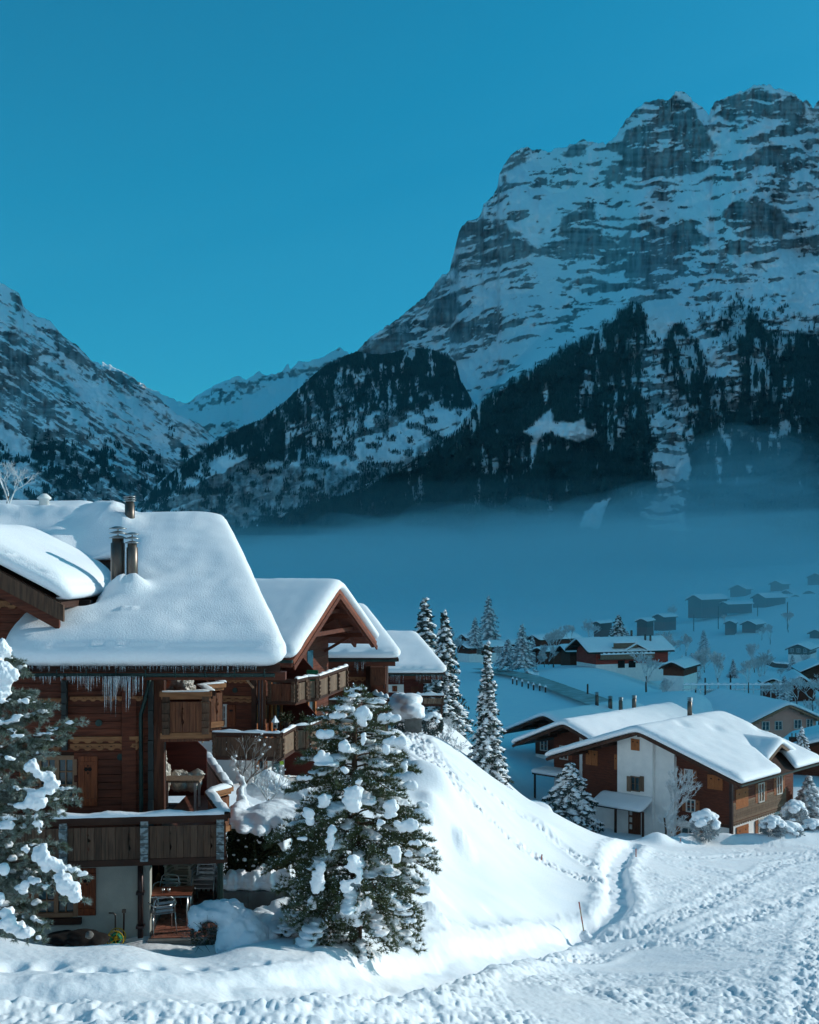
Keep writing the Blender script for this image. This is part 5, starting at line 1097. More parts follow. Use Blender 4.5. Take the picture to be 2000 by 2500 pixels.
    # pink house
    A = Vector((47.7, 150.0, 0))
    Hp = house('salmon pink house with four windows in its low gable', (47.7, 149.2), 103.4, 17.5, 5.6, 5.4, -17.55, .43, -24.6, -24.5, wood=PINKP, base=PINKP, ovf=1.0, ovs=1.0, T=.42, pitch=.3, cl=False, deckm=FRAMEW,
        front=[(-2.75, -20.75, .95, 1.05), (-.95, -20.75, .95, 1.05), (1.75, -20.65, .95, 1.05), (3.45, -20.6, .85, 1.05)], step=.4, seed=97, name='house', cat='house')
    piece('base_course', Hp['T'], Hp['WF'], -4.6, 4.4, -24.6, -22.4, .01, .06, WHITEP)
    mb = MB(); mb.bar((*Hp['pt'](13, -6.2), -20.2), (*Hp['pt'](13, -8.5), -21.0), 2.2, .15); 
    W = Hp['WL']; mb = MB(); wbox(mb, W, 2.0, 4.0, -21.6, -20.5, .1, 1.4); mb.build('balcony', DARKW, Hp['T'])
    # low snow roof in front of the pink house with two vents, and one more roof beyond the right edge
    Hq = house('low roof under deep snow between the large chalet and the pink house', (44.2, 124), 63, 15, 6.5, 8.0, -18.2, .30, -26, -26, ovf=1, ovs=1, T=.5, step=.4, seed=99, name='house', cat='house')
    flue_on(Hq, .9, .3, .22, 1.2, cap=False); mb = MB(); c = Hq['pt'](1.0, -3.9); z = float(Hq['zs'](*c))
    MB().box((c[0]-.6, c[1]-.4, z), (c[0]+.6, c[1]+.4, z+.9)).build('vent_box', DARKW, Hq['T'])
    for dx in (-.4, 0, .45): MB().tube([(c[0]+dx, c[1], z+.85), (c[0]+dx, c[1], z+1.35)], .06, 6).build('vent_pipe', STEELP, Hq['T'])
SHUTL = mat('light_shutter_wood', (.30, .115, .050), (.20, .07, .03), scale=3, stretch=(10, 10, 1), rough=.6)
right_houses()
# ------------------------------------------------------------------ trees and shrubs
POLER = mat('faded_red_paint', (.42, .12, .10), (.30, .12, .09), scale=9, rough=.6); POLEW = mat('bare_pole_wood', (.45, .36, .26), (.35, .26, .18), scale=9, rough=.8)
NEED = mat('pine_needles', (.085, .105, .042), (.17, .21, .15), scale=2.6, rough=.8, spec=.15, contrast=(.42, .70))
NEEDF = mat('frosted_needles', (.095, .125, .075), (.33, .385, .36), scale=7, rough=.8, spec=.15, contrast=(.35, .62))
SPR = mat('spruce_needles', (.030, .048, .040), (.16, .21, .22), scale=1.1, rough=.85, spec=.1, contrast=(.45, .75))
SPRF = mat('hoar_frosted_spruce', (.12, .16, .17), (.42, .48, .52), scale=1.1, rough=.85, spec=.1, contrast=(.3, .65))
BARK = mat('bark', (.10, .062, .040), (.05, .032, .022), scale=5, stretch=(3, 3, 1), rough=.9, bump=.6)
FROST = mat('frosted_twigs', (.74, .78, .80), (.42, .44, .45), scale=3, rough=.9)
TWIG = mat('bare_twigs', (.13, .085, .055), (.35, .36, .36), scale=6, rough=.9)
HEDGE = mat('hedge_leaves', (.024, .034, .014), (.055, .058, .022), scale=5, rough=.6, spec=.3)
def tufts(p, d, n, ln, spread, wd, seed=1, jit=.0):
    """needle tufts: n thin triangles round each point p, leaning along d"""
    r = np.random.default_rng(seed); K = len(p); pp = np.repeat(p, n, 0); dd = np.repeat(d, n, 0)
    v = dd+r.normal(0, spread, pp.shape); v /= np.linalg.norm(v, axis=1, keepdims=True)+1e-9
    l = ln*r.uniform(.6, 1.15, (len(pp), 1)); b = pp+dd*r.uniform(-jit, jit, (len(pp), 1)) if jit else pp
    sd = np.cross(v, r.normal(0, 1, pp.shape)); sd /= np.linalg.norm(sd, axis=1, keepdims=True)+1e-9
    V = np.concatenate([b-sd*wd/2, b+sd*wd/2, b+v*l]); m = len(pp); i = np.arange(m); return V, np.stack([i, i+m, i+2*m], 1)
def leafcloud(p, sz, seed=1, flat=.5):
    r = np.random.default_rng(seed); m = len(p); a = r.normal(0, 1, (m, 3)); a /= np.linalg.norm(a, axis=1, keepdims=True); b = np.cross(a, r.normal(0, 1, (m, 3))); b /= np.linalg.norm(b, axis=1, keepdims=True)
    s_ = sz*r.uniform(.6, 1.3, (m, 1)); V = np.concatenate([p-a*s_, p+b*s_*flat, p+a*s_, p-b*s_*flat]); i = np.arange(m); return V, np.stack([i, i+m, i+2*m, i+3*m], 1)
ICO = None
def blobs(name, L, voxel, m, parent=None, rough=.02, seed=1, nf=6.0, label=None):
    """snow clumps: overlapping ellipsoids (x,y,z,rx,ry,rz) fused by a voxel remesh and roughened"""
    global ICO
    if ICO is None:
        bm = bmesh.new(); bmesh.ops.create_icosphere(bm, subdivisions=2, radius=1); bm.verts.ensure_lookup_table()
        ICO = (np.array([v.co[:] for v in bm.verts]), np.array([[v.index for v in f.verts] for f in bm.faces])); bm.free()
    L = np.array(L, float); V = (L[:, None, :3]+ICO[0][None]*L[:, None, 3:6]).reshape(-1, 3); T = (ICO[1][None]+np.arange(len(L))[:, None, None]*len(ICO[0])).reshape(-1, 3)
    o = raw_mesh('tmp', V, T, None); md = o.modifiers.new('r', 'REMESH'); md.mode = 'VOXEL'; md.voxel_size = voxel
    bpy.context.view_layer.update(); dg = bpy.context.evaluated_depsgraph_get(); me = bpy.data.meshes.new_from_object(o.evaluated_get(dg)); bpy.data.objects.remove(o)
    n = len(me.vertices); co = np.empty(n*3); me.vertices.foreach_get('co', co); co = co.reshape(-1, 3); no = np.empty(n*3); me.vertices.foreach_get('normal', no); no = no.reshape(-1, 3)
    k = fbm(co[:, 0]*nf+co[:, 1]*nf*.7, co[:, 2]*nf+co[:, 1]*nf*.5, seed, 3)-.5; k2 = fbm(co[:, 0]*nf*.25+co[:, 2]*nf*.2, co[:, 1]*nf*.25, seed+4, 2)-.5
    k3 = ridg(co[:, 0]*nf*2.3+co[:, 1]*nf*2, co[:, 2]*nf*2.6, seed+8, 2)-.5
    co += no*(k*rough*3.6+k2*rough*4+k3*rough*1.3)[:, None]; me.vertices.foreach_set('co', co.ravel()); me.name = name
    me.materials.clear(); o = link(name, me, m, parent, True)
    if label: o['label'] = label
    return o
def prof(t, P_): return float(np.interp(t, [q[0] for q in P_], [q[1] for q in P_]))
def pine(label, base, h, P_, nb=95, seed=3, name='pine_tree', snow=(), tn=22, ln=.11, m=NEED, sub=7):
    r = random.Random(seed); B = Vector(base); T = empty(name, base, label=label, cat='tree')
    MB().tube([B+Vector((0, 0, -.3)), B+Vector((.02, 0, h*.3)), B+Vector((-.02, 0, h*.7)), B+Vector((0, 0, h))], [.14, .11, .06, .015], 9).build('trunk', BARK, T, True)
    tp, td, bl = [], [], []; bmb = MB()
    for i in range(nb):
        t = (i+.5)/nb; t = t**.9*.93; z = h*(1-t); R = prof(t, P_)*r.uniform(.72, 1.12); az = i*2.39996+r.uniform(-.3, .3); u = Vector((math.cos(az), math.sin(az), 0))
        up = .30*(1-t)+.05; dr = .30+.25*t; pts = []
        for k in range(7):
            s_ = k/6; pts.append(B+Vector((0, 0, z))+u*R*s_+Vector((0, 0, R*(up*s_*1.1-dr*s_*s_*1.3+.10*max(0, s_-.75)*4))))
        bmb.tube(pts, [.022*(1-.8*k/6)*(.6+R*.3) for k in range(7)], 4, cap=False)
        sd = Vector((-u.y, u.x, 0)); nsub = max(3, int(sub*R))
        for k in range(nsub*2):
            f = .22+.78*(k//2+.5)/nsub; q = pts[min(6, int(f*6))].lerp(pts[min(6, int(f*6)+1)], f*6-int(f*6)) if f < 1 else pts[6]
            s_ = (1 if k % 2 else -1); L = R*.34*(1.15-f)*r.uniform(.7, 1.3)+.08; d = (u*.75+sd*s_*.8+Vector((0, 0, r.uniform(-.22, .25)))).normalized()
            bmb.tube([q, q+d*L], [.008, .004], 3, cap=False)
            for j in range(max(2, int(L/.085))):
                a = q+d*L*((j+1)/max(2, int(L/.085))); tp.append(a); td.append((d+Vector((0, 0, .35))).normalized())
        for k in range(4): tp.append(pts[6]-(pts[6]-pts[5])*(k*.3)); td.append(((pts[6]-pts[5]).normalized()+Vector((0, 0, .3))).normalized())
        if r.random() < .8:
            a0 = r.uniform(.35, .75); nn_ = r.randint(2, 5)
            for k in range(nn_):
                f = min(1, a0+k*.09); j = min(5, int(f*6)); q = pts[j].lerp(pts[j+1], f*6-j); s_ = r.uniform(.05, .10)*(.7+.3*R); L_ = abs(u.x)*1.3+.9, abs(u.y)*1.3+.9; bl.append((q.x+r.uniform(-.03, .03), q.y+r.uniform(-.03, .03), q.z+s_*.35, s_*1.5*L_[0], s_*1.5*L_[1], s_*.34))
                if r.random() < .5: bl.append((q.x+sd.x*.12, q.y+sd.y*.12, q.z+.01, s_*.9, s_*.9, s_*.6))
    for k in range(14): tp.append(B+Vector((0, 0, h-.03*k))); td.append(Vector((r.uniform(-.5, .5), r.uniform(-.5, .5), .9)))
    bmb.build('branches', BARK, T)
    V, Tt = tufts(np.array(tp), np.array(td), tn, ln, .55, .011, seed); raw_mesh('needles', V, Tt, m, T)['kind'] = 'stuff'
    bl += list(snow); blobs('snow_clumps', bl, .024, FSNOW, T, .024, seed, 5.5)
    rg = np.random.default_rng(seed); q = np.array(tp)[rg.integers(0, len(tp), 13000)]+rg.normal(0, .028, (13000, 3))+np.array([0, 0, .035]); V, Q = leafcloud(q, .018, seed, .8); raw_mesh('frost', V, Q, FSNOW, T)['kind'] = 'stuff'
    return T
def spruce(label, px, pt_, pb, Y, rb, seed=1, group=None, frost=0, snowy=1.0, nb=70, name='spruce_tree', dens=1.0, droop=.55, prof_=None, base=None):
    r = random.Random(seed); c = P(px, pb, Y) if base is None else base; h = (pb-pt_)*Y/F; T = empty(name, c, label=label, cat='tree', group=group)
    rg = np.random.default_rng(seed); B = Vector(c)
    MB().tube([B+Vector((0, 0, -.5)), B+Vector((0, 0, h*.5)), B+Vector((0, 0, h*.98))], [rb*.10+.03, rb*.06, .01], 6).build('trunk', BARK, T)
    lv, sv = [], []; P_ = prof_ or [(0, .02), (.08, .14), (.3, .42), (.6, .74), (.85, 1.0), (1, .92)]
    for i in range(nb):
        t = ((i+.6)/nb)**.82; z = h*(1-t*.96); R = rb*prof(t, P_)*r.uniform(.68, 1.15); az = i*2.39996+r.uniform(-.35, .35); u = np.array([math.cos(az), math.sin(az), 0]); sd = np.array([-u[1], u[0], 0])
        K = max(3, int(R*3.2*dens)+3)
        for k in range(K):
            s_ = (k+.6)/K; q = np.array([B.x, B.y, B.z+z])+u*R*s_+np.array([0, 0, -R*droop*s_**1.5+R*.12*max(0, s_-.8)*5])
            w_ = R*.34*(1.05-s_)+.10*rb; nn_ = max(3, int(w_*7*dens)+2)
            for j in range(nn_):
                o = sd*rg.uniform(-w_, w_)+np.array([0, 0, -abs(rg.normal(0, .10))*(.5+R*.35)]); lv.append(q+o)
            if rg.random() < .72*snowy and s_ > .15: sv.append((q[0]+rg.normal(0, .04), q[1]+rg.normal(0, .04), q[2]+.05, w_*rg.uniform(.45, .8)+.04, w_*rg.uniform(.45, .8)+.04, .05+.07*rg.random()+w_*.10))
    lv = np.array(lv); V, Q = leafcloud(lv, .085+rb*.055, seed, .38); raw_mesh('needles', V, Q, SPRF if frost else SPR, T)['kind'] = 'stuff'
    if sv:
        L = np.array(sv); g = np.array([[0, 0, 1], [1, 0, 0], [.5, .87, 0], [-.5, .87, 0], [-1, 0, 0], [-.5, -.87, 0], [.5, -.87, 0], [0, 0, -.8]], float); f = np.array([[0, 1, 2], [0, 2, 3], [0, 3, 4], [0, 4, 5], [0, 5, 6], [0, 6, 1], [7, 2, 1], [7, 3, 2], [7, 4, 3], [7, 5, 4], [7, 6, 5], [7, 1, 6]])
        jt = rg.uniform(.7, 1.3, (len(L), 8, 1)); V = (L[:, None, :3]+g[None]*jt*L[:, None, 3:6]+(g[None]*np.array([1, 1, 0]))*0); V[:, 1:7, 2] -= rg.uniform(0, .09, (len(L), 6))*(.4+rb*.25)
        raw_mesh('snow_clumps', V.reshape(-1, 3), (f[None]+np.arange(len(L))[:, None, None]*8).reshape(-1, 3), FSNOW, T, True)['kind'] = 'stuff'
    return T
def bare_tree(label, px, pt_, pb, Y, spread=.5, seed=1, group=None, m=FROST, name='bare_tree', depth=5, cat='tree', base=None, thick=1.0, lean=0, trunk=.28, snow=0):
    r = random.Random(seed); c = P(px, pb, Y) if base is None else base; h = (pb-pt_)*Y/F; T = empty(name, c, label=label, cat=cat, group=group); B = Vector(c)
    segs = []; tips = []
    def grow(p, d, L, rad, k):
        q = p+d*L; mid = p+d*L*.5+Vector((r.uniform(-1, 1), r.uniform(-1, 1), r.uniform(-.5, .5)))*L*.07; segs.append((p, mid, q, rad, rad*.62, k))
        if k == 0: tips.append(q); return
        for _ in range(3 if k > 1 else 4):
            a = Vector((r.gauss(0, 1), r.gauss(0, 1), r.gauss(0, .6))); e = (d+a*spread*.62+Vector((0, 0, .12))).normalized(); grow(p.lerp(q, r.uniform(.55, 1)), e, L*r.uniform(.6, .82), rad*.58, k-1)
    grow(B+Vector((0, 0, -.3)), Vector((lean, 0, 1)).normalized(), h*trunk+.3, h*.020*thick+.02, depth)
    # scale the crown to the wanted height
    top = max(s[2].z for s in segs)-B.z; f = h/top; mt = MB(); mc = MB()
    for a, b_, c_, r0, r1, k in segs:
        q = [B+(v-B)*f for v in (a, b_, c_)]; (mt if k == depth else mc).tube(q, [max(r0, .008*Y/60), max((r0+r1)/2, .007*Y/60), max(r1, .006*Y/60)], 3 if k < depth-1 else 5, cap=False)
    mt.build('trunk', BARK if m is not TWIG else TWIG, T); mc.build('twigs', m, T)['kind'] = 'stuff'
    if snow:
        L = []
        for t_ in tips:
            if r.random() < snow: q = B+(t_-B)*f; s_ = r.uniform(.6, 1.3)*h*.022; L.append((q.x, q.y, q.z, s_*1.3, s_*1.3, s_))
        if L: blobs('snow_clumps', L, h*.016, FSNOW, T, h*.003, seed, 4/h)
    return T
def snow_bush(label, px, pb, Y, w_, h, seed=1, group=None, cover=.6, m=SPR, name='snowy_bush', lumps=14, base=None, vox=None):
    """bush of small leaves carrying rounded pillows of snow; w_, h in metres"""
    r = np.random.default_rng(seed); c = P(px, pb, Y) if base is None else base; T = empty(name, c, label=label, cat='bush', group=group); B = np.array(c)
    n = int(700*min(3, w_*h)+300); v = r.normal(0, 1, (n, 3)); v /= np.linalg.norm(v, axis=1, keepdims=True); rr = r.uniform(.35, 1.0, (n, 1))**.5; p = B+v*rr*np.array([w_/2, w_/2, h/2])+np.array([0, 0, h*.46])
    V, Q = leafcloud(p, .05+w_*.018, seed, .45); raw_mesh('leaves', V, Q, m, T)['kind'] = 'stuff'
    L = []
    for k in range(int(lumps*2)):
        a = r.uniform(0, 2*PI); q = r.uniform(0, 1)**.6; t = r.uniform(0, 1); s_ = w_*r.uniform(.06, .14); L.append((B[0]+math.cos(a)*q*w_*.42, B[1]+math.sin(a)*q*w_*.42, B[2]+h*(.50+.48*math.sqrt(max(0, 1-q*q)))-(1-cover)*h*.2*t, s_*1.25, s_*1.25, s_*.75))
    L.append((B[0], B[1], B[2]+h*.85, w_*.24, w_*.24, h*.12))
    blobs('snow_cap', L, vox or max(.04, w_*.028), FSNOW, T, w_*.012, seed, 5/w_)
    return T
# ------------------------------------------------------------------ the big pine beside the nearest chalet
PZ = 24.2; PB = onground(868, PZ, -.05)
def pz(x, y, w_, h_, k=1.0):      # a snow clump on the near side of the crown: centre and size read off at the crown's distance
    px, py = 550+x/2.875, 1680+y/2.875; c = P(px, py, PZ-.6); t = (py-1690)/610.; R = prof(min(1, max(0, t)), PPROF); dx = c.x-PB.x; dy = math.sqrt(max(.05, R*R*1.0-dx*dx)); c = P(px, py, PZ-dy); s_ = (PZ-dy)/F/2.875
    out = []; r = random.Random(int(x*7+y)); rx, rz = w_*s_/2, h_*s_/2; mn = min(rx, rz); el = max(rx, rz)/mn; tilt = r.uniform(-.25, .25); nb_ = 2+int(el*1.6)
    for i in range(nb_):                                    # the body of the load, following the bough
        f = ((i+.5)/nb_*2-1)*(1-.62/el); u, v = (f*rx, 0) if rx > rz else (0, -f*rz); u += r.uniform(-.12, .12)*rx; v += r.uniform(-.1, .1)*rz
        out.append((c.x+u+tilt*v, c.y-v*.25, c.z+v, mn*r.uniform(.62, .85), mn*.5, mn*r.uniform(.6, .8)))
    for i in range(6+int(el*4)):                            # ragged edge
        a = r.uniform(0, 2*PI); q = r.uniform(.65, 1.0); u, v = math.cos(a)*q*rx*.9, math.sin(a)*q*rz*.92; f = r.uniform(.18, .34)
        out.append((c.x+u+tilt*v, c.y-v*.25+.03, c.z+v, mn*f*r.uniform(1, 1.8), mn*f, mn*f*r.uniform(.7, 1.6)))
    return out
PPROF = [(0, .08), (.06, .50), (.14, .95), (.3, 1.15), (.5, 1.55), (.68, 1.78), (.82, 1.62), (.9, 1.0), (1, .5)]
SN = []
for q in ((790,195,130,55),(960,190,110,120),(1150,215,170,85),(860,150,120,45),(710,325,140,65),(830,410,80,85),(970,360,45,90),(1190,375,170,70),(1130,430,60,60),(690,500,140,85),(840,580,45,60),(560,630,130,50),(935,660,70,60),(900,780,150,220),(690,790,105,125),(590,900,90,140),(1150,860,110,150),(1270,960,190,95),(1090,940,80,60),(740,1060,85,220),(545,1055,90,45),(1200,1160,95,120),(660,1330,100,250),(890,1240,110,150),(850,1380,105,130),(940,1330,80,150),(900,1550,170,270),(1005,1510,55,110),(605,1510,60,120),(500,1580,120,70),(1300,690,100,60),(1390,820,90,50),(1330,1090,110,50),(1290,1170,80,60),(1420,1140,90,40),(1380,1420,110,60),(1250,560,60,90),(1180,1620,90,60)): SN += pz(*q)
def trunk_visible(): pass
pine('big pine laden with snow clumps standing beside the nearest chalet', PB, 5.3, PPROF, nb=120, seed=5, snow=SN, tn=30, sub=9)
# ------------------------------------------------------------------ frosted conifer reaching in from the left edge
def left_conifer():
    Y = 15.2; X0 = KX(-150, Y); zb = float(zg(X0, Y)); T = empty('conifer', (X0, Y, zb), label='frosted conifer reaching in from the left edge with snow-heavy branches', cat='tree'); r = random.Random(9)
    MB().tube([(X0, Y, zb-.3), (X0, Y, zb+2.5), (X0+.05, Y, zb+5.2)], [.20, .15, .06], 9).build('trunk', BARK, T, True)
    BR = [((-70,1560),(20,1590),(60,1640),15.6,.7),((-90,1700),(30,1700),(75,1690),15.5,.6),((-60,1640),(10,1680),(70,1705),15.3,.9),((-60,1700),(40,1720),(125,1722),15.1,1.0),((-80,1790),(30,1755),(110,1742),15.3,.9),((-70,1850),(80,1810),(192,1762),14.9,1.15),((-70,1880),(60,1840),(160,1800),15.2,1.0),((-70,1850),(40,1850),(120,1840),14.7,.9),
          ((-60,1960),(60,1920),(115,1880),15.0,.8),((-80,2000),(60,1950),(178,1955),14.8,1.1),((-80,1960),(70,1930),(172,1930),15.1,1.0),((-80,2050),(30,2010),(150,1985),14.9,1.0),((-70,2070),(30,2050),(90,1998),14.6,.7),((-80,2080),(50,2060),(155,2068),15.0,.8),((-60,2110),(80,2085),(205,2138),14.8,1.1),((-60,2150),(60,2110),(150,2150),15.0,.9),((-50,2160),(90,2120),(198,2198),14.9,.8),((-60,2200),(40,2150),(110,2170),14.7,.9),((-60,2230),(40,2200),(100,2210),15.0,.9),((-60,2260),(40,2220),(112,2255),14.8,1.0),((-60,2280),(30,2250),(95,2290),14.6,1.0),((-60,2120),(10,2130),(60,2180),14.6,.9),((-60,1900),(0,1900),(50,1930),14.6,.9),((-60,1760),(0,1770),(55,1800),14.7,.9),((-60,1810),(0,1830),(60,1880),15.4,.8),((-60,2000),(0,2030),(50,2090),15.3,.8)]
    tp, td, bl = [], [], []; mb = MB()
    for a, b, c, y, k in BR:
        A, B_, C_ = P(*a, Y+.2), P(*b, (Y+y)/2), P(*c, y); pts = [A*(1-t)**2+B_*2*t*(1-t)+C_*t*t for t in [i/12 for i in range(13)]]
        mb.tube(pts, [.030*(1-.85*i/12)*k for i in range(13)], 5, cap=False)
        for i in range(2, 13):
            d = (pts[i]-pts[i-1]).normalized(); L0 = .30*k*(1.12-i/12)+.07
            for j in range(6):
                w_ = Vector((r.gauss(0, 1), r.gauss(0, 1), r.gauss(0, .5)-.15)); e = (d*.95+w_*.55).normalized(); q = pts[i-1].lerp(pts[i], r.random()); L = L0*r.uniform(.6, 1.2); n = max(2, int(L/.035))
                mb.tube([q, q+e*L], [.006, .003], 3, cap=False)
                for s_ in range(n): tp.append(q+e*L*(s_+1)/n+Vector((0, 0, -.02*s_/n))); td.append((e+Vector((0, 0, .25))).normalized())
            if r.random() < .50*(.4 if i < 4 else 1):
                s_ = r.uniform(.020, .045)*k; q = pts[i]; bl.append((q.x, q.y-.02, q.z+s_*.9, s_*1.7, s_*1.6, s_*.7))
    mb.build('branches', BARK, T)
    V, Q = tufts(np.array(tp), np.array(td), 22, .060, .60, .0075, 5); raw_mesh('needles', V, Q, NEEDF, T)['kind'] = 'stuff'
    S_ = [(-8,1625,14.9,48,46),(15,1655,14.9,38,38),(-2,1680,14.9,40,24),(0,1590,15,26,30),(75,1872,14.5,17,18),(90,1882,14.5,18,17),(108,1893,14.5,18,17),(125,1907,14.5,18,17),(134,1917,14.5,14,14),(55,1968,14.5,26,12),(85,1955,14.5,26,26),(98,1950,14.5,20,22),(75,1935,14.6,17,13),(110,1935,14.5,26,14),(62,1925,14.6,9,9),(98,2085,14.5,17,26),(112,2100,14.5,20,26),(104,2075,14.5,14,20),(130,2100,14.5,20,14),(148,2115,14.5,18,16),(150,2140,14.4,18,16),(163,2158,14.4,22,22),(178,2172,14.4,20,22),(186,2180,14.4,14,18),(60,2075,14.6,12,10),(15,2230,14.4,18,16),(20,2255,14.3,22,20),(38,2268,14.3,24,16),(55,2280,14.3,24,12),(10,2120,14.4,9,11),(40,1750,14.8,20,7),(20,1762,14.8,30,10),(60,1712,14.9,28,8),(10,1710,14.9,18,9),(88,2010,14.6,12,8),(92,1998,14.6,8,16),(100,2012,14.6,7,10),(10,2015,14.6,25,9),(85,2150,14.5,16,8),(62,2160,14.5,8,9),(0,2195,14.4,10,18),(25,1850,14.6,14,8),(45,1795,14.7,20,7),(110,1790,14.8,20,5),(95,2030,14.6,10,6)]
    for x, y, yy, rx, rz in S_:
        for _ in range(7):
            a = r.uniform(0, 2*PI); q = r.random()**.5*.55; f = r.uniform(.42, .75); c = P(x+math.cos(a)*q*rx, y+math.sin(a)*q*rz, yy+r.uniform(-.05, .05)); s_ = yy/F; bl.append((c.x, c.y, c.z, rx*s_*f, (rx+rz)*.5*s_*f, rz*s_*f))
    blobs('snow_clumps', bl, .017, FSNOW, T, .016, 4, 13)
left_conifer()
# ------------------------------------------------------------------ garden between the chalets
def blob_px(L): # (column, row, distance, half width px, half height px[, depth m])
    out = []
    for q in L: c = P(q[0], q[1], q[2]); s_ = q[2]/F; out.append((c.x, c.y, c.z, q[3]*s_, (q[5] if len(q) > 5 else q[3]*s_*.8), q[4]*s_))
    return out
def hedge():
    T = empty('hedge', P(640, 2170, 28), label='tall dark clipped hedge between chalet and pine, thick snow on top', cat='hedge'); r = np.random.default_rng(3)
    x0, x1 = KX(536, 28), KX(790, 28); n = 15000; p = np.stack([r.uniform(x0, x1, n), 27.9+r.uniform(0, 1, n)**2*1.3+.12*np.sin(r.uniform(0, 40, n)), r.uniform(-8.3, -6.05, n)], 1)
    p[:, 1] += (fbm(p[:, 0]*2.2, p[:, 2]*2.2, 5, 3)-.5)*.5; V, Q = leafcloud(p, .042, 4, .5); raw_mesh('leaves', V, Q, HEDGE, T)['kind'] = 'stuff'
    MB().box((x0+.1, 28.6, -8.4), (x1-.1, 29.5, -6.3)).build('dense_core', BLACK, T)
    S_ = [(565,2004,28.2,34,15),(600,1994,28.2,50,18),(650,1990,28.2,56,22),(700,1996,28.1,54,20),(745,1998,28.1,54,20),(790,2000,28.2,50,22),(600,2015,27.8,26,14),(640,2020,27.8,24,12),(690,2030,27.7,20,26),(700,2050,27.6,9,18),(545,2010,28.2,14,16),(585,1975,28.6,22,18),(760,1985,28.7,60,24),(680,1975,28.8,50,20)]
    blobs('snow_cap', blob_px([q+(.75,) for q in S_]), .05, FSNOW, T, .03, 5, 3)
    sp = [(545+r.uniform(0, 210), 2040+r.uniform(0, 130)) for _ in range(46)]
    blobs('snow_specks', blob_px([(x, y, 27.6, r.uniform(1.5, 6), r.uniform(1.5, 4)) for x, y in sp]+[(588,2024,27.6,10,5),(633,2037,27.6,9,4)]), .02, FSNOW, T, .01, 6, 9)['kind'] = 'stuff'
hedge()
def planter():
    T = empty('planter_wall', P(610, 2195, 26.6), label='low concrete planter wall with a jagged heap of snow below the hedge', cat='wall')
    a, b = P(541, 2170, 26.9), P(740, 2170, 26.7)
    for i in range(3):
        p = a.lerp(b, i/3); q = a.lerp(b, (i+1)/3-.004); MB().box((p.x, 26.8, -8.5), (q.x, 27.0, -7.38)).build('slab', CONC, T)
    MB().box((a.x, 27.01, -8.5), (a.x+.15, 28.0, -7.38)).build('slab', CONC, T); r = random.Random(4); L = []
    for i in range(34):
        t = i/33; px = 545+t*170; hh = (14+20*abs(math.sin(t*7.5+.4))+r.uniform(0, 14))*(.55+.45*math.sin(min(1, t*1.8)*PI/2)); L.append((px, 2160-hh*.5, 27.3+r.uniform(-.2, .2), 9, hh*.62, .3))
    L += [(570,2160,27.2,36,12,.35),(620,2158,27.2,40,16,.35),(670,2158,27.2,36,15,.35),(712,2155,27.2,30,14,.35)]
    blobs('snow_heap', blob_px(L), .035, FSNOW, T, .03, 7, 7)
planter()
def mound():
    T = empty('snowed_in_shrub', P(560, 2305, 23.9), label='twiggy dark shrub almost buried under a big rounded mound of snow', cat='bush'); r = np.random.default_rng(8)
    L = [(480,2232,23.9,26,24),(505,2225,24,30,24),(540,2225,23.9,34,24),(565,2232,23.8,34,34),(590,2262,23.7,38,40),(615,2285,23.6,38,38),(560,2285,23.6,32,36),(585,2300,23.6,40,28),(632,2302,23.7,26,22),(470,2245,23.9,14,22),(487,2256,23.8,10,12),(600,2310,23.5,50,22),(540,2300,23.6,12,22)]
    blobs('snow_cap', blob_px([q+(.5,) for q in L]), .045, FSNOW, T, .03, 9, 3.5)
    mb = MB(); rr = random.Random(3)
    for i in range(170):
        x, y = rr.uniform(462, 560), rr.uniform(2248, 2306); a = P(x, y, 23.55+rr.uniform(-.1, .3)); d = Vector((rr.uniform(-1, 1), rr.uniform(-.5, .3), rr.uniform(-.3, .8))).normalized()*rr.uniform(.1, .35); mb.tube([a, a+d*.5+Vector((0, 0, .02)), a+d], [.007, .005, .003], 3, cap=False)
    mb.build('twigs', mat('dark_twigs', (.05, .035, .025), (.20, .20, .19), scale=9, rough=.9), T)['kind'] = 'stuff'
    n = 900; p = np.array([P(x, y, Y_) for x, y, Y_ in zip(r.uniform(465, 558, n), r.uniform(2250, 2306, n), r.uniform(23.5, 24.2, n))]); V, Q = leafcloud(p, .03, 3, .4); raw_mesh('leaves', V, Q, HEDGE, T)['kind'] = 'stuff'
mound()
def stone_edge():
    T = empty('stone_wall', P(680, 2280, 24.5), label='short rough stone retaining wall beside the pine with snow on top', cat='wall'); r = random.Random(5); ST = mat('rough_stone', (.30, .24, .17), (.12, .10, .08), scale=7, rough=.95, bump=.6, rnd=.2)
    pts = [(662, 2305, 23.6), (672, 2280, 24.4), (686, 2258, 25.2), (704, 2240, 26.0), (722, 2226, 26.6)]
    for i in range(4):
        for k in range(4):
            for j in range(2):
                t = (j+.5)/2; a = P(*pts[i]).lerp(P(*pts[i+1]), t); s_ = .12; bm = bmesh.new(); bmesh.ops.create_icosphere(bm, subdivisions=1, radius=1)
                for v in bm.verts: v.co = Vector((v.co.x*.16, v.co.y*.26, v.co.z*.10))*r.uniform(.8, 1.15)+Vector((a.x, a.y, a.z-.05-k*.17))
                me = bpy.data.meshes.new('stone'); bm.to_mesh(me); bm.free(); link('stone', me, ST, T)
    L = [(668,2275,24.2,16,18,.5),(684,2252,25.0,18,18,.5),(700,2232,25.8,20,18,.5),(722,2212,26.5,24,18,.5),(650,2260,25.2,24,20,.6),(640,2240,26,30,16,.6),(690,2215,26.4,30,16,.6)]
    blobs('snow_cap', blob_px(L), .05, FSNOW, T, .03, 11, 4)
stone_edge()
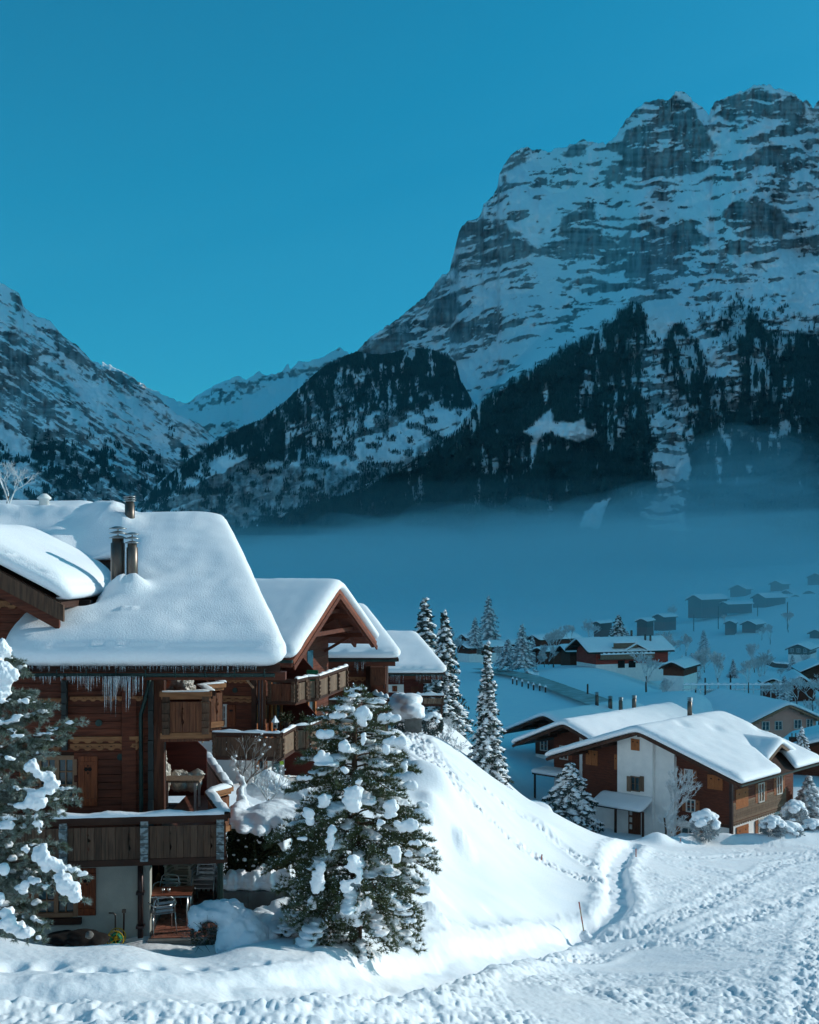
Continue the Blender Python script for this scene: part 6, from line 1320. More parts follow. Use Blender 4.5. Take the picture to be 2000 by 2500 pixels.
# snow heaps and shrubs further back in the garden
bare_tree('bare garden tree with balls of snow on its twigs before the second chalet', 590, 1795, 1960, 31, .75, 4, m=TWIG, depth=4, trunk=.22, snow=.10, thick=.8)
bare_tree('weeping shrub drooping under hoar frost in front of the white wall', 655, 1850, 1975, 32, .9, 8, m=FROST, depth=5, name='frosted_shrub', cat='bush', trunk=.12, snow=.08)
T_ = empty('snow_heap', P(590, 1960, 30.5), label='tall column of snow lumps on a buried shrub beside the balcony corner', cat='snow heap')
blobs('snow', blob_px([(566,1848,30.5,6,7),(571,1860,30.5,9,8),(563,1868,30.5,5,5),(579,1880,30.5,10,9),(588,1898,30.5,12,9),(595,1913,30.5,10,11),(586,1932,30.4,9,12),(590,1952,30.3,14,12),(600,1972,30.2,30,12),(572,1976,30.2,18,10)]), .045, FSNOW, T_, .03, 12, 4)
T_ = empty('snow_heap', P(665, 1945, 33), label='rounded pile of snow behind the frosted shrub', cat='snow heap')
blobs('snow', blob_px([(655,1905,33,34,26),(680,1920,33,30,24),(700,1938,32.6,36,20),(745,1950,32,56,24),(640,1930,33,40,24),(790,1960,32,50,26),(720,1930,33,40,22)]), .06, FSNOW, T_, .04, 13, 3)
snow_bush('snow pillow bush beside the third chalet', 985, 1790, 76, 2.2, 2.6, 5, lumps=18)
T_ = empty('garden_wall', P(1008, 1792, 74), label='grey rendered garden wall under two great cushions of snow', cat='wall')
MB().box((KX(988, 74), 74, -12), (KX(1030, 74), 74.8, -9.6)).build('wall', CONC, T_)
blobs('snow_cap', blob_px([(965,1712,76,30,10,1.2),(1000,1706,75,32,12,1.2),(1008,1732,74,30,12,1.0),(978,1726,75,40,13,1.0),(1020,1745,74,18,8,.8),(958,1740,75,26,12,1.0),(990,1752,75,36,10,1.0)]), .14, FSNOW, T_, .06, 14, 2)
snow_bush('round snow ball bush below the fourth chalet', 1056, 1795, 78, 1.5, 1.5, 6, lumps=16, cover=.9)
for i, (x, y, Y, w_, h) in enumerate(((1092, 1815, 84, 2.0, 1.9), (1030, 1800, 80, 1.5, 1.7), (1110, 1850, 76, 1.4, 1.4), (1075, 1830, 80, 1.6, 1.3))):
    bare_tree(('frost covered shrub at the top of the slope, tallest of four', 'frost covered shrub at the top of the slope, by the snow ball bush', 'frost covered shrub at the top of the slope, lowest down', 'frost covered shrub at the top of the slope, in the middle')[i], x, y-h*F/Y, y, Y, .8, 20+i, m=FROST, depth=5, name='frosted_shrub', cat='bush', trunk=.12, group='frosted shrubs on the slope')
for i, (x, y, Y, rx, ry) in enumerate(((1075, 1935, 56, 38, 52), (1050, 1905, 58, 44, 30), (1030, 1985, 46, 40, 30), (1000, 1870, 60, 34, 40), (1065, 1980, 50, 36, 34))):
    T_ = empty('snow_heap', P(x, y+ry, Y), label=('tall cone of snow at the pine edge', 'broad snow hummock above the snow cone', 'snow hummock right behind the pine', 'snow hummock highest up the slope behind the pine', 'smooth snow lump beside the pine branches')[i], cat='snow heap', group='snow hummocks behind the pine')
    blobs('snow', blob_px([(x, y+8, Y, rx*.75, ry*.8), (x-rx*.35, y+ry*.5, Y, rx*.7, ry*.6), (x+rx*.3, y+ry*.55, Y, rx*.6, ry*.55)]), .11, FSNOW, T_, .05, 30+i, 2)
# ------------------------------------------------------------------ conifers on the slope and in the valley
spruce('tall dark spruce behind the fourth chalet, broader of the pair', 1038, 1458, 1830, 103, 3.2, 3, 'pair of spruces behind the chalets', nb=120, dens=1.2)
spruce('tall slim spruce with drooping snowy branches, right of the pair', 1086, 1488, 1815, 99, 2.4, 4, 'pair of spruces behind the chalets', nb=120, dens=1.25, droop=.8)
spruce('slender snowy spruce standing alone on the slope edge', 1190, 1566, 1908, 80, 1.75, 5, nb=130, dens=1.5, droop=.75, prof_=[(0, .03), (.05, .16), (.12, .12), (.3, .34), (.5, .48), (.75, .72), (.92, 1.05), (1, .95)])
spruce('snowy conifer in front of the left gable of the large chalet', 1392, 1862, 2012, 99, 2.5, 6, nb=110, dens=1.4, prof_=[(0, .1), (.15, .45), (.4, .8), (.75, 1), (1, .9)])
VT = [(1160,1506,1580,300,3.0,7,1,'small frosted spruce left of the tallest valley spruce'),(1193,1453,1575,320,4.6,8,1,'tallest frosted spruce in the valley, fading into mist'),(1275,1523,1625,235,3.6,9,1,'frosted spruce before the small houses'),(1240,1560,1620,240,3.2,19,1,'low frosted spruce next to the hedge row'),(1510,1500,1575,265,3.6,10,0,'dark spruce behind the red house'),(1530,1540,1600,262,3.2,11,1,'low frosted conifer behind the red house, right of the dark spruce'),(1958,1776,1840,118,1.1,12,0,'tiny spruce on the low roof edge near the pink house'),
      (1975,1895,2010,103,2.4,13,1,'snowy conifer beside the right end of the large chalet'),(1958,1960,2045,98,1.6,14,1,'rounded snowy conifer before the fence at right')]
for px, a, b, Y, rb, sd, fr, lb in VT: spruce(lb, px, a, b, Y, rb, sd, frost=fr, nb=70, dens=.7 if Y > 200 else 1.2)
BT = [(1578,1583,1690,176,.55,4,1.3,'V-shaped frosted tree on the knoll'),(1622,1652,1728,168,.5,5,1,'low round frosted tree nearest the pink house roof'),(1752,1588,1690,212,.42,6,1,'tall frosted birch on the valley floor'),(1828,1602,1692,204,.5,7,1,'frosted tree with a forked trunk, right of the birch'),(1650,1722,1756,150,.8,8,1,'scrubby frosted bush behind the large chalet ridge'),
      (1600,1560,1640,262,.5,9,1,'faint frosted tree behind the knoll, first from left'),(1630,1540,1640,300,.5,10,1,'faint frosted tree behind the knoll, taller one'),(1560,1550,1625,270,.55,11,1,'frosted tree right beside the red house'),(1395,1525,1570,300,.55,12,1,'faint tree behind the red house roof'),(1675,1545,1600,340,.5,13,1,'pale tree in the mist on the far slope'),(1860,1530,1560,400,.6,14,1,'small tree left of the two barns on the far slope'),(1925,1490,1540,420,.5,15,1,'tall faint tree on the far slope'),(1770,1500,1520,420,.6,16,1,'tiny tree above the two barns'),
      (1985,1640,1730,175,.7,17,1,'frosted bush mass by the right edge, upper'),(1945,1650,1730,190,.8,18,1,'frosted bush behind the pink house ridge'),(1900,1660,1712,205,.8,19,1,'low frosted bush left of the bush mass'),(1870,1665,1705,215,.8,20,1,'low frosted thicket before the small hut'),(2000,1700,1790,170,.7,27,1,'frosted bush beside the right wall of the pink house'),(1340,1575,1620,262,.7,28,1,'frosted bush left of the red house'),(1225,1575,1628,245,.7,29,1,'frosted thicket beside the low spruce'),(1310,1590,1632,238,.75,30,1,'frosted shrub row before the small houses')]
for px, a, b, Y, sp_, sd, th, lb in BT: bare_tree(lb, px, a, b, Y, sp_, 40+sd, depth=6, thick=th*.8, trunk=.3 if b-a > 60 else .15)
bare_tree('frosted young tree against the white stair tower', 1622, 1870, 2052, 93.5, .55, 70, depth=6, trunk=.25, thick=.7)
bare_tree('frosted shrub left of the young tree at the entrance', 1640, 1965, 2052, 93, .8, 71, depth=5, name='frosted_shrub', cat='bush', trunk=.12)
bare_tree('frost coated twigs rising above the first roof at the left edge', 20, 1120, 1245, 44, .7, 72, depth=5, trunk=.2)
snow_bush('small tree heavy with snow before the brown gable wall', 1722, 2052, 91.5, 2.3, 2.3, 72, m=SPRF, lumps=26, cover=.7)
for i, (x, y, Y, w_, h, lb) in enumerate(((1888, 2050, 93, 2.0, 1.8, 'snow covered shrub under the right wall windows'), (1925, 2055, 94, 2.6, 1.5, 'low wide snow covered shrub beside the bank'), (1940, 2050, 96, 2.2, 3.2, 'tall shrub with a ball of snow at the chalet corner'), (1985, 2050, 95, 2.2, 1.6, 'snow covered shrub at the right edge'))): snow_bush(lb, x, y, Y, w_, h, 80+i, m=SPRF, lumps=24, cover=.8, group='snow shrubs by the large chalet')
for i, (x, y, Y, rx, ry, lb) in enumerate(((1300, 1968, 92, 44, 9, 'snow drift at the foot of the conifer'),)):
    T_ = empty('snow_heap', P(x, y, Y), label=lb, cat='snow heap'); blobs('snow', blob_px([(x, y+ry*.3, Y, rx, ry*.7, 3.0), (x-rx*.5, y-ry*.1, Y, rx*.7, ry*.6, 3.0), (x+rx*.5, y+ry*.7, Y, rx*.7, ry*.6, 3.0)]), .22, FSNOW, T_, .05, 60+i, 1)
# more frosted trees fading into the mist, copies of four kinds
def copy_tree(o, loc, label, sc=1.0, rz=0.0):
    c = o.copy(); COL.objects.link(c); c.location = loc; c.scale = (sc, sc, sc); c.rotation_euler = (0, 0, rz); c['label'] = label
    for ch in list(o.children): d = ch.copy(); COL.objects.link(d); d.parent = c; d.matrix_parent_inverse = ch.matrix_parent_inverse.copy()
    return c
KINDS = [o for o in bpy.data.objects if o.get('label') in ('tall frosted birch on the valley floor', 'faint frosted tree behind the knoll, taller one', 'frosted thicket beside the low spruce', 'small frosted spruce left of the tallest valley spruce')]
rt = random.Random(77)
for k, (px, Y) in enumerate(((1090, 330), (1110, 270), (1255, 300), (1300, 280), (1330, 250), (1352, 245), (1420, 330), (1475, 300), (1590, 330), (1612, 280), (1655, 300), (1690, 290), (1545, 262), (1720, 330), (1745, 360), (1790, 300), (1842, 330), (1860, 260), (1905, 300), (1935, 330), (1965, 300), (1600, 400), (1660, 420), (1718, 410), (1880, 420), (1640, 500), (1560, 450), (1500, 420), (1380, 420), (1440, 400), (1985, 250), (1915, 215), (1895, 235), (1700, 232), (1730, 228))):
    c = onground(px, Y); o = KINDS[k % len(KINDS)]; s_ = copy_tree(o, c, 'frosted valley tree, one of many half lost in the mist', rt.uniform(.6, 1.1), rt.uniform(0, 6)); s_['group'] = 'frosted trees in the misty valley'
# ------------------------------------------------------------------ valley houses
def vhouse(lb, px, Y, wpx, dang, L, zrow, hh, tn=.42, wood=WOODH, base=WOODH, front=(), right=(), left=(), split=.35, name='house', snow=.4, ovf=1.2):
    hw = wpx*Y/F/2; x, y = KX(px, Y), Y; zr = KZ(zrow, Y); zb = zr-hh
    return house(lb, (x, y), dang, L, hw, hw, zr-snow, tn, zb-1.5, zb+hh*split if base is not wood else zb-1.5, wood=wood, base=base, ovf=ovf, ovs=hw*.18, T=snow, front=front, right=right, left=left, cl=False, step=.6 if Y < 300 else 1.0, seed=int(px), name=name, cat='house')
BARN = mat('old_barn_wood', (.085, .050, .035), (.05, .03, .02), scale=.6, stretch=(1, 1, 8), rough=.9)
def valley():
    # the red house on the knoll
    Y = 240; H = vhouse('red timber house on the knoll with broad snowy roof and balconies', 1408, 243, 120, 20, 20, 1556, 7.6, .5, wood=RHW, base=WHITEP, split=.3, ovf=2.2)
    T = H['T']; W = H['WR']; 
    for z, a0, a1 in ((-18.9, .5, 13.0), (-16.6, 3.5, 9.0)):
        mb = MB(); wbox(mb, W, a0, a1, z-.15, z+.85, .9, 1.0); wbox(mb, W, a0, a1, z-.2, z-.05, 0, 1.0); mb.build('balcony', GREYL, T); rail_snow(T, [W.at(a0, 0, .95).xy[:], W.at(a1, 0, .95).xy[:]], z+.85, .5, .3, 3, 'snow_strip')
    for a in (2.2, 4.6, 7.0, 9.4, 11.8): window(T, W, a, a+1.1, -18.0, -17.0, fm=FRAMEP, nx=2, ny=1, n=.05, depth=.03)
    for a in (5.0, 7.5): piece('cellar_door', T, W, a, a+1.6, -20.9, -19.4, .01, .06, BLACK)
    D, R, A = H['D'], H['R'], H['A']; o = A+D*11+R*5.2; hw = 2.8; zrd = H['zd'](A.x, A.y)-.9
    zdr = lambda x, y: zrd-.5*abs((x-o.x)*D.x+(y-o.y)*D.y)
    dp = lambda r, d: ((o-R*r+D*d).x, (o-R*r+D*d).y)
    mb = MB(); slab(mb, [dp(0, -hw), dp(0, 0), dp(5, 0), dp(5, -hw)], zdr, .14); slab(mb, [dp(0, .01), dp(0, hw), dp(5, hw), dp(5, .01)], zdr, .14); mb.build('dormer_deck', DARKW, T)
    roof_snow(T, [dp(-.1, -hw-.1), dp(-.1, hw+.1), dp(5.4, hw+.1), dp(5.4, -hw-.1)], zdr, .4, .5, .4, .3, 84, [], name='dormer_snow')
    WD = Wall(*(o-R*.8).xy, math.degrees(math.atan2(D.y, D.x))); mb = MB(); mb.prism([(-2.3, zrd-3.4), (2.3, zrd-3.4), (2.3, zrd-1.3), (0, zrd-.15), (-2.3, zrd-1.3)], -2.5, 0, lambda a, b, n: WD.at(a, b, n)); mb.build('dormer_wall', RHW, T)
    flue_on(H, 13, -.3, .25, 1.4, cap=False); flue_on(H, 15, 1.8, .22, 1.3, cap=False); flue_on(H, 16, 2.2, .22, 1.3, cap=False)
    vhouse('brown annex left of the red house', 1368, 255, 60, 20, 13, 1572, 5.2, .5, wood=WOODH)
    # others
    vhouse('white ground floor house with a wide snowy roof left of the lone spruce', 1122, 300, 60, 35, 13, 1566, 5.6, .42, wood=WOODH, base=WHITEP, split=.45, right=[(3, -22.5, 1.2, 1.2), (6, -22.5, 1.2, 1.2)])
    vhouse('small house behind the white one, half in mist', 1128, 360, 40, 30, 9, 1546, 5, .5, wood=WOODH)
    vhouse('house roof behind the lone spruce top', 1208, 330, 46, 40, 12, 1562, 5, .42, wood=WOODH)
    vhouse('long house with pale roof behind the frosted spruce', 1300, 330, 52, 35, 16, 1548, 5.2, .42, wood=WOODH)
    vhouse('lower extension roof right of the frosted spruce', 1312, 275, 50, 35, 10, 1578, 3.6, .35, wood=WOODH)
    vhouse('half sunk house with a roof window on the knoll crest', 1640, 222, 62, 62, 12, 1612, 4.6, .5, wood=WOODH, base=WHITEP)
    vhouse('steep roofed house at the right edge with bushes before it', 1955, 236, 88, 78, 14, 1648, 7.2, .75, wood=WOODH)
    vhouse('brown house cut by the right edge above the steep roofed one', 2005, 270, 96, 80, 14, 1617, 6, .45, wood=BARN)
    vhouse('farmhouse with a row of windows on the far slope at right', 1948, 365, 60, 62, 16, 1570, 6.6, .45, wood=BARN, base=WHITEP, split=.45, right=[(a, -26.8, 1, 1.2) for a in (2, 4.5, 7, 9.5, 12)], front=[(-2, -26.8, .9, 1.1), (0, -26.8, .9, 1.1), (2, -26.8, .9, 1.1)])
    vhouse('long dark barn with a high gable in the mist', 1693, 520, 44, 48, 26, 1451, 9, .55, wood=BARN)
    vhouse('barn extension running right from the long barn', 1765, 530, 30, 40, 20, 1468, 4, .4, wood=BARN)
    vhouse('dark barn right of the long barn', 1850, 560, 42, 42, 20, 1447, 8, .55, wood=BARN)
    vhouse('left of the two joined barns on the far slope', 1781, 450, 28, 68, 9, 1513, 5, .5, wood=BARN)
    vhouse('right and larger of the two joined barns on the far slope', 1826, 452, 40, 58, 14, 1513, 5.6, .5, wood=BARN)
    for k, (px, zr_, Y, w_) in enumerate(((1918, 1439, 620, 40), (1942, 1450, 600, 42), (1975, 1440, 610, 34), (1893, 1416, 640, 36), (1800, 1426, 640, 46), (1990, 1398, 660, 44), (1606, 1497, 470, 34), (1455, 1515, 420, 22), (1565, 1508, 430, 30), (1990, 1535, 430, 40))):
        vhouse(('faint barn in the mist, middle of the upper right hamlet', 'faint barn in the mist, lowest of the upper right hamlet', 'faint shed in the mist at the hamlet end', 'faint house at the top of the hamlet', 'faint long house above the dark barn', 'faint house highest at the right edge', 'faint house left below the long barn', 'faint hut straight above the red house', 'faint hut right of the dark spruce', 'faint house at the right edge of the far slope')[k], px, Y, w_, 50+7*(k % 3), 12, zr_, 5.5, .5, wood=BARN)
    # hut with pale walls by the thicket
    vhouse('low hut with a pale wall and a thin roof beside the thicket', 1888, 226, 46, 82, 7, 1655, 3.2, .5, wood=CREAM, snow=.25)
RHW = mat('red_timber', (.36, .060, .040), (.25, .040, .028), scale=.8, stretch=(1, 1, 8), rough=.8)
CREAM = mat('cream_render', (.60, .48, .34), rough=.9)
valley()
# road with roadside posts, garden walls, masts
def strip(name, px, wd, m, dz=.12, lift=0):
    P_ = [gp(*q) for q in px]; V = []
    pts = [];
    for i in range(len(P_)-1):
        for k in range(8): pts.append(P_[i].lerp(P_[i+1], k/8))
    pts.append(P_[-1])
    for i, p in enumerate(pts):
        d = (pts[min(i+1, len(pts)-1)]-pts[max(0, i-1)]); d.z = 0; d.normalize(); s_ = Vector((d.y, -d.x, 0))
        for k in (-1, -.33, .33, 1): q = p+s_*wd/2*k; V.append((q.x, q.y, float(zg(q.x, q.y))+dz+lift))
    return grid_mesh(name, V, len(pts), 4, m)
ROADM = mat('packed_snow_road', (.34, .32, .28), (.55, .56, .56), scale=.5, rough=.8)
RD = [(1170, 1640), (1225, 1648), (1290, 1662), (1350, 1685), (1410, 1708), (1470, 1732), (1520, 1750)]
tag(strip('road', RD, 3.4, ROADM, .75), 'cleared grey-brown road crossing the snowy field', None, None, 'structure')
for i, (x, y) in enumerate(((1252, 1672), (1262, 1675), (1275, 1679), (1290, 1684), (1303, 1688), (1318, 1690), (1332, 1694))):
    c = gp(x, y); T_ = empty('fence_post', c, label='short snow capped post beside the valley road, '+('nearest the lone spruce', 'second from the lone spruce', 'third from the lone spruce', 'middle one of the line', 'third from the right end', 'second from the right end', 'rightmost of the line')[i], cat='fence post', group='posts along the valley road'); MB().tube([c, c+Vector((0, 0, 1.1))], .14, 5).build('post', BARN, T_); MB().tube([c+Vector((0, 0, 1.1)), c+Vector((0, 0, 1.45))], [.28, .1], 6).build('snow_cap', FSNOW, T_)
def field_wall(lb, pts, Y, h, m):
    a = [P(x, y, Y+(i*1.5)) for i, (x, y) in enumerate(pts)]; T_ = empty('garden_wall', a[0], label=lb, cat='wall')
    for i in range(len(a)-1): MB().bar(a[i]-Vector((0, 0, h/2)), a[i+1]-Vector((0, 0, h/2)), .5, h).build('wall_section', m, T_); rail_snow(T_, [a[i][:], a[i+1][:]], 0, .8, .5, i)
field_wall('low stone garden wall below the red house', [(1286, 1642), (1310, 1650), (1335, 1656), (1360, 1664), (1392, 1652), (1412, 1636)], 226, .7, BARN)
field_wall('dark retaining wall on the far slope at right', [(1864, 1608), (1892, 1619), (1935, 1622), (1990, 1618)], 340, 1.3, BARN)
for k, (x, y0, y1, Y) in enumerate(((1694, 1500, 1535, 470), (1754, 1480, 1530, 470), (1850, 1475, 1500, 520), (1923, 1470, 1530, 460), (1435, 1670, 1705, 175), (1722, 1655, 1688, 205), (1784, 1648, 1684, 205))):
    a, b = P(x, y0, Y), P(x, y1, Y); T_ = empty('utility_pole', b, label=('thin mast left of the barns', 'thin mast below the long barn', 'thin mast under the dark barn', 'tall thin mast near the faint trees', 'thin pole in the field below the red house', 'pole of the sports ground left of the birch', 'pole of the sports ground right of the birch')[k], cat='pole'); MB().tube([b-Vector((0, 0, 1)), a], .10+.0002*Y, 5).build('pole', BARN, T_)
def fence_line():
    T_ = empty('railing', P(1760, 1690, 205), label='long thin railing round the sports ground behind the knoll', cat='fence')
    a, b = P(1668, 1672, 205), P(1925, 1672, 205)
    for dz in (0, -.8): MB().bar(a+Vector((0, 0, dz)), b+Vector((0, 0, dz)), .12, .14).build('rail', FROST, T_)
    for i in range(13): c = a.lerp(b, i/12); MB().tube([c+Vector((0, 0, .1)), c-Vector((0, 0, 3))], .08, 4).build('post', FROST, T_)
    rail_snow(T_, [a[:], b[:]], 0, .5, .3, 4)
fence_line()
# marker poles in the field, fence by the right edge
for k, (x, y0, y1, lean, m) in enumerate(((1428, 2290, 2202, -.16, 0), (1553, 2096, 2072, 0, 1), (1661, 2066, 2046, .05, 1), (1322, 2100, 2086, .1, 1))):
    c = gp(x, y0); s_ = c.y/F; T_ = empty('marker_pole', c, label=('thin red and white wooden marker pole beside the dug path', 'short marker pole at the far end of the path', 'stake with a cone of snow before the large chalet', 'tiny stake beside the ski track')[k], cat='pole'); h = (y0-y1)*s_
    n = 5 if k == 0 else 1
    for i in range(n): a = c+Vector((lean*h*(i/n), 0, h*i/n)); b = c+Vector((lean*h*((i+1)/n), 0, h*(i+1)/n)); MB().tube([a, b], .030 if k == 0 else .035, 6).build('pole_section', (POLER, POLEW)[i % 2], T_)
    if k in (0, 2): blobs('snow_foot', [(c.x, c.y, c.z+.05, .25, .25, .28), (c.x+.1, c.y, c.z, .35, .3, .15)], .04, FSNOW, T_, .03, 3, 6)
# ------------------------------------------------------------------ terrace and balcony things
def terrace():
    z = -7.96; T = empty('terrace', (-5.3, 27, z), kind='structure', label='brick paved terrace under the balcony of the nearest chalet')
    TM = mat('terracotta_paver', (.30, .115, .075), (.17, .070, .050), scale=5, rough=.7, rnd=.30); WF_ = Wall(KX(366, 25.3)+.02, 25.3, 4); me = unit_box(TM)
    piece('mortar_bed', T, WF_, -.05, 1.85, z-.3, z, -3.7, .15, CONC)
    n = 0
    for r_ in range(30):
        for c in range(9):
            a = c*.215-(.107 if r_ % 2 else 0); a0, a1 = max(0, a), min(1.8, a+.205)
            if a1-a0 < .03: continue
            piece('tile', T, WF_, a0, a1, z+.001, z+.016+.004*((r_*7+c*3) % 3), -.02-(r_+1)*.118+.008, -.02-r_*.118, TM); n += 1
terrace()
def tubes(T, name, L, r, m, n=6):
    mb = MB()
    for l in L: mb.tube(l, r, n)
    return mb.build(name, m, T, True)
def alu_chair(c, rz, label, group=None, parts=True):
    T = empty('cafe_chair', c, 0, label=label, cat='chair', group=group); R_ = Matrix.Translation(Vector(c))@Matrix.Rotation(rz, 4, 'Z'); g = lambda x, y, z: R_@Vector((x, y, z))
    for s_ in (-1, 1):
        tubes(T, 'leg', [[g(s_*.27, .24, 0), g(s_*.265, .22, .40), g(s_*.26, .20, .64)]], .013, ALU); tubes(T, 'leg', [[g(s_*.25, -.30, 0), g(s_*.24, -.22, .30), g(s_*.24, -.18, .44)]], .013, ALU)
        tubes(T, 'armrest', [[g(s_*.26, .20, .64), g(s_*.28, .05, .655), g(s_*.27, -.15, .645), g(s_*.20, -.27, .62)]], .016, ALU)
    arc = [g(.24*math.cos(t), -.18-.07*math.sin(t), .44+(.36)*min(1, math.sin(t)*1.5)) for t in [PI*k/10 for k in range(11)]]
    tubes(T, 'back_frame', [arc, [g(-.24, -.22, .62), g(0, -.28, .63), g(.24, -.22, .62)]], .014, ALU)
    mb = MB()
    for k in range(6): mb.bar(g(-.23, -.16+k*.075, .44), g(.23, -.16+k*.075, .44), .05, .012)
    mb.build('seat', ALU, T)
    mb = MB()
    for k in range(3): mb.bar(g(-.19, -.235-.008*k, .52+.085*k), g(.19, -.235-.008*k, .52+.085*k), .010, .055)
    mb.build('backrest', ALU, T)
    return T
def plastic_chair(c, rz, label, group):
    T = empty('plastic_chair', c, 0, label=label, cat='chair', group=group); R_ = Matrix.Translation(Vector(c))@Matrix.Rotation(rz, 4, 'Z'); g = lambda x, y, z: R_@Vector((x, y, z))
    def bx(mb, x0, x1, y0, y1, z0, z1, sh=0): return mb.hexa([g(x0, y0, z0), g(x1, y0, z0), g(x1, y1, z0), g(x0, y1, z0)], [g(x0, y0+sh, z1), g(x1, y0+sh, z1), g(x1, y1+sh, z1), g(x0, y1+sh, z1)])
    mb = MB(); bx(mb, -.26, -.20, -.24, -.21, .42, 1.02, -.14); bx(mb, .20, .26, -.24, -.21, .42, 1.02, -.14)
    for k in range(7): z = .46+.075*k; y = -.24-.14*(z-.42)/.6; bx(mb, -.20, .20, y, y+.02, z, z+.055, -.01)
    bx(mb, -.20, .20, -.365, -.345, .98, 1.03); mb.build('backrest', WPLAS, T)
    mb = MB(); bx(mb, -.24, .24, -.22, .24, .40, .43); mb.build('seat', WPLAS, T)
    for s_ in (-1, 1):
        for y in (-.26, .20): mb = MB(); bx(mb, s_*.26-.03, s_*.26+.03, y-.03, y+.03, 0, .42, 0); mb.build('leg', WPLAS, T)
        mb = MB(); bx(mb, s_*.29-.035, s_*.29+.035, -.27, .26, .62, .65); bx(mb, s_*.29-.02, s_*.29+.02, .20, .25, .40, .62); mb.build('armrest', WPLAS, T)
    return T
def fl(px, Y): return Vector((KX(px, Y), Y, -7.945))
alu_chair(fl(396, 25.75), math.radians(25), 'shiny metal cafe chair in front of the terrace table', 'metal chairs at the table')
alu_chair(fl(408, 27.2), math.radians(172), 'shiny metal cafe chair behind the terrace table', 'metal chairs at the table')
for k in range(4):
    T_ = plastic_chair(fl(447-3*k, 28.1)+Vector((0, .03*k, .075*k)), math.radians(176), ('bottom chair of the stacked cream plastic garden chairs', 'second chair from the bottom in the cream plastic stack', 'third chair from the bottom in the cream plastic stack', 'top chair of the stacked cream plastic garden chairs')[k], 'stacked plastic chairs')
for k in range(3):
    T_ = alu_chair(fl(499, 27.8)+Vector((0, .05*k, .09*k)), math.radians(178), ('bottom chair of the metal stack beside the plastic chairs', 'middle chair of the metal stack beside the plastic chairs', 'top chair of the metal stack beside the plastic chairs')[k], 'stacked metal chairs')
def table():
    c = fl(421, 26.3); T = empty('terrace_table', c, label='metal legged table with a brown slatted top on the terrace', cat='table'); W = Wall(c.x, c.y, 4)
    for i in range(9): piece('slat', T, W, -.45, .45, .715, .735, -.36+i*.08, -.36+i*.08+.07, REDL) if False else piece('slat', T, W, -.45, .45, c.z+.715, c.z+.735, -.36+i*.08, -.36+i*.08+.07, REDL)
    for s_ in (-1, 1):
        for q in (-.3, .3): MB().tube([W.at(s_*.36, c.z, q), W.at(s_*.36, c.z+.71, q)], .022, 6).build('leg', ALU, T, True)
    mb = MB(); wbox(mb, W, -.47, .47, c.z+.69, c.z+.712, -.38, -.35); wbox(mb, W, -.47, .47, c.z+.69, c.z+.712, .35, .38); mb.build('frame', ALU, T)
    for k, x in enumerate((-.18, -.06)):
        p = W.at(x, c.z+.735, .12); T2 = empty('glass_cup', p, label=('left of two small glasses on the terrace table', 'right of two small glasses on the terrace table')[k], cat='glass', group='glasses on the table'); MB().lathe(p, [(.028, 0), (.034, .09)], 8).build('cup', ALU, T2, True)
table()
def broom():
    c = P(388, 2100, 28.75); T = empty('broom', P(388, 2180, 28.75), label='straw broom hanging upside by the terrace door', cat='broom'); MB().tube([P(388, 2095, 28.75), P(388, 2132, 28.75)], .013, 6).build('handle', CARVE, T)
    mb = MB(); W = Wall(c.x, 28.75, 0); z0, z1 = KZ(2180, 28.75), KZ(2130, 28.75); pts = [(-.12, z0), (.12, z0), (.125, z0+.2), (.09, z0+.36), (.025, z1), (-.025, z1), (-.09, z0+.36), (-.125, z0+.2)]
    mb.prism(pts, 0, .05, lambda a, b, n: W.at(a, b, n)); mb.build('bristles', mat('straw', (.42, .25, .10), (.28, .15, .06), scale=12, stretch=(8, 8, 1), rough=.9), T)
broom()
def hose_reel():
    Y = 25.25; c = P(284, 2290, Y); T = empty('hose_reel', P(284, 2306, Y), label='yellow hose reel half sunk in snow against the plaster wall', cat='hose reel'); YM = mat('yellow_paint', (.55, .36, .02), rough=.5)
    for y in (-.10, .10):
        ring = [c+Vector((math.cos(t)*.18, y, math.sin(t)*.18)) for t in [2*PI*k/18 for k in range(19)]]; tubes(T, 'rim', [ring], .011, YM)
        mb = MB(); [mb.tube([c+Vector((0, y, 0)), c+Vector((math.cos(t)*.18, y, math.sin(t)*.18))], .008, 4) for t in [2*PI*k/5 for k in range(5)]]; mb.build('spokes', YM, T)
    for k in range(5): ring = [c+Vector((math.cos(t)*(.10+.008*(k % 2)), -.07+k*.035, math.sin(t)*(.10+.008*(k % 2)))) for t in [2*PI*k_/14 for k_ in range(15)]]; tubes(T, 'hose', [ring], .016, GREENM, 5)
    MB().lathe(c-Vector((0, 0, .04)), [(.05, 0), (.05, .08)], 8).build('hub', YM, T)
hose_reel()
for k, L in enumerate(([(266, 2229), (277, 2229), (282, 2234), (282, 2290)], [(303, 2226), (302, 2286)])):
    a = [P(x, y, 25.5) for x, y in L]; T_ = empty('stand_pipe', a[-1], label=('grey pipe with a bent top against the plaster wall', 'short dark stand pipe with a tap against the plaster wall')[k], cat='pipe'); tubes(T_, 'pipe', [a], .018, STEELP if k == 0 else DARKW)
    if k: MB().box(tuple(a[0]-Vector((.04, .03, .02))), tuple(a[0]+Vector((.04, .03, .05)))).build('tap', STEELP, T_)
T_ = empty('tarpaulin', P(175, 2300, 24.9), label='dark tarpaulin hump along the plaster wall under the left window', cat='tarpaulin'); blobs('sheet', blob_px([(150, 2290, 24.9, 50, 16, .4), (195, 2290, 24.9, 45, 18, .4), (235, 2296, 24.9, 30, 12, .35)]), .05, BLACK, T_, .02, 3, 4)
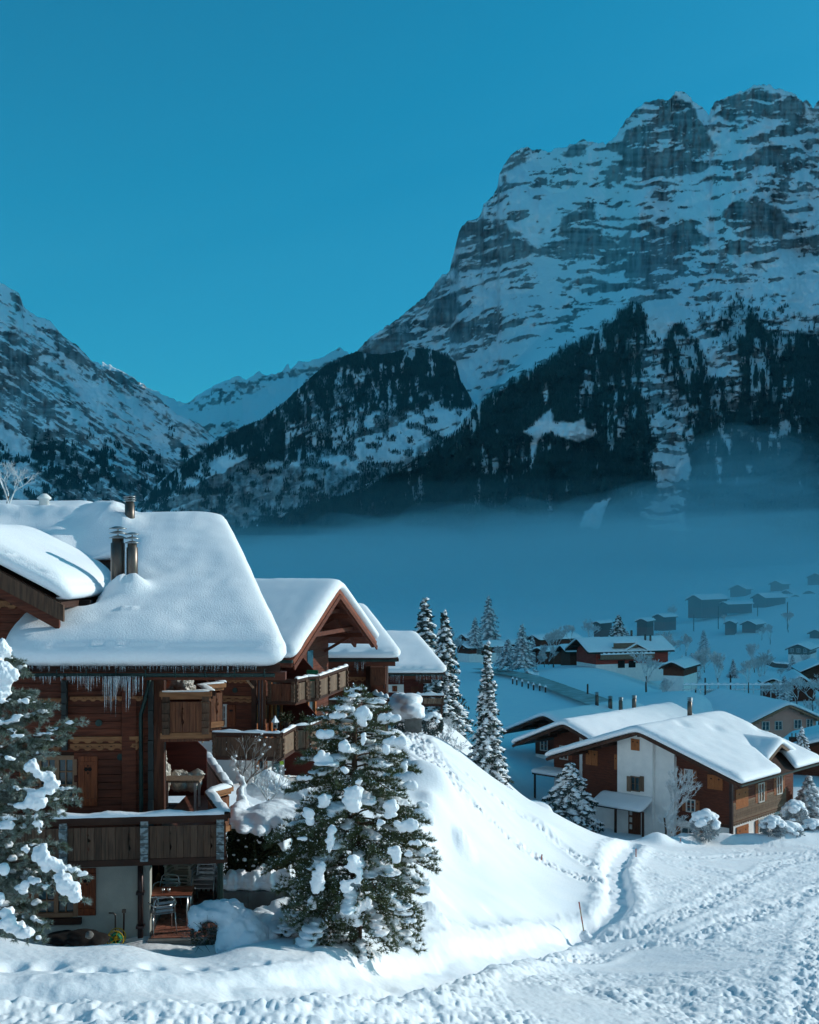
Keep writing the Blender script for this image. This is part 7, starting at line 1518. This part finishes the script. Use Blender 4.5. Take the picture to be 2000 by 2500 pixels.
T_ = empty('rock', P(218, 2284, 24.5), label='single round stone showing above the snow bank', cat='stone'); blobs('stone', blob_px([(218, 2283, 24.5, 10, 9, .09)]), .02, CONC, T_, .01, 3, 9)
# covered furniture on the balconies, wrapped in clear sheet
def film(name, label, L, cat, vox=.03): T = empty(name, P(L[0][0], L[0][1]+L[0][4], L[0][2]), label=label, cat=cat); blobs('cover', blob_px(L), vox, FILM, T, .03, 17, 7)
film('covered_chair', 'garden chair wrapped upright in clear plastic on the lower balcony', [(395, 1850, 27.6, 16, 24, .2), (396, 1880, 27.6, 18, 26, .22), (398, 1905, 27.6, 17, 28, .22), (400, 1925, 27.6, 14, 14, .2)], 'covered chair')
film('covered_lounger', 'low furniture under crumpled clear plastic behind the balcony bench', [(440, 1893, 28.0, 26, 14, .2), (470, 1896, 28.0, 24, 12, .2), (440, 1915, 28.0, 26, 18, .22), (475, 1915, 28.0, 20, 16, .2), (488, 1888, 28.0, 14, 7, .12)], 'covered furniture')
film('covered_furniture', 'beige sheet bulging over furniture on the upper balcony', [(430, 1668, 27.0, 24, 14, .3), (455, 1668, 27.0, 20, 12, .3), (415, 1680, 27.0, 18, 12, .3), (460, 1682, 27.0, 18, 12, .3)], 'covered furniture')
def bench():
    Y = 27.0; a, b = P(386, 1900, Y), P(492, 1900, Y); T = empty('balcony_table', P(440, 1965, Y), label='long grey table with metal legs on the lower balcony', cat='table')
    MB().box((a.x, Y-.3, a.z-.05), (b.x, Y+.35, a.z)).build('table_top', GREYL, T)
    for x in (a.x+.15, b.x-.1):
        for y in (Y-.24, Y+.28): MB().box((x-.025, y-.02, -5.54), (x+.025, y+.02, a.z-.051)).build('leg', ALU, T)
bench()
def ornament():
    c = P(485, 1802, 28.2); T = empty('animal_ornament', c, label='small white and brown ornament perched at the corner of the partition', cat='ornament'); blobs('body', [(c.x, c.y, c.z, .07, .06, .05), (c.x+.06, c.y, c.z+.04, .05, .05, .07), (c.x+.09, c.y, c.z-.05, .035, .04, .08), (c.x-.10, c.y, c.z+.04, .06, .03, .02)], .012, CREAM, T, .004, 3, 20)
ornament()
# things on the second chalet
def lantern():
    Y = 51.6; c = P(672, 1778, Y); T = empty('bird_house', c, label='white lantern shaped bird house on the railing of the second chalet', cat='bird house'); s_ = .24
    MB().box((c.x-s_/2*.8, Y-.1, c.z), (c.x+s_/2*.8, Y+.1, c.z+.26)).build('box', CAPM, T); MB().lathe((c.x, Y, c.z+.26), [(s_*.75, 0), (s_*.55, .08), (.05, .2), (.02, .28)], 4).build('roof', FSNOW, T); piece('opening', T, Wall(c.x, Y-.1, 0), -.05, .05, c.z+.05, c.z+.15, .0, .01, BLACK)
lantern()
for k, (x, y, Y, w_) in enumerate(((700, 1770, 53, 18), (738, 1772, 54, 8))):
    c = P(x, y, Y); r = np.random.default_rng(k); T_ = empty('potted_plant', c, label=('dark leafy plant pot on the lower balcony of the second chalet', 'small plant pot further along the lower balcony')[k], cat='plant'); n = 260; p = np.array(c)+r.normal(0, 1, (n, 3))*np.array([w_*.010, .12, .16])+np.array([0, 0, .28]); V, Q = leafcloud(p, .06, k, .4); raw_mesh('leaves', V, Q, HEDGE, T_)['kind'] = 'stuff'; MB().lathe(c-Vector((0, 0, .1)), [(.13, 0), (.17, .25)], 8).build('pot', BARN, T_)
def green_chair():
    Y = 56.0; c = P(763, 1662, Y); T = empty('plastic_chair', c, label='green plastic chair on the top balcony of the second chalet', cat='chair'); 
    MB().box((c.x-.27, Y, c.z-.05), (c.x+.27, Y+.06, c.z+.50)).build('backrest', GREENM, T); MB().box((c.x-.27, Y-.4, c.z-.1), (c.x+.27, Y, c.z-.055)).build('seat', GREENM, T)
    for sx in (-.24, .24): 
        for sy in (-.36, -.04): MB().box((c.x+sx-.02, Y+sy-.02, c.z-.5), (c.x+sx+.02, Y+sy+.02, c.z-.101)).build('leg', GREENM, T)
green_chair()
def tag_sign():
    Y = 50.3; c = P(688, 1863, Y); T = empty('hanging_tag', c, label='yellow green tag hanging in the shade under the lower balcony', cat='sign'); W = Wall(c.x, Y, 12); mb = MB(); mb.prism([(-.07, -.09), (.09, -.06), (.07, .10), (-.09, .07)], 0, .01, lambda a, b, n: W.at(a, b+c.z, n)); mb.build('card', mat('lime_card', (.42, .60, .05), rough=.5), T)
tag_sign()
def side_table():
    Y = 49; a, b = P(680, 1898, Y), P(706, 1898, Y); T = empty('garden_table', P(693, 1920, Y), label='small white folding table in front of the second chalet ground floor', cat='table'); MB().box((a.x, Y-.2, a.z-.03), (b.x, Y+.3, a.z)).build('table_top', WPLAS, T)
    for x in (a.x+.05, b.x-.05):
        for y in (Y-.15, Y+.25): MB().tube([(x, y, a.z-.03), (x, y, a.z-.55)], .015, 5).build('leg', ALU, T)
side_table()
